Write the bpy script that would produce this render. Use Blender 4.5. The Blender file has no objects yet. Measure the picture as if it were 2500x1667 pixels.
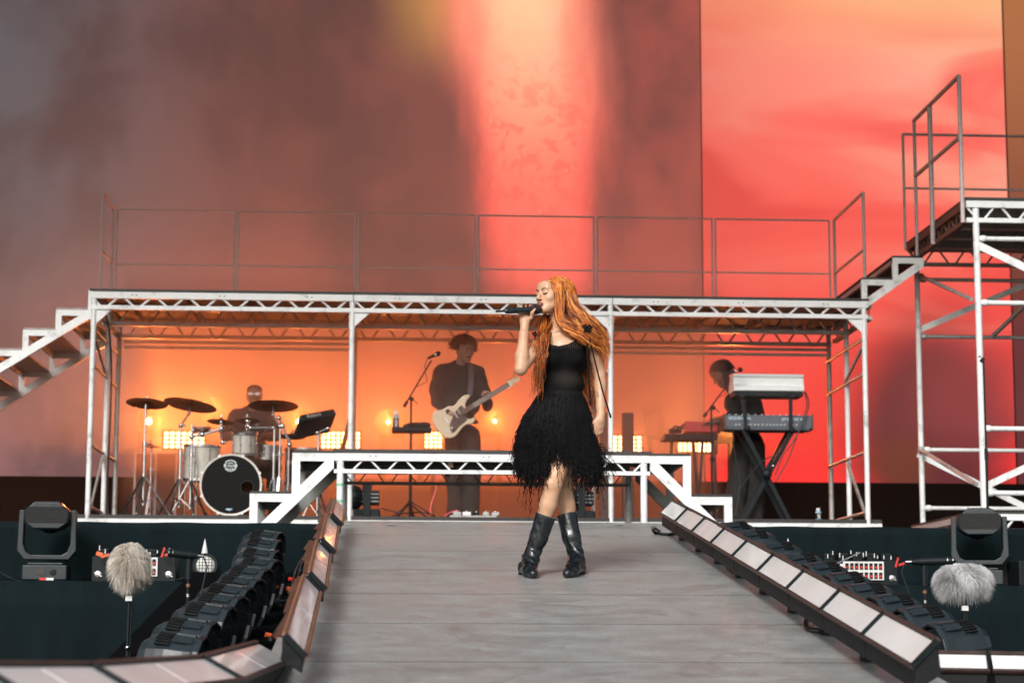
import bpy, bmesh, math, random
import numpy as np
from mathutils import Vector, Matrix
R = math.radians
random.seed(7); rng = np.random.default_rng(7)
scene = bpy.context.scene
# ------------------------------------------------------------------ camera
CZ = 1.3                                   # lens height above the ground
F_PX, CXP, CYP = 5100.0, 1250.0, 833.5
PITCH, YAW, ROLL = R(8.22), R(3.37), R(0.19)
cam_rot = Matrix.Rotation(-YAW, 3, 'Z') @ Matrix.Rotation(R(90) + PITCH, 3, 'X') @ Matrix.Rotation(ROLL, 3, 'Z')
cam = bpy.data.cameras.new('camera'); cam_o = bpy.data.objects.new('camera', cam)
scene.collection.objects.link(cam_o); scene.camera = cam_o
cam_o.matrix_world = Matrix.Translation((0, 0, CZ)) @ cam_rot.to_4x4()
cam.sensor_width = 36; cam.lens = 36 * F_PX / 2500; cam.clip_start = 0.1; cam.clip_end = 500
cam.dof.use_dof = True; cam.dof.focus_distance = 12.1; cam.dof.aperture_fstop = 3.2
# ------------------------------------------------------------------ world, sun, exposure
SUN_EL, SUN_AZ = R(31), R(200)             # azimuth from +Y clockwise: behind the camera, to its left
w = bpy.data.worlds.new('World'); scene.world = w; w.use_nodes = True
nt = w.node_tree; bg = nt.nodes['Background']
sky = nt.nodes.new('ShaderNodeTexSky'); sky.sky_type = 'NISHITA'; sky.sun_disc = False
sky.sun_elevation = SUN_EL; sky.sun_rotation = SUN_AZ; sky.air_density = 1.0; sky.dust_density = 4.0; sky.ozone_density = 1.0
hs = nt.nodes.new('ShaderNodeHueSaturation'); hs.inputs['Saturation'].default_value = 0.45
nt.links.new(sky.outputs[0], hs.inputs['Color']); nt.links.new(hs.outputs[0], bg.inputs[0]); bg.inputs[1].default_value = 0.11
sl = bpy.data.lights.new('sun', 'SUN'); sl.energy = 1.35; sl.angle = R(14); sl.color = (1, .985, .97)
so = bpy.data.objects.new('sun', sl); scene.collection.objects.link(so)
sd = Vector((math.sin(SUN_AZ) * math.cos(SUN_EL), math.cos(SUN_AZ) * math.cos(SUN_EL), math.sin(SUN_EL)))
so.rotation_euler = sd.to_track_quat('Z', 'Y').to_euler(); so.location = (0, 0, 30)
vs = scene.view_settings; scene.display_settings.display_device = 'sRGB'
vs.view_transform = 'Standard'; vs.look = 'None'; vs.exposure = 0.5; vs.gamma = 1; vs.use_curve_mapping = False
cy = scene.cycles; cy.use_denoising = True; cy.max_bounces = 8; cy.diffuse_bounces = 3; cy.glossy_bounces = 3
cy.volume_bounces = 1; cy.transparent_max_bounces = 8; cy.sample_clamp_indirect = 4; cy.caustics_reflective = False; cy.caustics_refractive = False
# ------------------------------------------------------------------ helpers
def ray(px, py):
    return cam_rot @ Vector(((px - CXP) / F_PX, (CYP - py) / F_PX, -1))
def at(px, py, Y):
    """the point of the vertical plane at depth Y seen at that pixel of the 2500 px photograph"""
    d = ray(px, py); t = Y / d.y
    return Vector((d.x * t, Y, CZ + d.z * t))
RS, R0 = 0.135, -1.23                      # runway surface: z = CZ + R0 + RS*Y
def rz(Y): return CZ + R0 + RS * Y
def on_ramp(px, py, h=0.0):
    d = ray(px, py); t = (R0 + h) / (d.z - RS * d.y)
    return Vector((d.x * t, d.y * t, CZ + d.z * t))
def on_z(px, py, z):
    d = ray(px, py); t = (z - CZ) / d.z
    return Vector((d.x * t, d.y * t, z))
def link(o): scene.collection.objects.link(o); return o
def tag(o, label=None, cat=None, group=None, kind=None):
    if label: o['label'] = label
    if cat: o['category'] = cat
    if group: o['group'] = group
    if kind: o['kind'] = kind
    return o
def empty(name, loc, label, cat, group=None, rz_=0):
    o = link(bpy.data.objects.new(name, None)); o.location = loc; o.rotation_euler = (0, 0, rz_)
    o.empty_display_size = .1
    return tag(o, label, cat, group)
def frame(d, up=Vector((0, 0, 1))):
    d = d.normalized()
    s = d.cross(up)
    if s.length < 1e-4: s = d.cross(Vector((0, 1, 0)))
    s.normalize(); u = s.cross(d).normalized()
    return d, s, u
class MB:
    def __init__(s): s.v = []; s.f = []; s.m = []; s.cm = 0
    def add(s, vs, fs):
        b = len(s.v); s.v += [tuple(p) for p in vs]; s.f += [tuple(i + b for i in f) for f in fs]; s.m += [s.cm] * len(fs); return s
    def box(s, c, size, M=None):
        M = M or Matrix.Identity(3); hx, hy, hz = (Vector(size) / 2); c = Vector(c)
        P = [c + M @ Vector((x * hx, y * hy, z * hz)) for x, y, z in ((-1,-1,-1),(1,-1,-1),(1,1,-1),(-1,1,-1),(-1,-1,1),(1,-1,1),(1,1,1),(-1,1,1))]
        return s.add(P, [(0,3,2,1),(4,5,6,7),(0,1,5,4),(1,2,6,5),(2,3,7,6),(3,0,4,7)])
    def span(s, a, b):
        a, b = Vector(a), Vector(b); return s.box((a + b) / 2, [abs(b[i] - a[i]) for i in range(3)])
    def bar(s, p, q, w_, h, up=Vector((0, 0, 1))):
        p, q = Vector(p), Vector(q); d, sd_, u = frame(q - p, up)
        M = Matrix((d, sd_, u)).transposed(); return s.box((p + q) / 2, ((q - p).length, w_, h), M)
    def tube(s, pts, r, n=8, cap=True):
        pts = [Vector(p) for p in pts]; N = len(pts)
        rs = r if hasattr(r, '__len__') else [r] * N
        ring = []; up = None
        for i, p in enumerate(pts):
            t = (pts[min(i + 1, N - 1)] - pts[max(i - 1, 0)])
            if t.length < 1e-9: t = Vector((0, 0, 1))
            t.normalize()
            if up is None:
                _, a, up = frame(t)
            a = t.cross(up)
            if a.length < 1e-5: _, a, up = frame(t)
            a.normalize(); up = a.cross(t).normalized()
            ring += [p + (a * math.cos(2*math.pi*k/n) + up * math.sin(2*math.pi*k/n)) * rs[i] for k in range(n)]
        fs = [(i*n+k, i*n+(k+1) % n, (i+1)*n+(k+1) % n, (i+1)*n+k) for i in range(N-1) for k in range(n)]
        if cap: fs += [tuple(reversed(range(n))), tuple(range((N-1)*n, N*n))]
        return s.add(ring, fs)
    def cyl(s, p, q, r, n=12, r2=None): return s.tube([p, q], [r, r if r2 is None else r2], n)
    def lathe(s, prof, o=(0,0,0), axis=(0,0,1), n=20, caps=True):
        """prof: (radius, height) along axis from o"""
        d, a, u = frame(Vector(axis), Vector((0, 1, 0.01))); o = Vector(o); P = []
        for r, h in prof: P += [o + d*h + (a*math.cos(2*math.pi*k/n) + u*math.sin(2*math.pi*k/n))*max(r, 1e-4) for k in range(n)]
        N = len(prof)
        fs = [(i*n+k, i*n+(k+1) % n, (i+1)*n+(k+1) % n, (i+1)*n+k) for i in range(N-1) for k in range(n)]
        if caps and tuple(prof[0]) != tuple(prof[-1]): fs += [tuple(reversed(range(n))), tuple(range((N-1)*n, N*n))]
        return s.add(P, fs)
    def ball(s, c, r, M=None, n=14, m=9):
        M = M or Matrix.Identity(3); r = r if hasattr(r, '__len__') else (r, r, r); c = Vector(c); P = []
        for i in range(m + 1):
            th = math.pi * i / m
            P += [c + M @ Vector((r[0]*max(math.sin(th),1e-3)*math.cos(2*math.pi*k/n), r[1]*max(math.sin(th),1e-3)*math.sin(2*math.pi*k/n), -r[2]*math.cos(th))) for k in range(n)]
        fs = [(i*n+k, i*n+(k+1) % n, (i+1)*n+(k+1) % n, (i+1)*n+k) for i in range(m) for k in range(n)]
        return s.add(P, fs)
    def prism(s, poly, M, t):
        """poly: 2-D points in the local XY of the 4x4 M, extruded by t along local Z"""
        n = len(poly)
        P = [M @ Vector((x, y, 0)) for x, y in poly] + [M @ Vector((x, y, t)) for x, y in poly]
        return s.add(P, [tuple(reversed(range(n))), tuple(range(n, 2*n))] + [(k, (k+1) % n, n+(k+1) % n, n+k) for k in range(n)])
    def build(s, name, mat, parent=None, smooth=False, bevel=0, loc=None, fix=True):
        me = bpy.data.meshes.new(name)
        me.from_pydata(s.v, [], s.f)
        mats = mat if isinstance(mat, (list, tuple)) else [mat]
        for m_ in mats: me.materials.append(m_)
        if len(mats) > 1: me.polygons.foreach_set('material_index', s.m)
        if smooth: me.polygons.foreach_set('use_smooth', [True] * len(s.f))
        me.update()
        if fix:
            bm = bmesh.new(); bm.from_mesh(me); bmesh.ops.recalc_face_normals(bm, faces=bm.faces); bm.to_mesh(me); bm.free()
        o = link(bpy.data.objects.new(name, me))
        if smooth and smooth != 'all':
            try: me.set_sharp_from_angle(angle=R(40))
            except Exception: pass
        if bevel:
            b = o.modifiers.new('bevel', 'BEVEL'); b.width = bevel; b.segments = 2; b.limit_method = 'ANGLE'
        if parent is not None:
            o.parent = parent
            o.matrix_parent_inverse = parent_world(parent).inverted()
        return o
def parent_world(p):
    M = Matrix.LocRotScale(p.location, p.rotation_euler, p.scale)
    if p.parent is not None: M = parent_world(p.parent) @ p.matrix_parent_inverse @ M
    return M
def copy_tree(o, parent=None, loc=None, rot=None, label=None):
    c = o.copy(); link(c)
    if parent is not None: c.parent = parent
    if loc is not None: c.location = loc
    if rot is not None: c.rotation_euler = rot
    if label: c['label'] = label
    for ch in [x for x in scene.objects if x.parent is o]: copy_tree(ch, c)
    return c
# ------------------------------------------------------------------ materials
def lin(c):
    return tuple((x/255/12.92 if x/255 <= .04045 else ((x/255+.055)/1.055)**2.4) for x in c)
class Mat:
    def __init__(s, name):
        s.m = bpy.data.materials.new(name); s.m.use_nodes = True; s.t = s.m.node_tree; s.b = s.t.nodes['Principled BSDF']
        s.out = s.t.nodes['Material Output']
    def n(s, ty, **k):
        x = s.t.nodes.new(ty)
        for a, b in k.items():
            if a in x.inputs: x.inputs[a].default_value = b
            else: setattr(x, a, b)
        return x
    def l(s, a, b): s.t.links.new(a, b)
    def ramp(s, fac, stops):
        r = s.n('ShaderNodeValToRGB'); e = r.color_ramp.elements
        while len(e) < len(stops): e.new(.5)
        for i, (p, c) in enumerate(stops): e[i].position = p; e[i].color = (*c, 1)
        s.l(fac, r.inputs[0]); return r.outputs[0]
def pbr(name, col, rough=.5, metal=0, var=.15, scale=20, bump=0, bscale=None, spec=None, sheen=0, dirt=None, dscale=3, coat=0, sss=0, stretch=None):
    M = Mat(name); b = M.b
    b.inputs['Metallic'].default_value = metal
    if spec is not None: b.inputs['Specular IOR Level'].default_value = spec
    if sheen: b.inputs['Sheen Weight'].default_value = sheen
    if coat: b.inputs['Coat Weight'].default_value = coat
    if sss: b.inputs['Subsurface Weight'].default_value = sss; b.inputs['Subsurface Radius'].default_value = (.02, .008, .004)
    tc = M.n('ShaderNodeTexCoord'); co = tc.outputs['Object']
    if stretch:
        mp = M.n('ShaderNodeMapping'); mp.inputs['Scale'].default_value = stretch; M.l(co, mp.inputs[0]); co = mp.outputs[0]
    nz = M.n('ShaderNodeTexNoise', Scale=scale, Detail=6.0); M.l(co, nz.inputs['Vector'])
    c0 = tuple(x * (1 - var) for x in col); c1 = tuple(min(1, x * (1 + var)) for x in col)
    out = M.ramp(nz.outputs[0], [(.3, c0), (.7, c1)])
    if dirt:
        n2 = M.n('ShaderNodeTexNoise', Scale=dscale, Detail=8.0, Roughness=.7); M.l(co, n2.inputs['Vector'])
        f = M.ramp(n2.outputs[0], [(.52, (0, 0, 0)), (.68, (1, 1, 1))])
        mx = M.n('ShaderNodeMix', data_type='RGBA'); M.l(f, mx.inputs['Factor']); M.l(out, mx.inputs['A']); mx.inputs['B'].default_value = (*dirt, 1)
        out = mx.outputs['Result']
    M.l(out, b.inputs['Base Color'])
    rr = M.n('ShaderNodeMapRange'); rr.inputs['To Min'].default_value = max(0, rough - .08); rr.inputs['To Max'].default_value = min(1, rough + .08)
    M.l(nz.outputs[0], rr.inputs[0]); M.l(rr.outputs[0], b.inputs['Roughness'])
    if bump:
        nb = M.n('ShaderNodeTexNoise', Scale=bscale or scale * 3, Detail=4.0); M.l(co, nb.inputs['Vector'])
        bp = M.n('ShaderNodeBump', Strength=bump); bp.inputs['Distance'].default_value = .01; M.l(nb.outputs[0], bp.inputs['Height']); M.l(bp.outputs[0], b.inputs['Normal'])
    return M.m
def glow(name, col, strength):
    M = Mat(name); M.b.inputs['Base Color'].default_value = (*col, 1); M.b.inputs['Emission Color'].default_value = (*col, 1)
    M.b.inputs['Emission Strength'].default_value = strength
    nz = M.n('ShaderNodeTexNoise', Scale=60.0); M.l(M.ramp(nz.outputs[0], [(.3, (.4,)*3), (.7, (.6,)*3)]), M.b.inputs['Roughness'])
    return M.m
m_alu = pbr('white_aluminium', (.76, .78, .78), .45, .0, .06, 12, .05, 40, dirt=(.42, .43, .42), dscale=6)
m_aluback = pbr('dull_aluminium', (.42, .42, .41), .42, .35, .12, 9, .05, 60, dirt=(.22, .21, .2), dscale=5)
m_deck = pbr('black_plywood_edge', (.03, .028, .027), .6, 0, .3, 30, .1)
m_ply = pbr('brown_plywood_underside', (.21, .145, .12), .7, 0, .25, 5, .1, 40)
m_rail = pbr('galvanised_rail_tube', (.52, .44, .43), .5, 0, .15, 30)
m_black = pbr('black_plastic', (.007, .011, .013), .5, 0, .2, 30, .08, 120, spec=.22)
m_black2 = pbr('matt_black_steel', (.008, .009, .010), .6, 0, .3, 30, spec=.25)
m_housing = pbr('dark_grey_cast_housing', (.016, .024, .029), .34, 0, .15, 18, .12, 160, dirt=(.024, .035, .041), dscale=8, spec=.45)
m_drape = pbr('black_stage_drape', (.0035, .0092, .0112), .85, 0, .25, 3, .25, 14, spec=.12, stretch=(3, 3, .6))
m_void = pbr('black_backdrop_cloth', (.012, .010, .010), .9, 0, .2, 4)
m_chrome = pbr('chrome', (.55, .55, .56), .24, 1, .05, 30)
m_white = pbr('white_plastic', (.72, .72, .70), .4, 0, .05, 20)
m_red = pbr('red_plastic', (.6, .03, .02), .4, 0, .1, 20)
m_orange = pbr('orange_tape', (.8, .12, .03), .5, 0, .1, 20)
m_green = pbr('pale_green_tape', (.25, .55, .36), .6, 0, .1, 20)
m_wood = pbr('brown_wood_flap', (.085, .042, .027), .5, 0, .35, 14, .2, 60, dirt=(.19, .085, .045), dscale=9, stretch=(1, .3, 1))
# ================================================================== setting
FY, MY, BY = 19.9, 20.75, 21.6             # riser front, middle and rear frames
Z_ST = at(1167, 1280, 15.9).z              # main stage floor
Z_RF = at(1167, 1262, FY).z                # riser floor (top of its deck)
Z_T1 = at(250, 1418, 15.0).z               # lower tier in front of the stage
SCR_Y = 27.0
m_ground = pbr('trodden_ground', (.07, .065, .05), .95, 0, .4, 2, .4, 12)
b = MB(); b.add([(-200, -200, 0), (200, -200, 0), (200, 300, 0), (-200, 300, 0)], [(0, 1, 2, 3)])
tag(b.build('ground', m_ground), kind='structure')
b = MB(); b.span((-11, 15.93, Z_ST - .12), (12.5, 28.2, Z_ST)); tag(b.build('stage_floor', pbr('black_stage_floor', (.03, .028, .028), .5, 0, .3, 6)), kind='structure')
# unseen roof and side cloths added to shut the daylight out of the stage house
b = MB(); b.span((-11, 15.5, 11.6), (12.5, 28.4, 11.9)); tag(b.build('daylight_block_roof', m_void), kind='structure')
b = MB(); b.span((-11, 15.4, 7.4), (12.5, 15.45, 11.6)); tag(b.build('sun_block_valance', m_void), kind='structure')  # unseen border cloth added to keep the sun off the upper smoke
b = MB(); b.span((-11.2, 15.6, 0), (-11.0, 28.2, 11.6)); b.build('daylight_block_side', m_void); tag(bpy.data.objects['daylight_block_side'], kind='structure')
b = MB(); b.span((12.5, 15.6, 0), (12.7, 28.2, 11.6)); tag(b.build('daylight_block_side', m_void), kind='structure')
b = MB(); b.span((-11.2, 28.2, 0), (12.7, 28.4, 11.6)); tag(b.build('stage_back_wall', m_void), kind='structure')
# runway: 4 ft boards with narrow gaps, falling towards the camera
eL = [on_ramp(795, 1290, 0), on_ramp(640, 1640, 0)]; eR = [on_ramp(1668, 1290, 0), on_ramp(2270, 1640, 0)]
def edgeX(e, Y): a, c = e; t = (Y - a.y) / (c.y - a.y); return a.x + (c.x - a.x) * t
M = Mat('worn_grey_runway_board')
tc = M.n('ShaderNodeTexCoord'); mp = M.n('ShaderNodeMapping'); mp.inputs['Scale'].default_value = (1.0, 1.1, 1); M.l(tc.outputs['Object'], mp.inputs[0])
n1 = M.n('ShaderNodeTexNoise', Scale=4.5, Detail=12.0, Roughness=.78); M.l(mp.outputs[0], n1.inputs['Vector'])
mp2 = M.n('ShaderNodeMapping'); mp2.inputs['Scale'].default_value = (5, 15, 1); M.l(tc.outputs['Object'], mp2.inputs[0])
n2 = M.n('ShaderNodeTexNoise', Scale=4.0, Detail=8.0, Roughness=.7); M.l(mp2.outputs[0], n2.inputs['Vector'])
n3 = M.n('ShaderNodeTexNoise', Scale=1.1, Detail=4.0); M.l(tc.outputs['Object'], n3.inputs['Vector'])
base = M.ramp(n1.outputs[0], [(.3, (.215, .226, .222)), (.5, (.30, .312, .304)), (.72, (.42, .432, .42))])
stk = M.ramp(n2.outputs[0], [(.35, (.88, .88, .88)), (.65, (1.08, 1.08, 1.08))])
mx = M.n('ShaderNodeMix', data_type='RGBA', blend_type='MULTIPLY'); mx.inputs['Factor'].default_value = 1; M.l(base, mx.inputs['A']); M.l(stk, mx.inputs['B'])
red = M.ramp(n3.outputs[0], [(.52, (0, 0, 0)), (.75, (.2, .2, .2))])
mx2 = M.n('ShaderNodeMix', data_type='RGBA'); M.l(red, mx2.inputs['Factor']); M.l(mx.outputs['Result'], mx2.inputs['A']); mx2.inputs['B'].default_value = (.30, .20, .175, 1)
# scuffs: thin dark curved smears
n4 = M.n('ShaderNodeTexNoise', Scale=1.5, Detail=3.0, Distortion=.7); M.l(tc.outputs['Object'], n4.inputs['Vector'])
sc = M.ramp(n4.outputs[0], [(.575, (0, 0, 0)), (.60, (.34, .34, .34)), (.615, (.30, .30, .30)), (.65, (0, 0, 0))])
mx3 = M.n('ShaderNodeMix', data_type='RGBA'); M.l(sc, mx3.inputs['Factor']); M.l(mx2.outputs['Result'], mx3.inputs['A']); mx3.inputs['B'].default_value = (.15, .135, .125, 1)
vor = M.n('ShaderNodeTexVoronoi', Scale=130.0); M.l(tc.outputs['Object'], vor.inputs['Vector'])
dots = M.ramp(vor.outputs['Distance'], [(.2, (1.18,)*3), (.6, (.82,)*3)])
mx4 = M.n('ShaderNodeMix', data_type='RGBA', blend_type='MULTIPLY'); mx4.inputs['Factor'].default_value = 1; M.l(mx3.outputs['Result'], mx4.inputs['A']); M.l(dots, mx4.inputs['B'])
M.l(mx4.outputs['Result'], M.b.inputs['Base Color'])
rr = M.n('ShaderNodeMapRange'); rr.inputs['From Min'].default_value = .3; rr.inputs['From Max'].default_value = .7; rr.inputs['To Min'].default_value = .34; rr.inputs['To Max'].default_value = .6
M.l(n1.outputs[0], rr.inputs[0]); M.l(rr.outputs[0], M.b.inputs['Roughness'])
bp = M.n('ShaderNodeBump', Strength=.35); bp.inputs['Distance'].default_value = .004; M.l(vor.outputs['Distance'], bp.inputs['Height']); M.l(bp.outputs[0], M.b.inputs['Normal'])
m_run = M.m
b = MB(); Y = 15.88
while Y > 6.5:
    y0 = max(Y - 1.207, 6.5); P = []
    for dz in (-.03, 0):
        for (e, yy) in ((eL, y0), (eR, y0), (eR, Y), (eL, Y)): P.append((edgeX(e, yy), yy, rz(yy) + dz))
    b.cm = 0; b.add(P, [(4,5,6,7)]); b.cm = 1; b.add(P, [(0,3,2,1),(0,1,5,4),(1,2,6,5),(2,3,7,6),(3,0,4,7)]); Y -= 1.22
tag(b.build('runway', [m_run, m_deck], fix=False), kind='structure')
# sub frame below the boards, and the sloping side ledges that carry the lamps
b = MB(); P = []
for (yy) in (6.52, 15.86):
    for e, s_ in ((eL, -1), (eR, 1)):
        x = edgeX(e, yy) - s_ * .03
        P += [(x, yy, 0.02), (x, yy, rz(yy) - .034)]
b.add(P, [(0,1,3,2),(4,6,7,5),(0,4,5,1),(2,3,7,6),(1,5,7,3)])
for e, s_ in ((eL, -1), (eR, 1)):
    P = []
    for yy in (8.2, 15.0):
        x0 = edgeX(e, yy) - s_ * .02; x1 = x0 + s_ * .95
        P += [(x0, yy, rz(yy) - .30), (x1, yy, rz(yy) - .30), (x1, yy, .0), (x0, yy, .0)]
    b.add(P, [(0,1,2,3),(4,7,6,5),(0,4,5,1),(1,5,6,2)])
tag(b.build('runway_skirt', pbr('black_ledge_cloth', (.004, .005, .006), .95, 0, .3, 20, spec=0.02)), kind='structure')
# black drapes: stage front and the lower tier, both gently folded cloth
def drape(name, x0, x1, Y, z0, z1, label, amp=.035, depth=None, seed=0, step=.06):
    rr_ = random.Random(seed); n = int((x1 - x0) / step); P = []; ph = [rr_.uniform(0, 6.3) for _ in range(6)]
    for i in range(n + 1):
        x = x0 + (x1 - x0) * i / n
        f = amp * (.5*math.sin(x*5.1+ph[0]) + .3*math.sin(x*11.7+ph[1]) + .25*math.sin(x*2.3+ph[2]) + .12*math.sin(x*27+ph[3]))
        for k in range(9):
            t = k / 8; zz = z1 + (z0 - z1) * t
            P.append((x, Y - .02 - abs(amp) * .3 - f * (t ** .6) , zz + (.004*math.sin(x*9+ph[4]) if k == 0 else 0)))
    fs = [(i*9+k, (i+1)*9+k, (i+1)*9+k+1, i*9+k+1) for i in range(n) for k in range(8)]
    m = MB(); m.add(P, fs); o = m.build(name, m_drape, smooth='all', fix=False)
    so_ = o.modifiers.new('thick', 'SOLIDIFY'); so_.thickness = .006; so_.offset = 0
    return tag(o, label, 'stage drape')
xl = edgeX(eL, 15.9); xr = edgeX(eR, 15.9)
drape('stage_drape', -8, xl - .02, 15.9, Z_T1, Z_ST - .003, 'upper black cloth skirt along the stage front left of the runway', seed=1)
drape('stage_drape', xr + .02, 9.5, 15.9, Z_T1, Z_ST - .003, 'upper black cloth skirt along the stage front right of the runway', seed=2)
b = MB(); b.span((-8, 15.02, Z_T1 - .06), (xl - .55, 15.86, Z_T1)); tag(b.build('lower_tier_deck', m_black2), kind='structure')
b = MB(); b.span((xr + .55, 15.02, Z_T1 - .06), (9.5, 15.86, Z_T1)); tag(b.build('lower_tier_deck', m_black2), kind='structure')
drape('tier_drape', -8, xl - .52, 15.0, 0.02, Z_T1, 'lower black drape hanging below the left equipment ledge', seed=3, amp=.05)
drape('tier_drape', xr + .52, 9.5, 15.0, 0.02, Z_T1, 'lower black drape hanging below the right equipment ledge', seed=4, amp=.05)
# ------------------------------------------------------------------ LED screens: procedural pictures, lit smoke haze painted into the centre one
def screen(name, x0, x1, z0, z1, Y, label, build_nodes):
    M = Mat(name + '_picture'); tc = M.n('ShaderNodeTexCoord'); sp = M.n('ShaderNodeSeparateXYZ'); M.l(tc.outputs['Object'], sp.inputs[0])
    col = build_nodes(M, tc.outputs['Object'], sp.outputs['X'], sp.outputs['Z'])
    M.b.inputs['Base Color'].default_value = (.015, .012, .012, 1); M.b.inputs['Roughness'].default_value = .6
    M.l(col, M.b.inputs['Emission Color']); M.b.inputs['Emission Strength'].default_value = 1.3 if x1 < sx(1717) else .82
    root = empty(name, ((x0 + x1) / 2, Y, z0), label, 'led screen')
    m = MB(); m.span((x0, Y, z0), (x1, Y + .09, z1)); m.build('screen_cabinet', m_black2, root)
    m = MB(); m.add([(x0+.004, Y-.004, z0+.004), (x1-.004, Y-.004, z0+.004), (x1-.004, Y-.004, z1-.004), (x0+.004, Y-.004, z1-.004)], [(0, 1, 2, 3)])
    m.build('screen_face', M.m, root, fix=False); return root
def mrange(M, v, a, b_, c=0., d=1., smooth=True):
    r = M.n('ShaderNodeMapRange'); r.interpolation_type = 'SMOOTHSTEP' if smooth else 'LINEAR'
    r.inputs['From Min'].default_value = a; r.inputs['From Max'].default_value = b_; r.inputs['To Min'].default_value = c; r.inputs['To Max'].default_value = d
    M.l(v, r.inputs[0]); return r.outputs[0]
def mth(M, op, a, b_=None):
    x = M.n('ShaderNodeMath', operation=op)
    for i, v in enumerate((a, b_)):
        if v is None: continue
        if isinstance(v, (int, float)): x.inputs[i].default_value = v
        else: M.l(v, x.inputs[i])
    return x.outputs[0]
def mixc(M, f, a, b_):
    x = M.n('ShaderNodeMix', data_type='RGBA')
    for k, v in (('Factor', f), ('A', a), ('B', b_)):
        if isinstance(v, tuple): x.inputs[k].default_value = (*v, 1)
        elif isinstance(v, float): x.inputs[k].default_value = v
        else: M.l(v, x.inputs[k])
    return x.outputs['Result']
def sx(px, y=700, Y=SCR_Y): return at(px, y, Y).x
def szz(py, px=1200, Y=SCR_Y): return at(px, py, Y).z
def centre_haze_picture(M, co, X, Z):  # bright column over a painted backdrop of lit smoke
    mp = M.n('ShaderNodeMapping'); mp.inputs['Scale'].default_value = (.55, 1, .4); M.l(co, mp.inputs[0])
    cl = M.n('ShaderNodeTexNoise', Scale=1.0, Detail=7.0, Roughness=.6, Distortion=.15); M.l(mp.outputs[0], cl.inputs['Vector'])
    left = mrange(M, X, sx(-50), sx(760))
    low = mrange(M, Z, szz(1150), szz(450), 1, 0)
    c = mixc(M, left, lin(SC['smoke_grey']), lin(SC['brown'])); c = mixc(M, mrange(M, X, sx(1330), sx(1620)), c, lin(SC['redR']))  # grey daylit smoke painted in at the left
    c = mixc(M, mth(M, 'MULTIPLY', low, mrange(M, X, sx(150), sx(700), .35, 1)), c, lin(SC['smoke_glow']))  # glow of lamp-lit smoke painted into the lower part
    c = mixc(M, mrange(M, cl.outputs[0], .40, .66, 0, .8), c, lin(SC['smoke_cloud']))  # uneven smoke painted into the emission colour
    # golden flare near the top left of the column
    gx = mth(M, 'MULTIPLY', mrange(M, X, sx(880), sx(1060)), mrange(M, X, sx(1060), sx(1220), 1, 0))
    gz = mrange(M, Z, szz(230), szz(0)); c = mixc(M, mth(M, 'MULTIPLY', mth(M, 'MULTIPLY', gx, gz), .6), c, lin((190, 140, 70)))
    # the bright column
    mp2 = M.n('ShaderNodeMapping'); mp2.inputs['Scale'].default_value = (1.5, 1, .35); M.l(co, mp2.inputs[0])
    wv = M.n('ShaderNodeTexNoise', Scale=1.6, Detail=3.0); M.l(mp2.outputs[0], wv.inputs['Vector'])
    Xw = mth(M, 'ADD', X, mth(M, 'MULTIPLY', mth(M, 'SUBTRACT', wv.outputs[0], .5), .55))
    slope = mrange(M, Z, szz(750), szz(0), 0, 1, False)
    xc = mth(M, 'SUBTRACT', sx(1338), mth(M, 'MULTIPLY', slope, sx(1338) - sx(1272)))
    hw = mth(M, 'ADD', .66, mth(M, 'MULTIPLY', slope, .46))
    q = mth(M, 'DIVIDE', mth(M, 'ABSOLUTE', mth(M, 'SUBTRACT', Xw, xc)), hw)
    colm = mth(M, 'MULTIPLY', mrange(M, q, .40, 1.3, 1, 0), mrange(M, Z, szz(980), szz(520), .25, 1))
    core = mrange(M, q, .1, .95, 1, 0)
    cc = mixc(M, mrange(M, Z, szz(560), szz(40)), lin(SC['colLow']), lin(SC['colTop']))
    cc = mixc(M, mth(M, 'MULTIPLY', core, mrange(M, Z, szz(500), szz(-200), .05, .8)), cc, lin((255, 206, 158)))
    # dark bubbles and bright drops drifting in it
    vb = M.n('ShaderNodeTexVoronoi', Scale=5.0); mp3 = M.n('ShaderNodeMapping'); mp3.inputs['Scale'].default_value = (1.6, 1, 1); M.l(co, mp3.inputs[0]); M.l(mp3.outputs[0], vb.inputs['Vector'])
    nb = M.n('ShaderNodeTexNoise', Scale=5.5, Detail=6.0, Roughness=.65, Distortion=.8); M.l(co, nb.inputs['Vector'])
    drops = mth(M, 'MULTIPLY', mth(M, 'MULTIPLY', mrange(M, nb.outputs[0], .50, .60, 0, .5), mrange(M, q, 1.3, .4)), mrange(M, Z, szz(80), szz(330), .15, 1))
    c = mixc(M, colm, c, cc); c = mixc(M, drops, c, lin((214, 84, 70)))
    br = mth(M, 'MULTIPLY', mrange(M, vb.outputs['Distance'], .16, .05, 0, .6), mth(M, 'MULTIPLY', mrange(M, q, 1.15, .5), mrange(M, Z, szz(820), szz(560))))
    return mixc(M, br, c, lin((255, 150, 130)))
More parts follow.
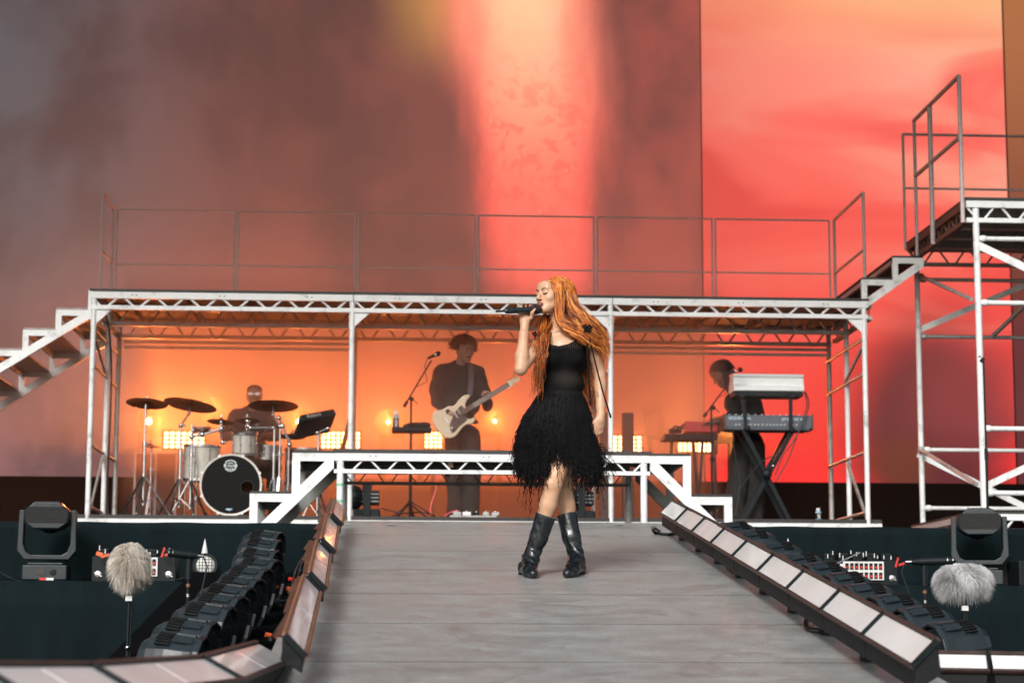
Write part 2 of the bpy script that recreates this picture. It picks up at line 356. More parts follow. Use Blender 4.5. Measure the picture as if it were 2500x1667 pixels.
def right_picture(M, co, X, Z):
    mp = M.n('ShaderNodeMapping'); mp.inputs['Scale'].default_value = (.33, 1, 1.15); mp.inputs['Location'].default_value = (2.1, 0, .7); M.l(co, mp.inputs[0])
    cl = M.n('ShaderNodeTexNoise', Scale=.8, Detail=3.0, Distortion=.8); M.l(mp.outputs[0], cl.inputs['Vector'])
    up = mrange(M, Z, szz(1100, 2100), szz(150, 2100))
    c = mixc(M, up, lin((240, 52, 48)), lin((255, 112, 100)))
    ax = mrange(M, X, sx(1900), sx(2420))
    f = mth(M, 'MULTIPLY', mrange(M, cl.outputs[0], .42, .68), mth(M, 'ADD', .35, mth(M, 'MULTIPLY', ax, .6)))
    c = mixc(M, mth(M, 'MULTIPLY', f, up), c, lin((255, 178, 150)))
    c = mixc(M, mrange(M, cl.outputs[0], .44, .30, 0, .7), c, lin((225, 66, 62)))
    top = mth(M, 'MULTIPLY', mrange(M, Z, szz(200, 2100), szz(-80, 2100)), mrange(M, X, sx(1740), sx(2250), .45, 1))
    c = mixc(M, top, c, lin((255, 196, 140)))
    # dark smoke ball low on the right
    def blob(px, py, rx, rz_, soft=.5):
        dx = mth(M, 'DIVIDE', mth(M, 'SUBTRACT', X, sx(px)), rx); dz = mth(M, 'DIVIDE', mth(M, 'SUBTRACT', Z, szz(py, px)), rz_)
        d = mth(M, 'SQRT', mth(M, 'ADD', mth(M, 'MULTIPLY', dx, dx), mth(M, 'MULTIPLY', dz, dz)))
        return mrange(M, mth(M, 'ADD', d, mth(M, 'MULTIPLY', mth(M, 'SUBTRACT', cl.outputs[0], .5), .6)), 1 - soft, 1 + soft, 1, 0)
    c = mixc(M, mth(M, 'MULTIPLY', blob(2270, 1060, 1.05, 1.5, .42), .96), c, lin((82, 38, 44)))
    c = mixc(M, mth(M, 'MULTIPLY', blob(2400, 950, .9, .8, .7), .25), c, lin((205, 80, 80)))
    c = mixc(M, mth(M, 'MULTIPLY', blob(2190, 1135, .42, .34, .6), .6), c, lin((110, 58, 32)))
    return c
def far_picture(M, co, X, Z):
    return mixc(M, mrange(M, Z, szz(900, 2480), szz(0, 2480)), lin((92, 40, 46)), lin((176, 110, 70)))
SC = dict(smoke_grey=(76, 79, 84), brown=(98, 60, 57), redR=(138, 66, 60), smoke_glow=(160, 78, 66), smoke_cloud=(60, 48, 49), colLow=(246, 92, 82), colTop=(255, 132, 110))
zs = at(1000, 1170, SCR_Y).z
screen('led_screen', -8.5, sx(1715), zs, 11.0, SCR_Y, 'wide dim screen with painted brown smoke haze behind the band, crossed by one bright pink column', centre_haze_picture)
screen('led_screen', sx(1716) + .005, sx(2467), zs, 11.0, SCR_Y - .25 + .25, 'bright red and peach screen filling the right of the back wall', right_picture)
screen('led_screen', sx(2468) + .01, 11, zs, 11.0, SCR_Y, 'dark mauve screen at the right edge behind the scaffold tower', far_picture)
# black masking wall below the screens
b = MB(); b.span((-9, SCR_Y - .05, Z_ST + .002), (11.5, SCR_Y + .05, zs - .005)); tag(b.build('masking_wall', m_void), 'low black cloth wall running under the led screens', 'wall')
# ================================================================== scaffolding
def truss(m, a, b_, zt, h, ct=.055, cb=.042, th=.05, period=.325, dr=.011, dk=0, phase=0):
    """ladder beam from a to b (x, y), its top at zt: flat top chord, bottom chord, zig-zag bracing with gaps at the chords"""
    A = Vector((a[0], a[1], 0)); B = Vector((b_[0], b_[1], 0)); d = (B - A); L = d.length; d.normalize()
    up = Vector((0, 0, 1)); m.cm = 0
    m.bar(A + up*(zt-ct/2), B + up*(zt-ct/2), th, ct); m.bar(A + up*(zt-h+cb/2), B + up*(zt-h+cb/2), th, cb)
    n = max(1, round(L / period)); p = L / n
    for i in range(n):
        x0 = i * p
        for (s, e) in ((.04, .30), (.80, .54)):
            m.tube([A + d*(x0 + p*s) + up*(zt-ct+.002), A + d*(x0 + p*e) + up*(zt-h+cb-.002)] if True else None, dr, 6)
        m.v  # keep
    return m
def holes(m, a, b_, zt, y, n=3):
    for i in range(n):
        for k in (-.022, .022):
            t = (i + .5) / n; x = a + (b_ - a) * t + k
            m.cyl((x, y, zt), (x, y - .0035, zt), .006, 8)
X0 = at(222, 712, FY).x; X3 = at(2118, 733, FY).x; BAYW = (X3 - X0) / 3
ZTOP = (at(222, 711, FY).z + at(1170, 724, FY).z + at(2118, 735, FY).z) / 3
HT = .17
XB = [X0 + BAYW * i for i in range(4)]
riser = empty('stage_riser', ((X0 + X3)/2, (FY+BY)/2, Z_ST), 'wide white two-level scaffold with a low roof, sheltering the band', 'scaffold stage')
# floor deck and its trusses
m = MB(); m.span((X0 - .06, FY - .02, Z_RF - .035), (X3 + .09, BY + 1.6, Z_RF)); m.build('floor_deck', m_deck, riser)
for i in range(3):
    m = MB(); truss(m, (XB[i] - (.06 if i == 0 else -.0), FY), (XB[i+1] + (.09 if i == 2 else 0), FY), Z_RF - .037, .21, period=.41, dr=.010, ct=.05); m.build('floor_truss', m_alu, riser)
# roof deck with joists and trusses
m = MB(); m.span((X0 - .01, FY - .03, ZTOP), (X3 + .01, BY + .03, ZTOP + .022)); m.build('roof_deck', [m_deck], riser)
m = MB(); m.span((X0 + .03, FY + .06, ZTOP - .004), (X3 - .03, BY - .06, ZTOP - .002)); m.build('roof_underside', m_ply, riser)
m = MB(); 
for i in range(13):
    x = X0 + .3 + i * (X3 - X0 - .6) / 12; m.span((x - .02, FY + .04, ZTOP - .075), (x + .02, BY - .04, ZTOP - .006))
m.build('roof_joist_set', m_ply, riser)
for i in range(3):
    a, c = XB[i] + (.004 if i else -.0), XB[i+1] - .004
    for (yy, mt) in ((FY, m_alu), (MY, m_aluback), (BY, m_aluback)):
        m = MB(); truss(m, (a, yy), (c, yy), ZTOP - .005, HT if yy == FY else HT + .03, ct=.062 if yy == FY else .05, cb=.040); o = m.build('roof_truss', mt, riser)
    m = MB(); holes(m, a, c, ZTOP - .035, FY - .026, 3); m.build('bolt_hole', m_black2, riser)
for x in (X0, XB[1], XB[2], X3):
    m = MB(); truss(m, (x + .03, FY + .04), (x + .03, BY - .04), ZTOP - .006, HT, dr=.009, ct=.045, cb=.035); m.build('side_truss', m_aluback, riser)
# legs, front ones white, with joint collars; gusset plates under the roof truss
PZ = ZTOP - HT - .005
def leg(m, x, y, z0, z1, r=.0255, col=(.38, .72)):
    m.tube([(x, y, z0), (x, y, z1)], r, 14)
    for t in col:
        z = z0 + (z1 - z0) * t; m.tube([(x, y, z - .004), (x, y, z + .004)], r + .0035, 14); m.tube([(x, y, z+.03), (x, y, z+.036)], r + .0025, 14)
legx = [X0 + .035, XB[1] - .01, XB[2] - .02, X3 - .04]
for i, x in enumerate(legx):
    m = MB(); leg(m, x, FY, Z_RF - .16, ZTOP - .07); 
    m.build('front_leg', m_alu, riser, smooth=True)
    s_ = -1 if i == 3 else 1
    if i == 2: s_ = -1
    m = MB(); Mx = Matrix(((1, 0, 0, x), (0, 0, -1, FY + .006), (0, 1, 0, PZ), (0, 0, 0, 1)))
    m.prism([(-.028, .0), (s_*.17, 0), (s_*.028, -.13), (s_*.028, -.15), (-s_*.028, -.15)] if s_ > 0 else [(.028, 0), (.028, -.15), (-.028, -.15), (-.028, -.13), (-.17, 0)], Mx, .012)
    m.build('gusset_plate', m_alu, riser)
for x in (legx[0] + .03, legx[1], legx[2], legx[3] + .01):
    for yy in ((MY, BY) if x in (legx[0] + .03, legx[3] + .01) else (BY,)):
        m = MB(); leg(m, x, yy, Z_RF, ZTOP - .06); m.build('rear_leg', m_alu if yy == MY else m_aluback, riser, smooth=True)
def ledger(m, p, q, r=.018): m.tube([p, q], r, 10)
for x, name in ((legx[0] + .015, 'side_ledger'), (legx[3] - .01, 'side_ledger')):
    for py in (815, 903, 1098, 1247):
        z = CZ + (1570 - py) / F_PX * FY * 1.0
        m = MB(); ledger(m, (x, FY + .03, z), (x, BY, z), .016); m.build(name, m_aluback, riser, smooth=True)
    zt_, zb_ = CZ + (1570 - 1110) / F_PX * FY, Z_RF + .05
    m = MB(); m.bar((x, MY - .05, zt_), (x, FY + .06, zb_), .02, .035); m.build('side_brace', m_aluback, riser)
    m = MB(); m.bar((x, MY + .1, CZ + (1570 - 905)/F_PX*FY), (x, FY + .06, CZ + (1570 - 835)/F_PX*FY), .02, .03); m.build('side_brace', m_aluback, riser)
# paired horizontal tubes at the back of the outer bays
for i in (0, 2):
    for dz in (0, -.055):
        z = CZ + (1570 - 846) / F_PX * BY + dz
        m = MB(); ledger(m, (XB[i] + .12, BY - .05, z), (XB[i+1] - .06, BY - .05, z), .017); m.build('rear_ledger', m_alu, riser, smooth=True)
    z0_ = CZ + (1570 - 1110) / F_PX * BY
# one depth brace bright through the doorway right of the singer
m = MB(); m.bar((legx[2] - .02, BY, CZ + (1570-960)/F_PX*BY), (legx[2] - .02, FY+.05, CZ + (1570-900)/F_PX*FY), .02, .035); m.build('side_brace', m_aluback, riser)
# guard rails along the back edge: six panels, and short ones at the sides
def rail_panel(p, q, z0, zt, mid, r=.0105, parent=riser, mat=m_rail, name='guard_rail'):
    m = MB(); p = Vector((p[0], p[1], 0)); q = Vector((q[0], q[1], 0)); u = Vector((0, 0, 1))
    m.tube([p + u*z0, p + u*(zt)], r, 8); m.tube([q + u*z0, q + u*zt], r, 8)
    m.tube([p + u*zt, q + u*zt], r, 8); m.tube([p + u*mid, q + u*mid], r * .85, 8)
    return m.build(name, mat, parent, smooth=True)
ZG = at(1170, 526, BY).z; ZGM = at(1170, 657, BY).z
xa = at(280, 600, BY).x; xb = at(2029, 600, BY).x
for i in range(6):
    a = xa + (xb - xa) * i / 6 + .018; c = xa + (xb - xa) * (i + 1) / 6 - .018
    rail_panel((a, BY), (c, BY), ZTOP - .05, ZG, ZGM)
yL = F_PX * (X0 + .1) / (262 - 950); yL = min(max(yL, FY + .3), BY - .5)
rail_panel((xa - .02, 20.75), (xa - .02, BY - .03), ZTOP - .05, ZG, ZGM); rail_panel((xb + .03, 20.2), (xb + .03, BY - .03), ZTOP - .05, ZG, ZGM, r=.016)
# ------------------------------------------------------------------ stair flights made of flat white bars
def stair(name, label, x_top, z_top, s_, run, rise, n, yf, yb, bw, drop, first_post=True, cut_z=None, n_ext=.0, mat_b=None, tread_mat=None):
    """s_=-1: goes down to the left. Each side is a flat frame; between them the treads."""
    root = empty(name, (x_top, (yf + yb)/2, z_top - n*rise), label, 'stairs')
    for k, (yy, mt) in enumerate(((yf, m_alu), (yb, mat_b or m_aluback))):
        m = MB(); t = .035
        for i in range(n):
            xa_, xb_ = x_top + s_*run*i, x_top + s_*run*(i+1); zt_ = z_top - rise*i
            m.span((min(xa_, xb_), yy - t/2, zt_ - bw), (max(xa_, xb_), yy + t/2, zt_))
            zl = max(zt_ - rise - bw*.4, cut_z or -9)
            x1 = xb_ - s_*bw
            m.span((min(x1, xb_), yy - t/2 - .001, zl), (max(x1, xb_), yy + t/2 + .001, zt_ - .0015))
        # stringer: a slanting plank, its upper end cut plumb against the deck
        H = bw * 1.35 * math.hypot(run, rise) / run; sl = rise / run
        zA = z_top - drop; Ltot = run * (n + n_ext)
        if cut_z is not None: Ltot = min(Ltot, (zA - cut_z) / sl)
        Mx = Matrix(((1, 0, 0, x_top), (0, 0, -1, yy + t/2 + .003), (0, 1, 0, 0), (0, 0, 0, 1)))
        if cut_z is not None:
            Lb = (zA - H - cut_z) / sl
            poly = [(0, zA - H), (0, zA), (s_*Ltot, cut_z), (s_*Lb, cut_z)]
        else: poly = [(0, zA - H), (0, zA), (s_*Ltot, zA - sl*Ltot), (s_*Ltot, zA - H - sl*Ltot)]
        if s_ > 0: poly = poly[::-1]
        m.prism(poly, Mx, t + .006); m.build('side_frame', mt, root)
    for i in range(n):
        xa_, xb_ = x_top + s_*run*i, x_top + s_*run*(i+1); zt_ = z_top - rise*i
        m = MB(); m.span((min(xa_, xb_) + .004, yf - .02, zt_ + .001), (max(xa_, xb_) - .004, yb + .02, zt_ + .019)); m.build('tread', tread_mat or m_deck, root)
        m = MB(); xm = xb_ - s_*.03; m.span((xm - .016, yf + .02, zt_ - .05), (xm + .016, yb - .02, zt_ - .004)); m.build('tread_support', m_aluback, root)
    return root
# left flight off the riser
sxr = at(216, 770, FY).x
zt1 = at(175, 757, FY).z
st1 = stair('stair_flight', 'long white metal stairs descending left from the scaffold roof', sxr, zt1, -1, .305, .197, 6, FY, BY - .1, .055, .0, n_ext=.3, mat_b=m_alu, tread_mat=pbr('grey_tread_plate', (.36, .30, .28), .6, 0, .2, 20))
m = MB(); m.span((sxr - .004, FY - .022, zt1 - .09), (sxr + .028, FY + .022, at(216, 708, FY).z)); m.build('end_post', m_alu, st1)
# upper right flight between riser roof and tower
XT = at(2361, 488, 18.3).x
zt2 = at(2200, 630, FY).z
stair('stair_flight', 'short white metal stairs climbing from the scaffold roof to the right tower', XT, zt2, -1, .31, (at(2200, 629, FY).z - at(2120, 682, FY).z), 2, FY, FY + 1.35, .055, .0, n_ext=-.05)
# ------------------------------------------------------------------ tower on the right
TF, TB = 18.35, 20.5; ZTW = at(2420, 489, 18.3).z; ZTWB = at(2480, 1253, 18.3).z; XR = XT + 3.2
tower = empty('scaffold_tower', (XT, (TF+TB)/2, Z_ST), 'tall white scaffold tower with a high platform at the right edge', 'scaffold tower')
m = MB(); m.span((XT - .01, TF - .03, ZTW + .001), (XR, TB + .03, ZTW + .03)); m.build('platform_deck', m_deck, tower)
m = MB(); m.span((XT + .03, TF + .05, ZTW - .003), (XR - .03, TB - .05, ZTW - .001)); m.build('platform_underside', m_ply, tower)
m = MB()
for i in range(4): y = TF + .35 + i*.5; m.span((XT + .05, y - .05, ZTW - .09), (XR - .1, y + .05, ZTW - .005))
m.build('platform_joist_set', m_aluback, tower)
m = MB(); truss(m, (XT, TF), (XR, TF), ZTW, .20, ct=.062); m.build('front_truss', m_alu, tower)
m = MB(); truss(m, (XT, TB), (XR, TB), ZTW, .21, ct=.062, cb=.035); m.build('rear_truss', m_rail, tower)
m = MB(); truss(m, (XT + .01, TF + .05), (XT + .01, TB - .05), ZTW - .002, .20, ct=.06, period=.26); m.build('edge_truss', pbr('rusty_steel', (.17, .075, .05), .6, .2, .3, 20, .2), tower)
for x, yy, mt, r in ((XT + .09, TF, m_alu, .03), (XT + .09, TB, m_alu, .027)):
    m = MB(); leg(m, x, yy, ZTWB + (.0 if yy == TB else .0), ZTW - .07, r, (.2, .47, .63)); m.build('tower_leg', mt, tower, smooth=True)
def hz(py, yy, mt, r=.023, px=2400, x0=None, nm='ledger'):
    z = at(px, py, yy).z; m = MB(); m.tube([(x0 or XT + .11, yy, z), (XR, yy, z)], r, 12)
    m.ball((XT + .15, yy, z), (.045, .032, .032)); m.build(nm, mt, tower, smooth=True)
for py in (583, 739, 1046, 1203): hz(py, TF, m_alu)
for py, mt in ((683, m_rail), (822, m_aluback), (1098, m_alu), (1240, m_alu)): hz(py, TB, mt, .02, 2300)
def flat(a, b_, ya, yb, mt, w_=.06, t=.012, nm='diagonal_brace'):
    p, q = at(*a, ya), at(*b_, yb); m = MB(); d = (q - p).normalized(); m.bar(p, q + d*.25, t, w_); m.build(nm, mt, tower)
flat((2386, 598), (2500, 652), TF - .02, TF - .02, m_alu, .07)
flat((2238, 808), (2500, 697), TB + .05, TB + .05, m_alu, .06)
flat((2240, 1108), (2480, 1226), TB + .05, TB + .05, m_alu, .06)
flat((2398, 1190), (2500, 1143), TF + .06, TF + .06, m_alu, .06)
flat((2424, 820), (2500, 748), TB - .1, TB - .6, m_aluback, .035, .03)
for a, b_ in (((2249, 675), (2372, 731)), ((2249, 1098), (2384, 1181))):
    m = MB(); m.tube([at(*a, TB - .05), at(*b_, TF + .05)], .02, 10); m.ball(at(*a, TB - .05), .035); m.build('depth_brace', m_aluback, tower, smooth=True)
# tower base
m = MB(); m.span((XT - .02, TF, ZTWB - .002), (XR, TB + .05, ZTWB + .02)); m.build('base_deck', m_deck, tower)
m = MB(); truss(m, (XT + .0, TF + .05), (XT + .0, TB), ZTWB - .004, .21, period=.3); m.build('base_side_truss', m_rail, tower)
m = MB(); truss(m, (XT + .03, TF), (XR, TF), ZTWB - .004, .21, period=.42); m.build('base_truss', m_alu, tower)
# tower guard rails
zr = at(2360, 187, TF).z
def yat(px): return F_PX * (XT) / (px - 950) * 1.0
m = MB(); ys = [TF, 19.4, 20.0]
for yy, r in zip(ys, (.02, .024, .017)): m.tube([(XT - .03, yy, ZTW - .2), (XT - .03, yy, zr)], r, 8)
m.tube([(XT - .03, ys[0], zr), (XT - .03, ys[2], zr)], .02, 8); m.tube([(XT - .03, ys[0], zr - .565), (XT - .03, ys[2], zr - .565)], .02, 8)
m.build('side_guard_rail', m_rail, tower, smooth=True)
zz1 = at(2300, 330, TB).z
rail_panel((XT - .02, TB), (XR, TB), ZTW - .05, zz1, zz1 - .56, .014, tower, m_rail, 'rear_guard_rail')
# ------------------------------------------------------------------ low platform at the head of the runway, with steps both sides
PF, PB = 16.16, 17.2
PX0, PX1 = at(816, 1110, PF).x, at(1586, 1115, PF).x; ZP = (at(816, 1106, PF).z + at(1586, 1112, PF).z) / 2
plat = empty('platform', ((PX0 + PX1)/2, (PF+PB)/2, Z_ST), 'low white truss platform behind the singer at the head of the runway', 'platform')
m = MB(); m.span((PX0 - .01, PF - .03, ZP + .001), (PX1 + .01, PB + .03, ZP + .03)); m.build('deck', m_deck, plat)
m = MB(); m.span((PX0 + .03, PF + .06, ZP - .004), (PX1 - .03, PB - .06, ZP - .001)); m.build('deck_underside', m_ply, plat)
m = MB()
for x in (PX0 + .9, PX0 + 1.65): m.span((x - .02, PF + .04, ZP - .10), (x + .02, PB - .04, ZP - .006))
m.build('deck_joist_set', m_ply, plat)
m_plate = pbr('grey_aluminium_side_plate', (.20, .21, .20), .5, .3, .2, 8, dirt=(.1, .1, .1))
m = MB(); truss(m, (PX0, PF), (PX1, PF), ZP, .155, ct=.058, cb=.03, period=.27, dr=.008); m.build('front_truss', m_alu, plat)
m = MB(); m.span((PX0 + .04, PB - .02, ZP - .075), (PX1 - .04, PB + .02, ZP - .003)); truss(m, (PX0 + .04, PB), (PX1 - .04, PB), ZP - .02, .145, ct=.03, cb=.025, period=.27, dr=.006); m.build('rear_truss', m_plate, plat)
m = MB()
for x in np.linspace(PX0 + .35, PX1 - .35, 3):
    for k in (-.022, .022): m.cyl((x + k - .05, PF - .026, ZP - .022), (x + k - .05, PF - .0285, ZP - .022), .005, 8)
m.build('bolt_hole', m_black2, plat)
m = MB()
for x in np.linspace(PX0 + .12, PX1 - .12, 9):
    for k in range(4): m.span((x - .035 + k*.02, PF - .0275, ZP - .049), (x - .026 + k*.02, PF - .0262, ZP - .046))
m.build('chord_slot', m_aluback, plat)
for x, yy in ((at(830, 1200, PF).x, PF), (at(1572, 1200, PF).x, PF), (at(1534, 1200, PB).x, PB), (PX0 + .06, PB)):
    m = MB(); m.tube([(x, yy, Z_ST + .001), (x, yy, ZP - .06)], .027 if yy == PF else .025, 14)
    o = m.build('platform_leg', m_alu, plat, smooth=True)
    if x < PX0 + .1 and yy == PF:
        for py in (1183, 1223):
            z = at(830, py, PF).z; m = MB(); m.tube([(x, yy, z - .011), (x, yy, z + .011)], .0285, 14, False); t = m.build('tape_band', m_green, o)
zr2 = (ZP - at(650, 1204, PF).z)
for s_, xt_, lb in ((-1, PX0 - .002, 'two-step white metal stair at the left end of the low platform'), (1, PX1 + .002, 'two-step white metal stair at the right end of the low platform')):
    stair('step_unit', lb, xt_, ZP - .002, s_, .32, zr2, 2, PF, PB - .05, .062, -.002, cut_z=Z_ST + .002, n_ext=0, mat_b=m_plate)
# ================================================================== stage lights and smoke
m_lens = glow('amber_white_lamp', (1.0, .60, .24), 9.0)
m_amber = glow('amber_lamp_lens', (1.0, .62, .22), 60.0)
AMB = (1.0, .23, .045)
def lamp(name, loc, energy, r=.12, col=AMB, ty='POINT', parent=None, size=None, dir_=None):
    l = bpy.data.lights.new(name, ty); l.energy = energy; l.color = col
    if ty == 'POINT': l.shadow_soft_size = r
    else:
        l.shape = 'RECTANGLE'; l.size, l.size_y = size; l.spread = R(150)
    o = link(bpy.data.objects.new(name, l)); o.location = loc
    if dir_ is not None: o.rotation_euler = Vector(dir_).to_track_quat('-Z', 'Y').to_euler()
    if parent is not None: o.parent = parent; o.matrix_parent_inverse = parent_world(parent).inverted()
    return o
BLY = 23.0
def blinder(px0, px1, py0, py1, nx, ny, label):
    a, b_ = at(px0, py1, BLY), at(px1, py0, BLY)
    root = empty('lamp_panel', ((a.x+b_.x)/2, BLY, Z_RF), label, 'stage light', 'glowing lamp panels along the back of the band')
    m = MB(); m.span((a.x - .02, BLY + .01, a.z - .02), (b_.x + .02, BLY + .12, b_.z + .02))
    m.span(((a.x+b_.x)/2 - .02, BLY + .04, Z_RF), ((a.x+b_.x)/2 + .02, BLY + .08, a.z - .02)); m.span(((a.x+b_.x)/2 - .2, BLY, Z_RF), ((a.x+b_.x)/2 + .2, BLY + .2, Z_RF + .03))
    m.build('housing', m_black2, root)
    m = MB(); sx_, sz_ = (b_.x - a.x) / nx, (b_.z - a.z) / ny
    for i in range(nx):
        for j in range(ny):
            m.ball((a.x + sx_*(i+.5), BLY + .012, a.z + sz_*(j+.5)), (sx_*.43, .03, sz_*.43), n=12, m=6)
    m.build('lens_array', m_lens, root, smooth=True)
    lamp('panel_light', ((a.x+b_.x)/2, BLY - .08, (a.z+b_.z)/2), 2.6, ty='AREA', size=(b_.x-a.x, b_.z-a.z), dir_=(0, -1, .5), parent=root)
for bx0, bx1, nx, lb in ((398, 500, 7, 'glowing lamp panel seen behind the floor drum, leftmost of the row'), (783, 880, 8, 'glowing lamp panel cut by the second scaffold leg'),
                     (1036, 1080, 4, 'small glowing lamp panel beside the guitar body'), (1478, 1568, 6, 'glowing lamp panel beside the tall black column, right of the singer'),
                     (1655, 1748, 8, 'glowing lamp panel under the red keyboard')):
    blinder(bx0, bx1, 1053 if bx0 < 1400 else (1063 if bx0 < 1600 else 1074), 1094 if bx0 < 1400 else 1102, nx, 4 if nx != 6 else 4, lb)
# moving heads at the back: dim bodies with one bright lens, and their light in the smoke
def back_head(px, py, s_, label, e=55, small=False, rr=.07, Y=24.0, towards=(0, -1, .1)):
    c = at(px, py, Y); root = empty('moving_head', (c.x, Y, Z_RF), label, 'moving head light', 'moving head lights behind the band')
    k = s_ * .16
    m = MB(); m.box((c.x + k, Y + .2, Z_RF + .09), (.36, .3, .18)); m.build('base', m_black, root, bevel=.02)
    m = MB(); zc = c.z
    for q in (-1, 1): m.span((c.x + k + q*.22 - .03, Y + .12, Z_RF + .18), (c.x + k + q*.22 + .03, Y + .28, zc + .06))
    m.span((c.x + k - .22, Y + .12, Z_RF + .18), (c.x + k + .22, Y + .28, Z_RF + .25)); m.build('yoke', m_black, root, bevel=.015)
    m = MB(); m.lathe([(.10, -.12), (.16, -.06), (.17, .08), (.13, .2)], (c.x + k*.5, Y + .22, zc), (-s_, -.8, .1), 16); m.build('head', m_black, root, smooth=True)
    m = MB(); m.ball((c.x, Y, zc), (rr*.4, .03, rr*.4)); m.build('lens', m_amber, root, smooth=True)
    lamp('head_light', (c.x, Y - .12, zc), e, r=.05, parent=root)
back_head(363, 1028, 1, 'amber moving head light shining under the left cymbals', 165, rr=.09)
back_head(728, 1029, 1, 'amber moving head light shining above the black drum pad', 62, rr=.06)
back_head(948, 1030, 1, 'amber moving head light left of the guitarist', 62, rr=.05)
back_head(1208, 1028, -1, 'amber moving head light between guitarist and singer', 62, rr=.05)
back_head(1778, 1046, -1, 'amber moving head light behind the red keyboard', 62, rr=.08)
back_head(520, 1000, 1, 'amber moving head light hidden in glow behind the drummer', 62, rr=.04)
# smoke: even volumes filling the back of the stage, thicker on the left and over the band
def smoke(name, a, b_, dens, col, g=.25):
    m = MB(); m.span(a, b_); M = Mat(name + '_air'); M.t.nodes.remove(M.b)
    v = M.n('ShaderNodeVolumePrincipled'); v.inputs['Density'].default_value = dens; v.inputs['Color'].default_value = (*col, 1); v.inputs['Anisotropy'].default_value = g
    M.l(v.outputs[0], M.out.inputs['Volume']); o = m.build(name, M.m); return tag(o, kind='stuff')
XS = sx(1716)
smoke('stage_smoke', (-8, 20.1, zs + .02), (XS - .02, SCR_Y - .12, 10.5), .06, (.82, .86, .90))
smoke('stage_smoke', (XS + .0, 20.1, zs + .02), (10.5, SCR_Y - .12, 10.5), .03, (.88, .84, .84))
smoke('band_smoke', (X0 + .25, 20.15, Z_RF + .50), (at(1745, 1000, 21.0).x, 23.8, ZTOP + .25), .34, (.92, .72, .64), .55)
smoke('floor_smoke', (X0 + .25, 20.15, Z_RF + .01), (at(1745, 1000, 21.0).x, 23.8, Z_RF + .49), .17, (.92, .74, .66), .5)
# ================================================================== lights, microphones and boxes at the front
ORD = ['first', 'second', 'third', 'fourth', 'fifth', 'sixth', 'seventh', 'eighth', 'ninth', 'tenth', 'eleventh']
def np_mesh(name, V, Fq, mat, parent=None, smooth=True, attr=None):
    me = bpy.data.meshes.new(name); nv, nf = len(V), len(Fq); k = Fq.shape[1]
    me.vertices.add(nv); me.vertices.foreach_set('co', np.ascontiguousarray(V, dtype=np.float32).ravel())
    me.loops.add(nf * k); me.loops.foreach_set('vertex_index', np.ascontiguousarray(Fq, dtype=np.int32).ravel())
    me.polygons.add(nf); me.polygons.foreach_set('loop_start', np.arange(0, nf * k, k, dtype=np.int32)); me.polygons.foreach_set('loop_total', np.full(nf, k, dtype=np.int32))
    if smooth: me.polygons.foreach_set('use_smooth', np.ones(nf, dtype=bool))
    if attr is not None:
        a = me.attributes.new('tone', 'FLOAT', 'POINT'); a.data.foreach_set('value', np.ascontiguousarray(attr, dtype=np.float32))
    for m_ in (mat if isinstance(mat, (list, tuple)) else [mat]): me.materials.append(m_)
    me.update(); me.validate()
    o = link(bpy.data.objects.new(name, me))
    if parent is not None: o.parent = parent; o.matrix_parent_inverse = parent_world(parent).inverted()
    return o
def strands(name, P, Rr, mat, parent=None, sides=4, tone=None):
    """P (N,K,3) centre lines, Rr (N,K) radii: N thin tapered tubes in one mesh"""
    N, K, _ = P.shape; T = np.gradient(P, axis=1); T /= np.linalg.norm(T, axis=2, keepdims=True) + 1e-9
    ref = np.tile(np.array([.31, .17, .93]), (N, K, 1)); A = np.cross(T, ref); A /= np.linalg.norm(A, axis=2, keepdims=True) + 1e-9; B = np.cross(T, A)
    V = np.empty((N, K, sides, 3))
    for s in range(sides):
        an = 2*math.pi*s/sides; V[:, :, s] = P + (A*math.cos(an) + B*math.sin(an)) * Rr[..., None]
    i = np.arange(N)[:, None, None]; k = np.arange(K-1)[None, :, None]; s = np.arange(sides)[None, None, :]; s2 = (s+1) % sides
    b_ = i*K*sides
    Fq = np.stack([b_+k*sides+s, b_+k*sides+s2, b_+(k+1)*sides+s2, b_+(k+1)*sides+s], -1).reshape(-1, 4)
    tn = None if tone is None else np.repeat(np.repeat(tone[:, None], K, 1)[:, :, None], sides, 2).ravel()
    return np_mesh(name, V.reshape(-1, 3), Fq, mat, parent, True, tn)
def tone_mat(name, stops, rough=.5, spec=.4, aniso=0, trans=0):
    M = Mat(name); a = M.n('ShaderNodeAttribute'); a.attribute_name = 'tone'
    nz = M.n('ShaderNodeTexNoise', Scale=35.0); tc = M.n('ShaderNodeTexCoord'); M.l(tc.outputs['Object'], nz.inputs['Vector'])
    f = mth(M, 'ADD', a.outputs['Fac'], mth(M, 'MULTIPLY', mth(M, 'SUBTRACT', nz.outputs[0], .5), .35))
    M.l(M.ramp(f, stops), M.b.inputs['Base Color']); M.b.inputs['Roughness'].default_value = rough; M.b.inputs['Specular IOR Level'].default_value = spec
    return M.m
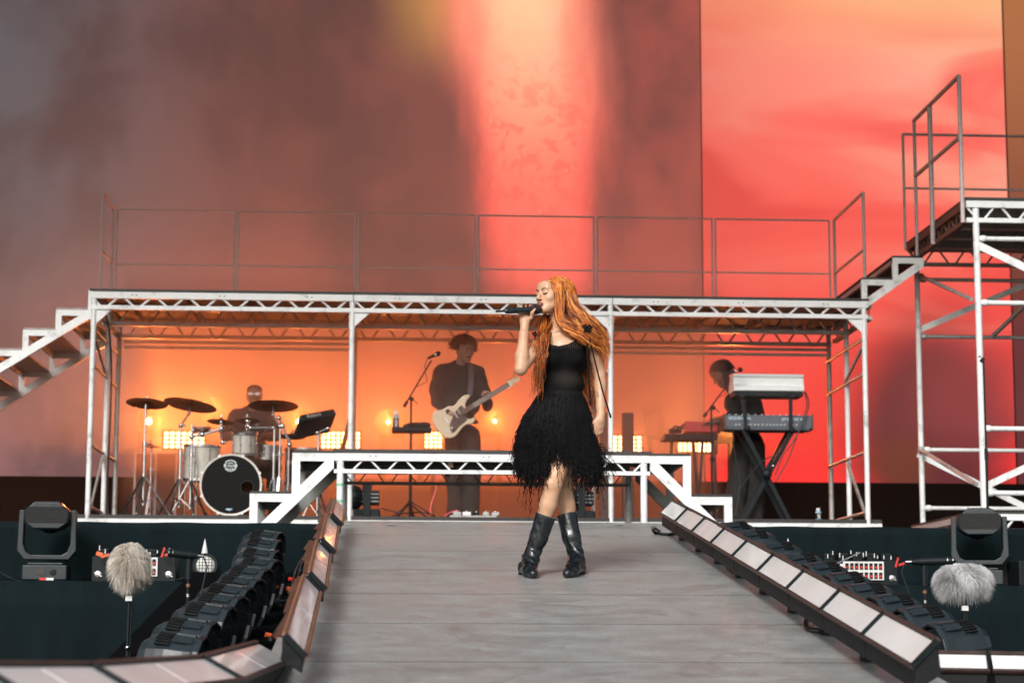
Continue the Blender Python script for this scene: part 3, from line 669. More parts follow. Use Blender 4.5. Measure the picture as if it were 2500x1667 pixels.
# ------------------------------------------------------------------ light boxes beside the runway
m_panel = pbr('frosted_white_panel', (.78, .78, .77), .22, 0, .05, 3, .03, 30, dirt=(.68, .68, .67), dscale=2, coat=.3)
m_rim = pbr('brown_box_rim', (.050, .028, .023), .5, 0, .4, 25, .2)
m_rim2 = pbr('orange_brown_rim', (.20, .095, .05), .5, 0, .3, 25, .2)
def light_box(I0, I1, s_, label, npan=1, left=False, W_=.132, tilt=.80, parent_group=None, end_cap=False, out=None):
    """I0 far, I1 near ends of the lower inner edge; the panel leans up and outward (side s_)"""
    I0, I1 = Vector(I0), Vector(I1); d = (I1 - I0).normalized()
    o = Vector(out) if out is not None else Vector((s_, 0, 0)); o = (o - d * o.dot(d)).normalized(); u = o.cross(d); u = u if u.z > 0 else -u
    t = (o * math.cos(tilt) + u * math.sin(tilt)).normalized(); nrm = (u * math.cos(tilt) - o * math.sin(tilt)).normalized()
    root = empty('light_box', (I0 + I1) / 2, label, 'light box', parent_group or ('light boxes along the runway edges'))
    L = (I1 - I0).length; rim = m_rim2 if left else m_rim
    def P(a, b_, c): return I0 + d * a + t * b_ + nrm * c
    dz = Vector((0, 0, -.085 if not left else -.06)); bo = o * .012
    m = MB(); m.add([P(.008, .006, -.012), P(L-.008, .006, -.012), P(L-.008, W_-.01, -.012), P(.008, W_-.01, -.012), P(.012, .0, -.0) + dz + bo, P(L-.012, .0, -.0) + dz + bo, P(L-.02, W_, -.02) + dz*1.3, P(.02, W_, -.02) + dz*1.3],
          [(0,3,2,1),(4,5,6,7),(0,1,5,4),(1,2,6,5),(2,3,7,6),(3,0,4,7)]); m.build('housing', m_black2, root, bevel=.004)
    for k in range(npan):
        a0, a1 = L*k/npan + .007, L*(k+1)/npan - .008
        m = MB(); m.add([P(a0, .012, 0), P(a1, .012, 0), P(a1, W_-.012, 0), P(a0, W_-.012, 0), P(a0, .012, -.008), P(a1, .012, -.008), P(a1, W_-.012, -.008), P(a0, W_-.012, -.008)],
              [(0,3,2,1),(4,5,6,7),(0,1,5,4),(1,2,6,5),(2,3,7,6),(3,0,4,7)]); m.build('panel', m_panel, root)
    up = nrm
    for b0 in (0, W_):
        m = MB(); m.bar(P(0, b0, .0), P(L, b0, .0), .014 if b0 == 0 else .016, .018, up); m.build('edge_rim', rim, root, bevel=.003)
    m = MB(); m.bar(P(L - .004, .0, .001), P(L - .004, W_, .001), .012, .022, up); m.build('end_bar', m_black, root)
    if left:
        jj = random.Random(int(L*1e5) + int(abs(I0.y)*100)); n = 3; m = MB()
        for k in range(n):
            a0, a1 = L*k/n + .01, L*(k+1)/n - .004; w1, w2 = jj.uniform(.015, .04), jj.uniform(.025, .055)
            q = (-nrm*.55 + t*.9).normalized()
            A = [P(a0, W_, -.005), P(a1, W_, -.005), P(a1 + .05, W_, -.005) + q*w2, P(a0 + .03, W_, -.005) + q*w1]
            m.add(A + [p - u*.006 for p in A], [(0,1,2,3),(4,7,6,5),(0,4,5,1),(1,5,6,2),(2,6,7,3),(3,7,4,0)])
        m.build('wooden_flap', m_wood, root)
    m = MB()
    for a in (L*.5,):
        p = P(a, W_*.5, -.09); zb = rz(p.y) + .002
        if out is None and p.z > zb: m.bar(p, Vector((p.x, p.y, zb)), .045, .09)
        if out is not None: m.bar(p, Vector((p.x, p.y, p.z - .25)), .03, .03)
    if m.v: m.build('foot_bracket', m_black, root)
    return root
HI = .155
r0, r1 = on_ramp(1611, 1253, HI), on_ramp(2228, 1628, HI)
NR = 9
for i in range(NR):
    a = r0.lerp(r1, i / NR); b_ = r0.lerp(r1, (i + 1) / NR - .0005)
    light_box(a, b_, 1, 'white-topped light box, %s from the stage along the right runway edge' % ORD[i])
l0, l1 = on_ramp(842, 1241, HI), on_ramp(744, 1612, HI)
cuts = [0, .215, .47, .715, 1]
for i in range(4):
    a = l0.lerp(l1, cuts[i]); b_ = l0.lerp(l1, cuts[i+1] - .012); a = a + Vector((-.010, 0, .0)) * (i > 0); b_ = b_ + Vector((.012, 0, .004)) * (i < 3)
    light_box(a, b_, -1, 'two-panel light box with brown wooden flaps, %s from the stage along the left runway edge' % ORD[i], 2, True, W_=.110 if i else .10)
# boxes that turn the corner at the foot of the runway
fp = [at(706, 1612, 8.45), at(590, 1660, 6.7), at(330, 1690, 5.6), at(60, 1700, 4.9), at(-330, 1722, 4.2)]
for i in range(4):
    a, b_ = fp[i], fp[i+1]; dd = (b_ - a); out = Vector((-dd.y, dd.x, 0)).normalized(); out = out if out.y > 0 else -out
    light_box(a, b_ - dd*.01, 1, ('blurred white light box at the left foot of the runway, %s from the corner' % ORD[i]), 2, False, W_=.15, tilt=.5, out=out)
fr = [at(2262, 1634, 8.45), at(2420, 1637, 8.40), at(2570, 1640, 8.36)]
for i in range(2):
    a, b_ = fr[i], fr[i+1]
    light_box(a + Vector((.004, 0, 0)), b_ - (b_-a)*.015, 1, ('white-topped light box facing front at the right foot of the runway, %s from the corner' % ORD[i]), 1, False, W_=.12, tilt=.62, out=(0, 1, 0))
m = MB(); m.span((fr[0].x - .02, 8.46, 0), (5.6, 8.62, CZ - .13)); tag(m.build('front_barrier', m_black2), 'black board standing under the front light boxes at right', 'barrier')
# ------------------------------------------------------------------ rows of round wash lights on the side ledges
def wash_light(label):
    root = empty('wash_light', (0, 0, 0), label, 'wash light', 'round wash lights in two rows beside the runway')
    # local: front of the lamp points +X; origin at the base
    zc = .30
    m = MB(); m.lathe([(.045, -.155), (.085, -.145), (.108, -.11), (.118, -.07), (.126, -.03), (.128, .05), (.134, .085), (.140, .092), (.140, .118), (.128, .12), (.118, .09)], (0, 0, zc), (1, 0, 0), 12)
    body = m.build('head', m_housing, root, bevel=.004)
    m = MB()
    for k in range(-7, 8):
        a = R(90 + k*7.2); rr_ = .1275; c = Vector((-.045, rr_*math.cos(a), zc + rr_*math.sin(a)))
        Mx = Matrix.Rotation(a - R(90), 3, 'X'); m.box(c, (.062, .0075, .012), Mx)
    m.build('cooling_vent', m_black2, body)
    m = MB()
    for a_ in (58, 90, 122):
        a = R(a_); c = Vector((.035, .131*math.cos(a), zc + .131*math.sin(a))); Mx = Matrix.Rotation(a - R(90), 3, 'X')
        m.box(c, (.085, .048, .010), Mx); m.box(c + Vector((.052, 0, 0)), (.02, .012, .016), Mx)
    m.build('cover_plate', m_housing, body, bevel=.002)
    m = MB(); m.lathe([(.002, .103), (.05, .108), (.112, .104), (.118, .095)], (0, 0, zc), (1, 0, 0), 20); m.build('lens', pbr('dark_glass_lens', (.03, .035, .04), .08, 0, .1, 60), body, smooth=True)
    m = MB()
    for q in (-1, 1): m.box((0, q*.148, zc*.62), (.05, .016, zc*.75)); 
    m.box((0, 0, .09), (.07, .31, .03)); m.build('yoke', m_black, root, bevel=.003)
    m = MB(); Mx = Matrix.Translation((0, 0, 0)); m.prism([(-.12, -.08), (.12, -.08), (.17, 0), (.12, .08), (-.12, .08), (-.17, 0)], Mx, .075); m.build('base', m_black, root, bevel=.005)
    return root
proto = wash_light('x')
slope = math.atan(RS)
LPX = [(628, 1340), (620, 1362), (612, 1390), (612, 1416), (585, 1440), (560, 1467), (533, 1490), (510, 1515), (478, 1543), (432, 1583), (400, 1622)]
RPX = [(1808, 1316), (1856, 1340), (1918, 1372), (1972, 1402), (2026, 1427), (2080, 1455), (2136, 1484), (2198, 1514), (2274, 1547), (2350, 1586)]
def place_row(pts, s_, words_):
    n = len(pts)
    for i, (px, py) in enumerate(pts):
        Yd = 15.2 - (15.2 - 9.3) * (i / (n - 1)) ** 1.0
        Yd = F_PX / (F_PX/15.2 + (F_PX/9.2 - F_PX/15.2) * (i / (n - 1)))
        c = at(px, py, Yd); o = proto if (s_ < 0 and i == 0) else copy_tree(proto)
        o['label'] = 'black round wash light, %s from the stage in the row %s of the runway' % (ORD[i], words_)
        yaw = (R(-14) if s_ < 0 else R(180 + 14)) + R(random.uniform(-7, 7)); o.rotation_euler = (R(random.uniform(-2, 2)), R(8 if s_ < 0 else 8), yaw)
        k_ = .97 if s_ > 0 else 1.03; o.scale = (k_,)*3; o.location = c - Vector((0, 0, .30*k_))
place_row(LPX, -1, 'left'); place_row(RPX, 1, 'right')
# cables lying on the ledges and by the runway
def cable(pts, r, mat, label, name='cable', cat='cable', n=7):
    pts = [Vector(p) for p in pts]; out = []
    for i in range(len(pts) - 1):
        p0, p1, p2, p3 = pts[max(i-1, 0)], pts[i], pts[i+1], pts[min(i+2, len(pts)-1)]
        for k in range(6):
            t = k / 6; out.append(.5*((2*p1) + (p2-p0)*t + (2*p0-5*p1+4*p2-p3)*t*t + (3*p1-p0-3*p2+p3)*t**3))
    out.append(pts[-1]); m = MB(); m.tube(out, r, n)
    o = m.build(name, mat, smooth=True)
    return tag(o, label, cat) if label else o
m_cable = pbr('black_rubber_cable', (.010, .013, .015), .45, 0, .2, 40)
def lpt(px, py, h): return on_ramp(px, py, h)
cable([lpt(795, 1300, -.15), lpt(760, 1345, -.2), lpt(735, 1380, -.05), lpt(722, 1450, -.22), lpt(700, 1500, -.2), lpt(660, 1560, -.1)], .009, m_cable, 'thick black cable looping down beside the left wooden light boxes')
cable([lpt(760, 1330, -.1), lpt(725, 1385, -.2), lpt(712, 1440, -.05), lpt(716, 1475, -.2), lpt(690, 1520, -.05), lpt(650, 1570, -.2)], .007, m_cable, 'thin black cable hanging between wash lights and light boxes at left')
cable([lpt(640, 1456, -.26), lpt(676, 1470, -.2), lpt(712, 1462, -.15), lpt(690, 1480, -.24), lpt(672, 1462, -.2), lpt(720, 1482, -.2)], .008, m_cable, 'black cable coiled on the left ledge beside the runway')
cable([lpt(1610, 1296, .012), lpt(1594, 1287, .06), lpt(1600, 1300, .012), lpt(1630, 1304, .012), lpt(1655, 1300, .012), lpt(1690, 1304, .03)], .011, m_cable, 'short black plug cable looped at the right top of the runway')
cable([lpt(2045, 1538, .012), lpt(1975, 1536, .012), lpt(1970, 1510, .03), lpt(1985, 1494, .06), lpt(2010, 1500, .09)], .012, m_cable, 'black cable curling under the right light boxes onto the runway')
cable([lpt(1790, 1400, .05), lpt(1775, 1385, .03), lpt(1782, 1370, .04), lpt(1800, 1376, .07)], .008, m_cable, 'small black cable loop showing under the right light boxes near the stage')
for px, py, mt, lb in ((700, 1435, m_orange, 'orange cable connector on the left ledge behind the wash lights'), (648, 1548, m_orange, 'orange cable connector on the left ledge nearest the runway foot'), (705, 1412, m_red, 'small red plug on the cables beside the left wooden boxes'),
                       (1853, 1437, m_green, 'pale green plug hanging under the right light boxes'), (1993, 1495, pbr('yellow_plug', (.7, .4, .03), .5), 'small yellow plug under the right light boxes')):
    p = lpt(px, py, .0 if px > 1000 else -.17); m = MB(); m.cyl(p, p + Vector((.055, .02, -.012 if px < 1000 else -.02)), .013, 10); m.cyl(p + Vector((.055, .02, -.012)), p + Vector((.08, .03, -.02)), .008, 8)
    if px > 1000: m.cyl(p, p + Vector((-.01, 0, .10)), .006, 6)
    tag(m.build('cable_connector', mt, smooth=True), lb, 'connector')
# ------------------------------------------------------------------ big moving head lights on the lower tiers
m_orglit = m_housing
def big_head(cx, label, yaw, tilt_dx=0, tape=False, H=.62, Y=15.42):
    root = empty('moving_head', (cx, Y, Z_T1), label, 'moving head light', rz_=yaw)
    def V(x, y, z): return Matrix.Rotation(yaw, 3, 'Z') @ Vector((x, y, z)) + Vector((cx, Y, Z_T1))
    W2 = .215
    def lb(m, name, mat, parent=None, **k):
        m.v = [tuple(V(*p)) for p in m.v]; return m.build(name, mat, parent or root, **k)
    m = MB(); m.box((0, 0, .075), (.37, .30, .125)); m.box((0, 0, .148), (.30, .24, .022)); b0 = lb(m, 'base', m_housing, bevel=.018)
    m = MB(); m.box((-.03, -.152, .08), (.075, .006, .05)); lb(m, 'display', pbr('dark_display', (.03, .03, .025), .15), b0)
    m = MB(); m.lathe([(.004, 0), (.028, 0), (.028, .006), (.018, .008)], (.07, -.150, .08), (0, -1, 0), 18); lb(m, 'control_dial', m_black, b0)
    if tape:
        m = MB(); m.box((-.01, -.153, .022), (.055, .004, .02)); lb(m, 'red_tape', m_red, b0); m = MB(); m.box((.048, -.153, .022), (.06, .004, .02)); lb(m, 'white_tape', m_white, b0)
    # U-shaped yoke
    m = MB(); out = [(-W2-.02, .60), (-W2-.03, .26), (-W2+.03, .185), (W2-.03, .185), (W2+.03, .26), (W2+.02, .60), (W2-.025, .60), (W2-.02, .32), (W2-.045, .25), (W2-.09, .225), (-W2+.09, .225), (-W2+.045, .25), (-W2+.02, .32), (-W2+.025, .60)]
    Mx = Matrix(((1, 0, 0, 0), (0, 0, -1, .06), (0, 1, 0, 0), (0, 0, 0, 1)))
    m.prism(out, Mx, .12); lb(m, 'yoke', m_housing, bevel=.008)
    # head: ribbed block
    zc = .545; m = MB(); pr = [(-.165, -.065), (-.105, -.105), (.105, -.105), (.165, -.065), (.182, -.02), (.182, .055), (.150, .075), (.105, .118), (-.105, .118), (-.150, .075), (-.182, .055), (-.182, -.02)]
    Mx = Matrix(((1, 0, 0, tilt_dx), (0, 0, -1, .15), (0, 1, 0, zc), (0, 0, 0, 1))); m.prism(pr, Mx, .29); hd = lb(m, 'head', m_housing, bevel=.010)
    m = MB()
    for k in range(11): z = zc - .052 + k*.0125; m.box((tilt_dx, -.143, z), (.355, .012, .0055)); 
    lb(m, 'cooling_fin', m_black2, hd)
    m = MB()
    for k in range(13): m.box((tilt_dx - .09 + k*.015, -.05, zc + .122), (.008, .14, .010))
    lb(m, 'top_fin', m_black2, hd)
    m = MB(); m.lathe([(.12, 0), (.13, .03), (.12, .05), (.05, .055), (.003, .056)], (tilt_dx, .14, zc), (0, 1, 0), 20); lb(m, 'lens', m_black, hd, smooth=True)
    return root
H1 = big_head(at(116, 1300, 15.4).x, 'large black moving head light at the far left, base marked with red and white tape', R(2), 0, True)
H2 = big_head(at(2392, 1300, 15.4).x, 'large black moving head light at the right edge behind the fluffy microphone', R(-12), .0)
for q_ in (H1, H2): q_.scale = (.865,)*3; q_.location.z += .003
# ------------------------------------------------------------------ power boxes, cones and round floodlights on the tiers
def power_box(cx, w_, label, sockets, h=.20, Y=15.35):
    root = empty('power_box', (cx, Y, Z_T1), label, 'power box'); z0 = Z_T1 + .004
    m = MB(); m.box((cx, Y, z0 + h*.45), (w_, .26, h*.9)); c0 = m.build('case', m_black, root, bevel=.006)
    for s_ in (-1, 1):
        m = MB(); x = cx + s_*(w_*.42); m.lathe([(.024, 0), (.024, .006), (.012, .01), (.002, .011)], (x, Y - .131, z0 + .05), (0, -1, 0), 18); m.box((x, Y - .140, z0 + .05), (.06, .004, .008), Matrix.Rotation(.5, 3, 'Y')); m.build('butterfly_latch', m_chrome, root, smooth=True)
    m = MB()
    for k in range(5): x = cx - w_*.38 + k*w_*.19; m.box((x, Y + .02, z0 + h*.9 + .03), (.07, .12, .055)); m.box((x, Y - .045, z0 + h*.9 + .045), (.05, .006, .02))
    m.build('socket_block', m_black, root, bevel=.004)
    m = MB()
    for k in range(12):
        x = cx - w_*.45 + (k + random.random()*.6)*w_*.078; m.box((x, Y - .06 - random.random()*.03, z0 + h*.9 + .02 + random.random()*.05), (.006, .004, .022 + random.random()*.014))
    m.build('silver_clip', m_white, root)
    px_, pw, ph = cx + (.02 if sockets else 0), .30, .135
    m = MB(); m.box((px_, Y - .139, z0 + .105), (pw, .014, ph)); m.box((px_ - pw/2 - .012, Y - .137, z0 + .095), (.022, .012, ph*.9)); pl = m.build('socket_panel', m_white, root, bevel=.002)
    for r_ in range(2):
        for k in range(8):
            x = px_ - pw/2 + .026 + k*.0355; z = z0 + .137 - r_*.066
            m = MB(); m.box((x, Y - .148, z), (.024, .008, .046)); sk = m.build('switch', m_black2, pl)
            m = MB(); m.box((x, Y - .153, z - .006), (.015, .005, .016)); m.build('switch_toggle', m_red, pl)
    return root
power_box(at(2095, 1390, 15.3).x, .56, 'black power box with two rows of red switches on the right ledge', True)
power_box(at(330, 1390, 15.3).x, .60, 'black power box half hidden behind the left fluffy microphone', True)
m = MB(); x = at(2478, 1390, 15.3).x; m.span((x, 15.2, Z_T1 + .003), (x + .3, 15.5, Z_T1 + .19)); tag(m.build('flight_case', m_black, bevel=.008), 'small black case cut off by the right edge of the photo', 'case')
m = MB(); x = at(2410, 1390, 15.3).x; x = at(2435, 1390, 15.5).x; m.span((x, 15.5, Z_T1 + .003), (x + .085, 15.7, Z_T1 + .18)); tag(m.build('speaker_box', m_black2, bevel=.005), 'narrow black box standing right of the right moving head', 'box')
def cone(cx, label, Y=15.66, h=.25):
    root = empty('jet_nozzle', (cx, Y, Z_T1), label, 'nozzle', 'pale cone nozzles on the ledges')
    z0 = Z_T1 + .004; m = MB(); m.box((cx, Y, z0 + .05), (.10, .10, .10)); m.box((cx - .06, Y, z0 + .08), (.04, .05, .09)); m.build('base', m_white if cx > 0 else m_black, root, bevel=.01)
    m = MB(); m.lathe([(.042, 0), (.036, .02), (.024, .12), (.018, h - .06)], (cx, Y, z0 + .10), (0, 0, 1), 16); m.lathe([(.018, 0), (.006, .05), (.002, .07)], (cx, Y, z0 + .10 + h - .06), (0, 0, 1), 12); m.build('cone', pbr('white_cone', (.66, .68, .68), .4, 0, .05), root, smooth=True)
    return root
cone(at(1924, 1330, 15.66).x, 'pale cone-shaped nozzle on the right ledge'); cone(at(500, 1340, 15.66).x, 'pale cone-shaped nozzle on the left ledge behind the floodlight', h=.22)
def flood(cx, label, Y=15.3, zc=.126):
    root = empty('floodlight', (cx, Y, Z_T1), label, 'floodlight'); z = Z_T1 + zc
    m = MB(); m.lathe([(.03, .13), (.06, .12), (.075, .06), (.078, 0), (.088, -.005), (.088, -.022), (.070, -.022), (.066, .0)], (cx, Y, z), (.05, 1, 0), 24); m.build('drum_housing', m_black, root, smooth=True)
    m = MB(); m.ball((cx, Y - .008, z), (.068, .012, .068), n=24); ln = m.build('lens', pbr('milky_lens', (.60, .62, .60), .3), root, smooth=True)
    m = MB()
    for k in (-.045, -.022, 0, .022, .045):
        h_ = math.sqrt(.068**2 - k*k); m.box((cx + k, Y - .0225, z), (.0022, .003, 2*h_)); m.box((cx, Y - .0240, z + k), (2*h_, .003, .0022))
    m.build('wire_guard', m_black2, ln)
    m = MB(); m.box((cx, Y + .05, Z_T1 + .012), (.2, .12, .02)); 
    for q in (-1, 1): m.box((cx + q*.098, Y + .05, Z_T1 + .075), (.010, .03, .14))
    m.build('bracket', m_black, root, bevel=.003); return root
flood(at(502, 1377, 15.3).x, 'round black floodlight with a gridded milky lens on the left ledge')
flood(at(1952, 1382, 15.35).x, 'round black floodlight mostly hidden behind the right wash lights')
for px, py, mt, lb in ((243, 1352, m_orange, 'knotted orange tape tied to the left power box'), (398, 1348, m_red, 'red tape tag standing up on the left power box'), (2190, 1372, m_red, 'red tape tag beside the right power box'), (2278, 1428, m_red, 'short red tag low beside the right power box')):
    p = at(px, py, 15.12); m = MB()
    m.box(p, (.05 if mt is m_orange else .014, .006, .03 if mt is m_orange else .075), Matrix.Rotation(.3, 3, 'Y')); m.box(p + Vector((.04, 0, -.012)), (.06, .006, .018), Matrix.Rotation(-.35, 3, 'Y'))
    tag(m.build('tape_tag', mt, bevel=.003), lb, 'tape')
cable([at(2100, 1348, 15.1), at(2050, 1372, 15.1), at(2005, 1395, 15.1), at(1990, 1415, 15.1)], .005, pbr('grey_cable', (.2, .2, .22), .5), 'grey cable with a violet plug running to the right power box')
cable([at(430, 1415, 15.1), at(500, 1400, 15.02), at(560, 1412, 15.1)], .004, m_cable, 'thin cable lying on the left ledge below the floodlight')
cable([at(-10, 1390, 15.2), at(30, 1412, 15.2), at(60, 1418, 15.1)], .004, m_cable, 'thin cable on the left ledge at the photo edge')
# ------------------------------------------------------------------ microphones with fur covers, and bare ones, on stands
def fur_cover(c, r, axis_len, n, length, mat, root, ax=(1, 0, 0), seed=3):
    g = np.random.default_rng(seed); u = g.normal(size=(n, 3)); u /= np.linalg.norm(u, axis=1, keepdims=True)
    base = np.array(c) + u * np.array(r) + np.outer(np.sign(u @ np.array(ax)) * axis_len * np.minimum(1, np.abs(u @ np.array(ax)) * 2.2), ax)
    K = 5; t = np.linspace(0, 1, K)[None, :, None]; L = (length * g.uniform(.5, 1.45, n))[:, None, None]
    side = g.normal(size=(n, 3)) * .35; clump = np.stack([np.sin(base[:, 0]*60 + base[:, 2]*35), np.cos(base[:, 1]*50 + base[:, 0]*40), np.sin(base[:, 2]*70 + base[:, 0]*30)], 1) * .55
    D = u + side + clump; D /= np.linalg.norm(D, axis=1, keepdims=True)
    P = base[:, None, :] + D[:, None, :] * L * t + np.array([0, 0, -1.0])[None, None, :] * L * .75 * t**2
    Rr = .0019 * (1.05 - np.linspace(0, 1, K))[None, :] * np.ones((n, 1)); tone = np.clip(g.normal(.5, .22, n) + .18*np.sin(base[:, 0]*45 + base[:, 2]*30), 0, 1)
    return strands('fur_cover', P, Rr, mat, root, 3, tone)
m_furL = tone_mat('grey_beige_fur', [(0, (.22, .185, .15)), (.5, (.66, .59, .51)), (1, (.92, .88, .80))], .7, .2)
m_furR = tone_mat('silver_grey_fur', [(0, (.20, .20, .205)), (.5, (.68, .685, .69)), (1, (.95, .95, .95))], .7, .2)
def furry_mic(px, py, Y, r, al, label, mat, n, lens, foot_py, seed):
    c = at(px, py, Y); root = empty('microphone_stand', (c.x, c.y, 0), label, 'microphone')
    m = MB(); m.ball(c, (r[0] * .97 + al, r[1] * .97, r[2] * .97)); m.build('muff_core', pbr('muff_backing', (.10, .09, .08) if al == 0 else (.13, .13, .13), .9), root, smooth=True)
    fur_cover(c, r, al, n, lens, mat, root, seed=seed)
    f = Vector((c.x, c.y, c.z - r[2] - .02)); m = MB(); m.tube([f + Vector((.0, 0, .05)), f + Vector((0, 0, -.05)), f + Vector((-.005, 0, -.09))], .013, 8); m.build('clamp', m_black, root)
    m = MB(); m.box(f + Vector((.0, -.012, -.075)), (.034, .02, .026)); m.box(f + Vector((.006, -.023, -.07)), (.006, .003, .012)); m.build('mount', m_white, root, bevel=.002)
    m = MB(); b0 = Vector((f.x - .012, f.y, 0.03)); m.tube([f + Vector((0, 0, -.09)), b0], .009, 10); m.tube([f + Vector((.014, 0, -.09)), Vector((f.x + .004, f.y, .5))], .005, 8)
    m.build('pole', m_black, root, smooth=True)
    m = MB(); m.ball(Vector((f.x, f.y - .012, c.z - .43)), .013); m.build('knob', m_chrome, root, smooth=True)
    for a in (30, 150, 270):
        m = MB(); e = Vector((math.cos(R(a)), math.sin(R(a)), 0)); m.tube([b0 + Vector((0, 0, .22)), b0 + e*.3 + Vector((0, 0, -.015))], .009, 8); m.build('leg', m_black, root, smooth=True)
    return root
furry_mic(318, 1372, 10.8, (.074, .074, .088), 0, 'round beige fluffy microphone cover on a thin stand at left', m_furL, 9000, .042, 1600, 3)
furry_mic(2352, 1410, 10.8, (.068, .068, .062), .052, 'long silver-grey fluffy microphone cover on a stand at right', m_furR, 11000, .040, 1600, 4)
def slim_mic(a, b_, Y, px_s, label, tip_s, py_ball):
    p, q = at(*a, Y), at(*b_, Y - .03); root = empty('microphone_stand', (at(px_s, 1400, Y).x, Y, 0), label, 'microphone')
    d = (q - p).normalized(); L = (q - p).length
    m = MB(); m.tube([p, p + d*L*.12], .016, 14); m.tube([p + d*L*.12, p + d*L*.2], .0175, 14); m.tube([p + d*L*.2, q], .0205, 14); bd = m.build('microphone_body', m_black, root, smooth=True)
    m = MB(); e = p if tip_s > 0 else q; m.tube([p + d*L*.86, p + d*L*.885], .0212, 14); m.lathe([(.012, 0), (.018, .0), (.018, .004)], q, d, 14); m.build('silver_ring', m_chrome, bd, smooth=True)
    m = MB(); m.tube([p + d*L*.02, p - d*.03], .009, 10); m.build('plug', m_chrome, bd, smooth=True)
    s0 = at(px_s, (a[1]+b_[1])/2 + 12, Y)
    m = MB(); m.tube([s0 + Vector((0, 0, .02)), s0 - Vector((0, 0, .10))], .017, 10); m.tube([s0 - Vector((0, 0, .06)), s0 - Vector((0, 0, .072))], .019, 10); m.build('clip', m_black, root, smooth=True)
    zb = at(px_s, py_ball, Y).z
    m = MB(); m.tube([s0 - Vector((0, 0, .08)), Vector((s0.x, s0.y, zb))], .0085, 10); m.build('upper_pole', m_black2, root, smooth=True)
    for k in (.13, .18):
        m = MB(); zz = s0.z - k; m.tube([(s0.x, s0.y, zz - .008), (s0.x, s0.y, zz + .008)], .0105, 10); m.build('pole_collar', m_rim2 if k < .15 else m_chrome, root, smooth=True)
    m = MB(); m.ball((s0.x + .012, s0.y - .01, zb - .01), (.033, .026, .030)); kb = m.build('boom_clutch', m_black, root, smooth=True)
    m = MB(); m.ball((s0.x + .016, s0.y - .034, zb - .01), (.010, .006, .010)); m.build('bolt_head', m_chrome, kb, smooth=True)
    m = MB(); m.tube([(s0.x - .006, s0.y, zb - .02), (s0.x + .0, s0.y, .03)], .011, 10); m.tube([(s0.x + .020, s0.y, zb - .02), (s0.x + .035, s0.y - .02, .3)], .010, 10); m.build('lower_pole', m_black, root, smooth=True)
    m = MB(); m.lathe([(.12, 0), (.12, .02), (.02, .035)], (s0.x, s0.y, .003), (0, 0, 1), 20); m.build('round_foot', m_black, root, smooth=True)
    m = MB(); pp = [p - d*.03, p - d*.05 + Vector((0, 0, -.05)), Vector((p.x + (.03 if tip_s > 0 else .0), p.y, p.z - .3)), Vector((p.x + .06*tip_s, p.y, .1))]
    m.tube(pp, .004, 6); m.build('lead', m_cable, root, smooth=True)
slim_mic((482, 1356), (412, 1349), 10.6, 461, 'slim black microphone on a stand in front of the left floodlight', -1, 1478)
slim_mic((2225, 1371), (2325, 1368), 10.6, 2256, 'slim black microphone pointing right beside the silver fluffy cover', 1, 1492)
# ================================================================== figures: one continuous surface from blended round volumes
def smin(a, b_, k):
    if k <= 0: return np.minimum(a, b_)
    h = np.clip(.5 + .5*(b_ - a)/k, 0, 1); return b_*(1-h) + a*h - k*h*(1-h)
class Field:
    """a list of volumes; each is (kind, parameters, blend)"""
    def __init__(s): s.p = []
    def cap(s, a, b_, ra, rb=None, k=.02):                     # tapered limb
        s.p.append(('cap', (np.array(a, float), np.array(b_, float), ra, ra if rb is None else rb), k)); return s
    def chain(s, pts, rs, k=.015):
        for i in range(len(pts) - 1): s.cap(pts[i], pts[i+1], rs[i], rs[i+1], k)
        return s
    def ell(s, c, r, M=None, k=.02, sub=False):
        s.p.append(('sub' if sub else 'ell', (np.array(c, float), np.array(r, float), np.array(M) if M is not None else np.eye(3)), k)); return s
    def ext(s, other): s.p += other.p; return s
def eval_field(p, X, Y, Z, kind, off):
    if kind == 'cap':
        a, b_, ra, rb = p; d = b_ - a; L2 = max(d @ d, 1e-9)
        t = np.clip(((X-a[0])*d[0] + (Y-a[1])*d[1] + (Z-a[2])*d[2]) / L2, 0, 1)
        return np.sqrt((X-a[0]-t*d[0])**2 + (Y-a[1]-t*d[1])**2 + (Z-a[2]-t*d[2])**2) - (ra + (rb-ra)*t) - off
    c, r, M = p; r = r + off; x, y, z = X-c[0], Y-c[1], Z-c[2]
    u = (M[0][0]*x + M[0][1]*y + M[0][2]*z)/r[0]; v = (M[1][0]*x + M[1][1]*y + M[1][2]*z)/r[1]; w_ = (M[2][0]*x + M[2][1]*y + M[2][2]*z)/r[2]
    k0 = np.sqrt(u*u+v*v+w_*w_); k1 = np.sqrt((u/r[0])**2 + (v/r[1])**2 + (w_/r[2])**2) + 1e-9
    return k0*(k0-1)/k1
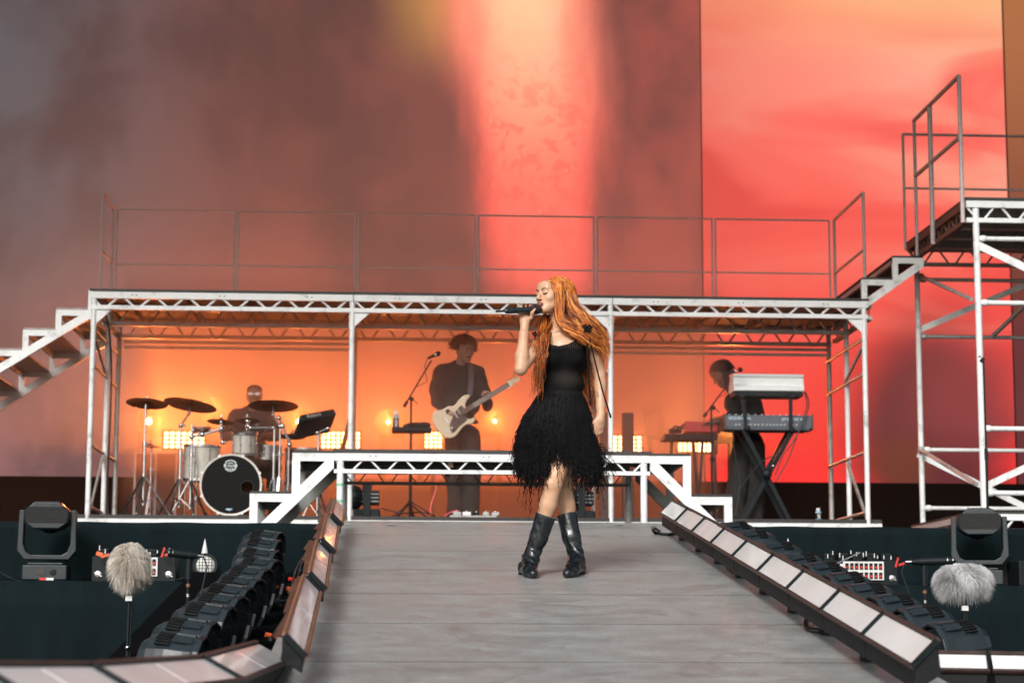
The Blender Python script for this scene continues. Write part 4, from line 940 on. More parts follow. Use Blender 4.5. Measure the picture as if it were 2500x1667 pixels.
def surface(name, field, res, mat, parent=None, off=0.0, clip=None, smooth_n=2, noise=None):
    lo, hi = [], []
    for kind, p, k in field.p:
        if kind == 'cap': m_ = max(p[2], p[3]) + off; lo.append(np.minimum(p[0], p[1]) - m_); hi.append(np.maximum(p[0], p[1]) + m_)
        elif kind == 'ell': m_ = p[1].max() + off; lo.append(p[0] - m_); hi.append(p[0] + m_)
    lo = np.min(lo, 0) - 3*res; hi = np.max(hi, 0) + 3*res; n = np.ceil((hi - lo)/res).astype(int) + 1
    ax = [lo[i] + np.arange(n[i])*res for i in range(3)]
    D = np.full(n, 10*res + .05, dtype=np.float32)
    for kind, p, k in field.p:
        if kind == 'cap': m_ = max(p[2], p[3]) + off; l, h = np.minimum(p[0], p[1]) - m_, np.maximum(p[0], p[1]) + m_
        else: m_ = p[1].max() + off; l, h = p[0] - m_, p[0] + m_
        mg = k + 4*res; i0 = np.clip(((l - mg - lo)/res).astype(int), 0, n-1); i1 = np.clip(((h + mg - lo)/res).astype(int) + 2, 1, n)
        if (i1 <= i0).any(): continue
        sl_ = tuple(slice(i0[i], i1[i]) for i in range(3))
        X, Y, Z = np.meshgrid(ax[0][sl_[0]], ax[1][sl_[1]], ax[2][sl_[2]], indexing='ij', sparse=True)
        e = eval_field(p, X, Y, Z, kind, off if kind != 'sub' else 0)
        D[sl_] = (-smin(-D[sl_], e, k)) if kind == 'sub' else smin(D[sl_], e, k)
    X, Y, Z = np.meshgrid(*ax, indexing='ij', sparse=True)
    if noise is not None: D = D + noise(X, Y, Z).astype(np.float32)
    if clip is not None: D = np.maximum(D, clip(X, Y, Z)).astype(np.float32)
    # surface nets
    ins = D < 0; c = [ins[a:n[0]-1+a, b_:n[1]-1+b_, c_:n[2]-1+c_] for a in (0, 1) for b_ in (0, 1) for c_ in (0, 1)]
    s_ = sum(x.astype(np.int8) for x in c); act = (s_ > 0) & (s_ < 8); idx = np.full(act.shape, -1, dtype=np.int64); ii = np.argwhere(act); idx[act] = np.arange(len(ii))
    acc = np.zeros((len(ii), 3)); cnt = np.zeros(len(ii))
    cor = [(a, b_, c_) for a in (0, 1) for b_ in (0, 1) for c_ in (0, 1)]
    val = {q: D[ii[:, 0]+q[0], ii[:, 1]+q[1], ii[:, 2]+q[2]].astype(float) for q in cor}
    for q in cor:
        for d_ in range(3):
            if q[d_] == 0:
                q2 = tuple(q[i] + (i == d_) for i in range(3)); a, b_ = val[q], val[q2]; cr = (a < 0) != (b_ < 0)
                t = np.where(cr, a/(a - b_ + 1e-12), 0)
                for i in range(3): acc[:, i] += np.where(cr, q[i] + (t if i == d_ else 0), 0)
                cnt += cr
    V = lo + (ii + acc/np.maximum(cnt, 1)[:, None]) * res
    Fs = []
    for d_ in range(3):
        u, v = (d_+1) % 3, (d_+2) % 3
        a = ins; sh = [slice(None)]*3; sh2 = [slice(None)]*3; sh[d_] = slice(0, -1); sh2[d_] = slice(1, None)
        e0, e1 = a[tuple(sh)], a[tuple(sh2)]
        for flag, sel in ((0, e0 & ~e1), (1, ~e0 & e1)):
            P = np.argwhere(sel); P = P[(P[:, u] > 0) & (P[:, v] > 0) & (P[:, u] < n[u]-1) & (P[:, v] < n[v]-1)]
            if not len(P): continue
            def g(du, dv):
                Q = P.copy(); Q[:, u] -= du; Q[:, v] -= dv; return idx[Q[:, 0], Q[:, 1], Q[:, 2]]
            q = np.stack([g(0, 0), g(1, 0), g(1, 1), g(0, 1)], 1)
            Fs.append(q if flag == 0 else q[:, ::-1])
    Fq = np.concatenate(Fs); Fq = Fq[(Fq >= 0).all(1)]
    # relax a little
    for _ in range(smooth_n):
        S = np.zeros_like(V); N_ = np.zeros(len(V))
        for k in range(4):
            np.add.at(S, Fq[:, k], V[Fq[:, (k+1) % 4]]); np.add.at(N_, Fq[:, k], 1); np.add.at(S, Fq[:, (k+1) % 4], V[Fq[:, k]]); np.add.at(N_, Fq[:, (k+1) % 4], 1)
        V = V*.5 + .5*S/np.maximum(N_, 1)[:, None]
    return np_mesh(name, V, Fq, mat, parent)
def hframe(fwd, up):
    """matrix whose rows are the head's right, forward, up axes in the world"""
    f = Vector(fwd).normalized(); r = f.cross(Vector(up)).normalized(); u = r.cross(f).normalized(); return np.array([list(r), list(f), list(u)])
def head_prims(F, c, M, s=1.0, female=True, mouth_open=False, k=.012):
    """c: centre of the skull; M rows right/forward/up"""
    c = np.array(c); P = lambda x, y, z: c + s*(M[0]*x + M[1]*y + M[2]*z)
    E = lambda x, y, z, r, k_=k, sub=False, MM=None: F.ell(P(x, y, z), [q*s for q in r], M if MM is None else MM, k_*s, sub)
    E(0, -.012, .02, (.073, .090, .082), .02)                 # skull
    E(0, .035, -.005, (.062, .058, .085), .03)                # face mass
    E(0, .052, -.062, (.040, .038, .045), .03)                # jaw
    for q in (-1, 1):
        F.cap(P(q*.056, -.005, -.035), P(q*.018, .075, -.088), .016*s, .014*s, .025*s)   # jaw line
        E(q*.040, .066, -.022, (.022, .018, .020), .018)      # cheek
    E(0, .083, -.093, (.018, .014, .014), .015)               # chin
    E(0, .078, .045, (.050, .020, .030), .025)                # forehead
    for q in (-1, 1): E(q*.024, .086, .022, (.020, .008, .0065), .012)   # brow
    for q in (-1, 1): E(q*.032, .104, .004, (.017, .014, .011), .010, True)   # socket
    for q in (-1, 1): E(q*.032, .081, .004, (.0155, .0135, .0125), .003)        # closed eye ball
    F.cap(P(0, .092, .012), P(0, .114, -.026), .0070*s, .0095*s, .010*s)            # nose
    E(0, .116, -.029, (.0095, .010, .0085), .006)
    for q in (-1, 1): E(q*.012, .103, -.032, (.008, .010, .007), .006)
    for q in (-1, 1): E(q*.007, .108, -.039, (.0035, .006, .0035), .002, True)
    if mouth_open:
        E(0, .094, -.052, (.024, .012, .007), .006); E(0, .088, -.080, (.021, .012, .007), .006)
        E(0, .104, -.066, (.020, .022, .0105), .004, True)
    else:
        E(0, .096, -.055, (.023, .010, .006), .005); E(0, .094, -.066, (.020, .010, .007), .005); E(0, .108, -.0605, (.024, .010, .0015), .003, True)
    for q in (-1, 1):
        E(q*.073, -.004, -.004, (.008, .018, .030), .006); E(q*.082, .002, -.004, (.006, .010, .018), .004, True)
    return P
def finger(F, pts, r, k=.004): F.chain(pts, [r*1.05, r, r*.9, r*.78][:len(pts)], k)
def relaxed_hand(F, wrist, d, palm, side, s=1.0, curl=.5, thumb_out=.6, spread=.08):
    """d: towards the fingertips; palm: unit normal out of the palm; side=+1 thumb on d x palm side"""
    d = np.array(Vector(d).normalized()); pn = np.array(palm, float); pn -= d*(pn @ d); pn /= np.linalg.norm(pn); t = np.cross(d, pn) * side; w0 = np.array(wrist)
    ce = w0 + d*.045*s
    F.ell(ce, (.038*s, .040*s, .015*s) if False else (.050*s, .036*s, .0155*s), np.array([d, t, pn]), .012*s)
    F.cap(w0, w0 + d*.03*s, .024*s, .026*s, .015*s)
    for i, (off, L, r) in enumerate(((.026, .078, .0084), (.009, .086, .0088), (-.009, .080, .0084), (-.026, .064, .0074))):
        a = w0 + d*(.082 - .004*abs(i-1))*s + t*off*s; dirn = d + t*(off*spread*30/ .8)*.12
        c_ = curl * (1 + .12*i); p1 = a + (dirn*math.cos(c_*.5) + pn*math.sin(c_*.5))*L*.45*s
        p2 = p1 + (dirn*math.cos(c_*1.3) + pn*math.sin(c_*1.3))*L*.32*s; p3 = p2 + (dirn*math.cos(c_*1.9) + pn*math.sin(c_*1.9))*L*.25*s
        finger(F, [a - d*.015*s, p1, p2, p3], r*s)
    a = w0 + d*.025*s + t*.022*s; b_ = a + (d*.75 + t*thumb_out + pn*.25)*.034*s; c_ = b_ + (d*.95 + t*thumb_out*.3 + pn*.3)*.028*s; e = c_ + (d*1.0 + pn*.25)*.020*s
    finger(F, [a, b_, c_, e], .0105*s, .008)
# ================================================================== the singer
from mathutils.bvhtree import BVHTree
def bvh_of(o):
    me = o.data; return BVHTree.FromPolygons([v.co[:] for v in me.vertices], [tuple(p.vertices) for p in me.polygons])
def catmull(C, K):
    """C (N,M,3) control points -> (N,K,3)"""
    N, M_, _ = C.shape; Cp = np.concatenate([2*C[:, :1]-C[:, 1:2], C, 2*C[:, -1:]-C[:, -2:-1]], 1); t = np.linspace(0, M_-1-1e-6, K); i = t.astype(int); f = (t - i)[None, :, None]
    p0, p1, p2, p3 = Cp[:, i], Cp[:, i+1], Cp[:, i+2], Cp[:, i+3]
    return .5*((2*p1) + (p2-p0)*f + (2*p0-5*p1+4*p2-p3)*f**2 + (p3-p0+3*p1-3*p2)*f**3)
SY = 12.0
def Q(px, py, dy=0.): return np.array(at(px, py, SY + dy))
m_skin = pbr('warm_skin', (.59, .345, .215), .38, 0, .10, 9, .08, 90, spec=.45, sss=.03, dirt=(.50, .265, .16), dscale=6)
singer = empty('person', tuple(np.array([at(1340, 1400, SY).x, SY, rz(SY)])), 'woman with long orange hair singing with eyes closed, black fringed dress and boots', 'person')
HC = Q(1351, 724, 0); HM = hframe((-.815, -.58, .06), (.0, .04, 1))
F = Field()
# torso
TOR = Field()
def te(px, py, dy, r, k=.03): TOR.ell(Q(px, py, dy), r, None, k)
te(1377, 852, .01, (.125, .088, .10)); te(1376, 888, .01, (.132, .090, .09)); te(1372, 938, .01, (.124, .082, .085)); te(1368, 985, .01, (.150, .10, .09)); te(1364, 1025, .02, (.168, .115, .11))
for px in (1351, 1402): TOR.ell(Q(px, 874, -.062), (.050, .042, .045), None, .03)
TOR.cap(Q(1371, 812, .012), Q(1334, 828, .0), .040, .040, .03); TOR.cap(Q(1375, 812, .012), Q(1440, 822, .01), .040, .040, .03)
F.ext(TOR)
F.cap(Q(1372, 806, .012), Q(1358, 765, .02), .046, .045, .03)                      # neck

for a, b_ in (((1374, 803, -.042), (1430, 810, -.018)), ((1364, 804, -.042), (1332, 816, -.018))): F.cap(Q(*a), Q(*b_), .006, .006, .020)   # collar bones
F.cap(Q(1370, 800, -.034), Q(1366, 770, -.02), .008, .009, .025); F.cap(Q(1372, 800, -.036), Q(1384, 765, .02), .010, .012, .02)     # neck sinews
# her left arm (right in the picture), hanging
LS, LE, LW = Q(1450, 832, .01), Q(1465, 912, .04), Q(1467, 1013, -.03)
F.ell(LS, (.043, .043, .046), None, .03); F.chain([LS, LS*.5+LE*.5, LE], [.041, .038, .032], .02); F.chain([LE, LE*.72+LW*.28, LW*.8+LE*.2, LW], [.032, .036, .026, .0225], .015)
relaxed_hand(F, LW, (-.14, -.06, -1), (-.45, .89, 0), -1, .94, .42, .35)
# her right arm, bent up with the microphone
RSh, RE, RW = Q(1322, 832, .0), Q(1271, 901, -.17), Q(1281, 797, -.105)
F.ell(RSh, (.042, .042, .045), None, .03); F.chain([RSh, RSh*.5+RE*.5, RE], [.041, .040, .034], .02); F.chain([RE, RE*.7+RW*.3, RW*.82+RE*.18, RW], [.034, .037, .027, .0225], .015)
micA, micB = Q(1211, 760, -.215), Q(1319, 756, -.078)
def mic_at(px): t = (px - 1211) / 108; return micA*(1-t) + micB*t
F.ell(Q(1281, 780, -.094), (.031, .0165, .036), None, .016); F.cap(RW, Q(1281, 783, -.097), .023, .026, .015)
for (bx, by), (mx_, my), (tx, ty), r in (((1270, 770), (1264, 758), (1265, 748), .0078), ((1277, 767), (1274, 753), (1275, 741), .0082), ((1284, 767), (1284, 755), (1284, 746), .0082), ((1291, 768), (1293, 756), (1294, 745), .0078)):
    dm = mic_at(mx_)[1] - SY; finger(F, [Q(bx, by, -.088), Q((bx+mx_)/2, (by+my)/2, dm + .026), Q(mx_, my, dm + .026), Q(tx, ty, dm + .006)], r)
dm = mic_at(1300)[1] - SY
finger(F, [Q(1289, 785, -.100), Q(1297, 775, dm - .014), Q(1299, 764, dm - .026), Q(1306, 755, dm - .027)], .0098, .01)
# legs: her left crosses in front
A = [Q(1383, 1035, .0), Q(1372, 1100, -.06), Q(1351, 1182, -.12), Q(1338, 1232, -.10), Q(1312, 1320, -.06), Q(1296, 1372, -.04)]
F.chain(A[:3], [.085, .075, .050], .02); F.chain(A[2:], [.048, .049, .031, .027], .012); F.ell(Q(1347, 1178, -.150), (.027, .022, .034), None, .02); F.ell(Q(1338, 1226, -.08), (.045, .045, .050), None, .02)
B = [Q(1348, 1035, .03), Q(1368, 1110, .06), Q(1378, 1182, .08), Q(1384, 1235, .075), Q(1396, 1320, .045), Q(1407, 1368, .03)]
F.chain(B[:3], [.085, .072, .050], .02); F.chain(B[2:], [.047, .046, .030, .027], .012); F.ell(Q(1384, 1228, .09), (.043, .044, .050), None, .02)
hp = head_prims(F, HC, HM, 1.03, True, True)
body = surface('body', F, .0042, m_skin, singer, smooth_n=2)
bv = bvh_of(body)
def snap(x, z, lift=.0006, y0=.2, s=1.03):
    """point on the face skin, given in head axes"""
    p = Vector(HC + s*(HM[0]*x + HM[1]*y0 + HM[2]*z)); d = Vector(-HM[1]); h = bv.ray_cast(p, d)
    return (h[0] - d*lift) if h[0] is not None else Vector(HC + s*(HM[0]*x + HM[1]*.09 + HM[2]*z))
m_dark = pbr('dark_lash', (.02, .012, .010), .6); m_lip = pbr('rose_lip', (.50, .17, .15), .35, 0, .08, 60, sss=.1); m_brow = pbr('brown_brow', (.12, .06, .035), .7)
for q in (-1, 1):
    m = MB(); m.tube([snap(q*x, z, .0004) for x, z in ((.017, .002), (.024, -.0035), (.033, -.0055), (.041, -.003), (.048, .003))], [.0014, .0034, .0046, .0044, .0018], 6); m.build('eyelash', m_dark, body, smooth=True)
    m = MB(); m.tube([snap(q*x, z, .0002) for x, z in ((.012, .019), (.020, .0235), (.031, .028), (.041, .0265), (.049, .020))], [.0024, .0042, .0038, .003, .0012], 6); m.build('eyebrow', m_brow, body, smooth=True)
    m = MB(); m.tube([snap(q*x, z, .0001) for x, z in ((.019, .010), (.032, .0135), (.045, .009))], [.0005, .0012, .0005], 5); m.build('eyelid_crease', pbr('eyelid_shade', (.34, .19, .14), .6), body, smooth=True)
m = MB(); m.tube([snap(x, z, -.001) for x, z in ((-.022, -.062), (-.014, -.0535), (-.004, -.0505), (0, -.052), (.004, -.0505), (.014, -.0535), (.022, -.062))], [.0018, .0038, .0044, .0042, .0044, .0038, .0018], 8); m.build('upper_lip', m_lip, body, smooth=True)
m = MB(); m.tube([snap(x, z, -.001) for x, z in ((-.022, -.066), (-.014, -.0785), (0, -.082), (.014, -.0785), (.022, -.066))], [.0018, .0046, .0058, .0046, .0018], 8); m.build('lower_lip', m_lip, body, smooth=True)
m = MB(); m.ball(hp(0, .088, -.066), (.019, .014, .0105), Matrix(HM.tolist()).transposed()); m.build('mouth_interior', pbr('dark_mouth', (.05, .012, .012), .5), body, smooth=True)
m = MB(); m.ball(hp(0, .097, -.0595), (.012, .004, .0028), Matrix(HM.tolist()).transposed()); m.build('upper_teeth', m_white, body, smooth=True)
for q in (-1, 1):
    m = MB(); m.ball(snap(q*.0075, -.0385, .0), (.0030, .0030, .0018)); m.build('nostril', m_dark, body, smooth=True)
# ------------------------------------------------------------------ dress
NX = [1290, 1314, 1318, 1327, 1331, 1345, 1362, 1385, 1402, 1412, 1417, 1432, 1437, 1446, 1480]
NY = [850, 838, 805, 803, 837, 845, 849, 844, 834, 820, 802, 800, 835, 850, 880]
nx_w = np.array([at(a, b_, SY).x for a, b_ in zip(NX, NY)]); nz_w = np.array([at(a, b_, SY).z for a, b_ in zip(NX, NY)])
zwb = at(1365, 1015, SY).z
def dclip(X, Y, Z): return np.maximum((Z - np.interp(X, nx_w, nz_w)) + 0*Y, zwb - Z)
M = Mat('black_knit_dress'); tc = M.n('ShaderNodeTexCoord'); mp = M.n('ShaderNodeMapping'); M.l(tc.outputs['Object'], mp.inputs[0]); sp = M.n('ShaderNodeSeparateXYZ'); M.l(mp.outputs[0], sp.inputs[0])
gx = mth(M, 'SINE', mth(M, 'MULTIPLY', sp.outputs['X'], 520)); gz = mth(M, 'SINE', mth(M, 'MULTIPLY', sp.outputs['Z'], 470))
dot_ = mrange(M, mth(M, 'MULTIPLY', gx, gz), .1, .6)
cx0, cz0 = at(1382, 928, SY).x, at(1382, 928, SY).z
dd = mth(M, 'SQRT', mth(M, 'ADD', mth(M, 'POWER', mth(M, 'DIVIDE', mth(M, 'SUBTRACT', sp.outputs['X'], cx0), .085), 2.0), mth(M, 'POWER', mth(M, 'DIVIDE', mth(M, 'SUBTRACT', sp.outputs['Z'], cz0), .062), 2.0)))
reg = mrange(M, dd, .3, 1.25, 1, 0); hem = mth(M, 'MULTIPLY', mrange(M, sp.outputs['Z'], at(1360, 858, SY).z, at(1360, 850, SY).z), mrange(M, gx, -.2, .6))
f_ = mth(M, 'MAXIMUM', mth(M, 'MULTIPLY', reg, dot_), mth(M, 'MULTIPLY', hem, .5))
M.l(mixc(M, f_, (.0035, .0032, .0035), (.075, .058, .05)), M.b.inputs['Base Color']); M.b.inputs['Roughness'].default_value = .85; M.b.inputs['Specular IOR Level'].default_value = .15
bp = M.n('ShaderNodeBump', Strength=.5); bp.inputs['Distance'].default_value = .002; M.l(mth(M, 'ADD', gx, gz), bp.inputs['Height']); M.l(bp.outputs[0], M.b.inputs['Normal'])
m_knit = M.m
dress = surface('dress', TOR, .0045, m_knit, singer, off=.006, clip=dclip, smooth_n=1)
m_yarn = pbr('black_yarn', (.0045, .004, .0045), .8, 0, .4, 40, spec=.2)
# skirt: a dark core and thousands of knotted fringes
prof = [(958, 1371, 57), (985, 1366, 72), (1015, 1360, 88), (1050, 1357, 99), (1085, 1361, 105), (1112, 1365, 103), (1128, 1366, 94)]
def ring(py, f=.94):
    ys, cxs, hws = zip(*prof); return np.interp(py, ys, cxs), np.interp(py, ys, hws) * f
m = MB(); P = []; nn = 40
for py, cxp, hw in prof:
    c = Q(cxp, py, .02); a = hw/425*.93
    for k in range(nn): an = 2*math.pi*k/nn; P.append((c[0] + a*math.cos(an), c[1] + a*.78*math.sin(an), c[2] + (.03*math.cos(an - R(265)) if py > 1100 else 0)))
m.add(P, [(i*nn+k, i*nn+(k+1) % nn, (i+1)*nn+(k+1) % nn, (i+1)*nn+k) for i in range(len(prof)-1) for k in range(nn)]); m.build('skirt_lining', m_yarn, dress, smooth='all', fix=False)
def fringe(name, n, py_rng, len_rng, seed, r0=.0034, az=None, K=18, hangs=.2, outw=.35):
    g = np.random.default_rng(seed); py = g.uniform(*py_rng, n); an = g.uniform(0, 2*math.pi, n) if az is None else g.uniform(az[0], az[1], n)
    cxp, hw = ring(py, .94); base = np.stack([Q(cxp[i], py[i], .02) for i in range(n)]); a = hw/425
    out = np.stack([np.cos(an), .78*np.sin(an), np.zeros(n)], 1); base = base + out * a[:, None]
    L = g.uniform(*len_rng, n)[:, None, None]; t = np.linspace(0, 1, K)[None, :, None]
    o = out[:, None, :] * outw * (1 + .5*g.normal(size=(n, 1, 1))); side = g.normal(size=(n, 1, 3)) * np.array([.10, .10, 0.02])
    P = base[:, None, :] + (o * (t**.7 * .28 - .10*t**2) + side*t) * L*1.2 + np.array([0, 0, -1.])[None, None, :] * L * (t - .06*np.sin(t*3.1))
    ph = g.uniform(0, 6.3, (n, 1, 3)); P = P + .0045*np.sin(t*np.array([17, 21, 0])[None, None, :]*L/.12 + ph) * t**.5 * np.array([1, 1, 0])
    Rr = r0*(.75 + .35*np.sin(np.arange(K)[None, :]*2.1 + ph[:, :, 0])) * np.linspace(1, .55, K)[None, :] * g.uniform(.6, 1.15, (n, 1))
    return strands(name, P, Rr, m_yarn, dress, 4)
fringe('upper_fringe', 1500, (965, 1060), (.07, .15), 1, K=12, outw=.5)
fringe('middle_fringe', 1700, (1030, 1105), (.08, .17), 2, K=14, outw=.35)
fringe('hem_fringe', 420, (1095, 1126), (.05, .17), 3, r0=.0046, az=(R(-20), R(200)), outw=.1)
fringe('hem_fringe', 260, (1095, 1126), (.06, .22), 4, r0=.0048, az=(R(205), R(252)), outw=.25); fringe('hem_fringe', 300, (1095, 1126), (.06, .22), 5, r0=.0048, az=(R(-75), R(5)), outw=.35)
fringe('hem_fringe', 60, (1100, 1122), (.02, .08), 6, az=(R(252), R(285)), outw=.1)
fringe('long_strand', 9, (1105, 1124), (.28, .36), 7, r0=.0042, az=(R(206), R(238)), K=26, outw=.0); fringe('long_strand', 10, (1105, 1124), (.26, .36), 8, r0=.0042, az=(R(-62), R(-20)), K=26, outw=-.15)
fringe('long_strand', 5, (1105, 1120), (.20, .27), 9, r0=.0036, az=(R(244), R(262)), K=24, outw=0)
# stray fringe blown out at the right hem
g = np.random.default_rng(12); n = 46; K = 14; t = np.linspace(0, 1, K)[None, :, None]
b0 = np.stack([Q(g.uniform(1452, 1472), g.uniform(1080, 1130), g.uniform(-.1, .05)) for _ in range(n)]); e0 = np.stack([Q(g.uniform(1474, 1506), g.uniform(1108, 1172), g.uniform(-.1, .05)) for _ in range(n)])
P = b0[:, None]*(1-t) + e0[:, None]*t + np.array([0, 0, .02])*np.sin(t*3.1) + .005*np.sin(t*14 + g.uniform(0, 6, (n, 1, 3)))
strands('stray_fringe', P, .0017*np.ones((n, K))*(.7+.5*np.sin(np.arange(K)*2.3))[None], m_yarn, dress, 4)
# shoulder bows and the long tie
def ribbon(name, pts, w_, mat=m_yarn, par=dress):
    pts = [Vector(p) for p in pts]; m = MB(); m.tube(pts, w_, 6); return m.build(name, mat, par, smooth=True)
for cx_, cy_, s_ in ((1429, 796, 1), (1311, 818, -1)):
    c = Q(cx_ + (4 if s_ > 0 else 0), cy_ + (4 if s_ > 0 else 0), -.10 if s_ > 0 else -.06)
    for k, (dx, dz) in enumerate(((.026, .004), (-.024, .008), (.012, -.026), (-.012, -.024))):
        m = MB(); e = np.array([dx, -.01, dz]); m.tube([c, c + e*.5 + np.array([0, -.008, .010]), c + e*1.1, c + e*.55 + np.array([0, -.004, -.010]), c], [.005, .0075, .0065, .0075, .005], 6); m.build('bow_loop', m_yarn, dress, smooth=True)
    ribbon('strap', [Q(cx_ - s_*10, cy_ + 40, -.085), Q(cx_ - s_*5, cy_ + 18, -.085), c], [.014, .014, .010])
ribbon('long_tie', [Q(1437, 796, -.06), Q(1440, 830, -.10), Q(1452, 880, -.10), Q(1470, 950, -.10), Q(1489, 1012, -.09)], [.0045, .0045, .0045, .0045, .005]); ribbon('tie_knot', [Q(1489, 1010, -.09), Q(1491, 1020, -.09)], [.007, .006])
ribbon('long_tie', [Q(1430, 800, -.06), Q(1433, 850, -.098), Q(1437, 920, -.09), Q(1442, 990, -.1)], [.005]*4)
# ------------------------------------------------------------------ boots
m_boot = pbr('worn_black_leather', (.005, .008, .010), .27, 0, .25, 14, .25, 55, dirt=(.016, .022, .026), dscale=10, coat=.25)
def boot(top, mid, ank, heel, toe, nm):
    Bf = Field(); hz_, tz_ = rz(heel[1]), rz(toe[1])
    heel, toe = np.array([heel[0], heel[1], hz_ + .040]), np.array([toe[0], toe[1], tz_ + .026]); ball_ = heel*.35 + toe*.65; ball_[2] = rz(ball_[1]) + .033
    Bf.chain([top, mid, ank], [.060, .053, .043], .012); Bf.cap(ank, heel, .043, .038, .02); Bf.cap(ank + (toe-heel)*.12, ball_, .042, .038, .03); Bf.cap(heel, ball_, .036, .039, .02); Bf.cap(ball_, toe, .038, .027, .02)
    d = np.array(toe) - heel; L_ = np.linalg.norm(d)
    td = np.array(top) - np.array(ank); td /= np.linalg.norm(td)
    def clip(X, Y, Z): return np.maximum((CZ + R0 + .004 + RS*Y) - Z, (X-top[0])*td[0] + (Y-top[1])*td[1] + (Z-top[2])*td[2])
    def noise(X, Y, Z):
        a = np.exp(-((Z - ank[2])/.075)**2); b_ = np.exp(-((Z - ank[2] - .15)/.09)**2)
        return .0032*a*np.sin(Z*120 + X*75 + 2.2*np.sin(X*30+Y*25)) + .0012*b_*np.sin(Z*60 + X*110 - Y*50)
    o = surface(nm, Bf, .0045, m_boot, singer, clip=clip, smooth_n=1, noise=noise)
    m = MB(); e = td; m.tube([np.array(top) - e*.012, np.array(top) + e*.002], [.0595, .060], 24); m.build('top_band', pbr('boot_band', (.02, .03, .034), .2, 0, .1), o, smooth=True)
    u = Vector(d).normalized(); m = MB(); hx = Vector(heel); m.tube([hx + Vector((0, 0, -.036)) - u*.004, hx + Vector((0, 0, -.012)) - u*.004], [.036, .035], 14); m.build('boot_heel', m_black2, o)
    return o
a1 = Q(1295, 1362, -.05); boot(Q(1332, 1258, -.085), Q(1315, 1312, -.065), a1, Q(1281, 1394, -.02), Q(1302, 1400, -.21), 'boot')
b1 = Q(1408, 1360, .032); boot(Q(1384, 1257, .072), Q(1395, 1310, .048), b1, Q(1414, 1394, .04), Q(1385, 1402, -.17), 'boot')
# small tattoos, ring and nails
tm = pbr('grey_tattoo_ink', (.10, .09, .09), .7)
def ink(name, pts, r=.0011):
    """lines on the skin, seen from the front"""
    out = []
    for px, py in pts:
        p = Vector(Q(px, py, -.4)); dd_ = (p - Vector((0, 0, CZ))).normalized(); h = bv.ray_cast(p, dd_); out.append((h[0] - dd_*.0003) if h[0] is not None else p + dd_*.4)
    m = MB(); m.tube(out, r, 5); m.build(name, tm, body)
ink('leaf_tattoo', [(1456, 955), (1460, 960), (1463, 967), (1459, 969), (1457, 962)], .0022); ink('star_tattoo', [(1459, 985), (1464, 992), (1458, 992), (1463, 986), (1461, 996)], .0008)
for k in range(8): ink('script_tattoo', [(1266.5 - k*.6, 806 + k*4.2), (1267.6 - k*.6, 808.5 + k*4.2)], .0009)
# ------------------------------------------------------------------ hair
m_hair = tone_mat('orange_hair', [(0, (.045, .011, .005)), (.3, (.20, .045, .010)), (.6, (.52, .135, .018)), (.85, (.78, .26, .04)), (1, (.95, .44, .11))], .42, .45)
def scalp(az, el, lift=1.0):
    x = -np.sin(az)*np.cos(el); y = np.cos(az)*np.cos(el); z = np.sin(el)
    return HC + 1.03*((x*.078*lift)[:, None]*HM[0] + (y*.096*lift - .012)[:, None]*HM[1] + (z*.088*lift + .020)[:, None]*HM[2])
def hair_family(name, n, az, el, mids, ctrl, spread, seed, K=44, wave=.008, r=.0024, tone=(.48, .28), tl=1.0):
    """az/el ranges of the roots; mids: scalp way points (az, el, lift); ctrl: pixels with depth"""
    g = np.random.default_rng(seed); A_ = np.radians(g.uniform(*az, n)); E_ = np.radians(g.uniform(*el, n)); C = [scalp(A_, E_, 1.0)]; u = g.uniform(-1, 1, (n, 1)); v = g.uniform(-1, 1, (n, 1)); w2 = g.uniform(-1, 1, (n, 1))
    for (a, e, l, sa, se) in mids: C.append(scalp(np.radians(a + sa*u[:, 0]), np.radians(e + se*v[:, 0]), l + .05*w2[:, 0]))
    for i, ((px, py, dy), sp_) in enumerate(zip(ctrl, spread)):
        p = Q(px, py, dy)[None]; C.append(p + np.concatenate([u*sp_[0]/425, w2*sp_[2], v*sp_[1]/425], 1) + g.normal(size=(n, 3))*.007*(i+1)/len(ctrl))
    P = catmull(np.stack(C, 1), K); t = np.linspace(0, 1, K)[None, :, None]; ph = g.uniform(0, 6.3, (n, 1, 3)); fr = g.uniform(14, 26, (n, 1, 1))
    P = P + wave*np.sin(t*fr + ph)*np.clip(t*2.2 - .4, 0, 1.4)
    cut = 1 - .42*g.random(n)**1.6 ; 
    idx_ = (np.linspace(0, 1, K)[None, :] * cut[:, None] * (K-1)); i0 = np.clip(idx_.astype(int), 0, K-2); f = (idx_ - i0)[..., None]; ar = np.arange(n)[:, None]
    P = P[ar, i0]*(1-f) + P[ar, i0+1]*f
    Rr = r*g.uniform(.5, 1.15, (n, 1))*np.interp(np.linspace(0, 1, K), [0, .1, .7, 1], [.7, 1, .9, .2])[None]
    tn = np.clip(g.normal(tone[0], tone[1], n), 0, 1)
    return strands(name, P, Rr, m_hair, hair, 5, tn)
hair = MB(); Hm = Matrix(HM.tolist()).transposed()
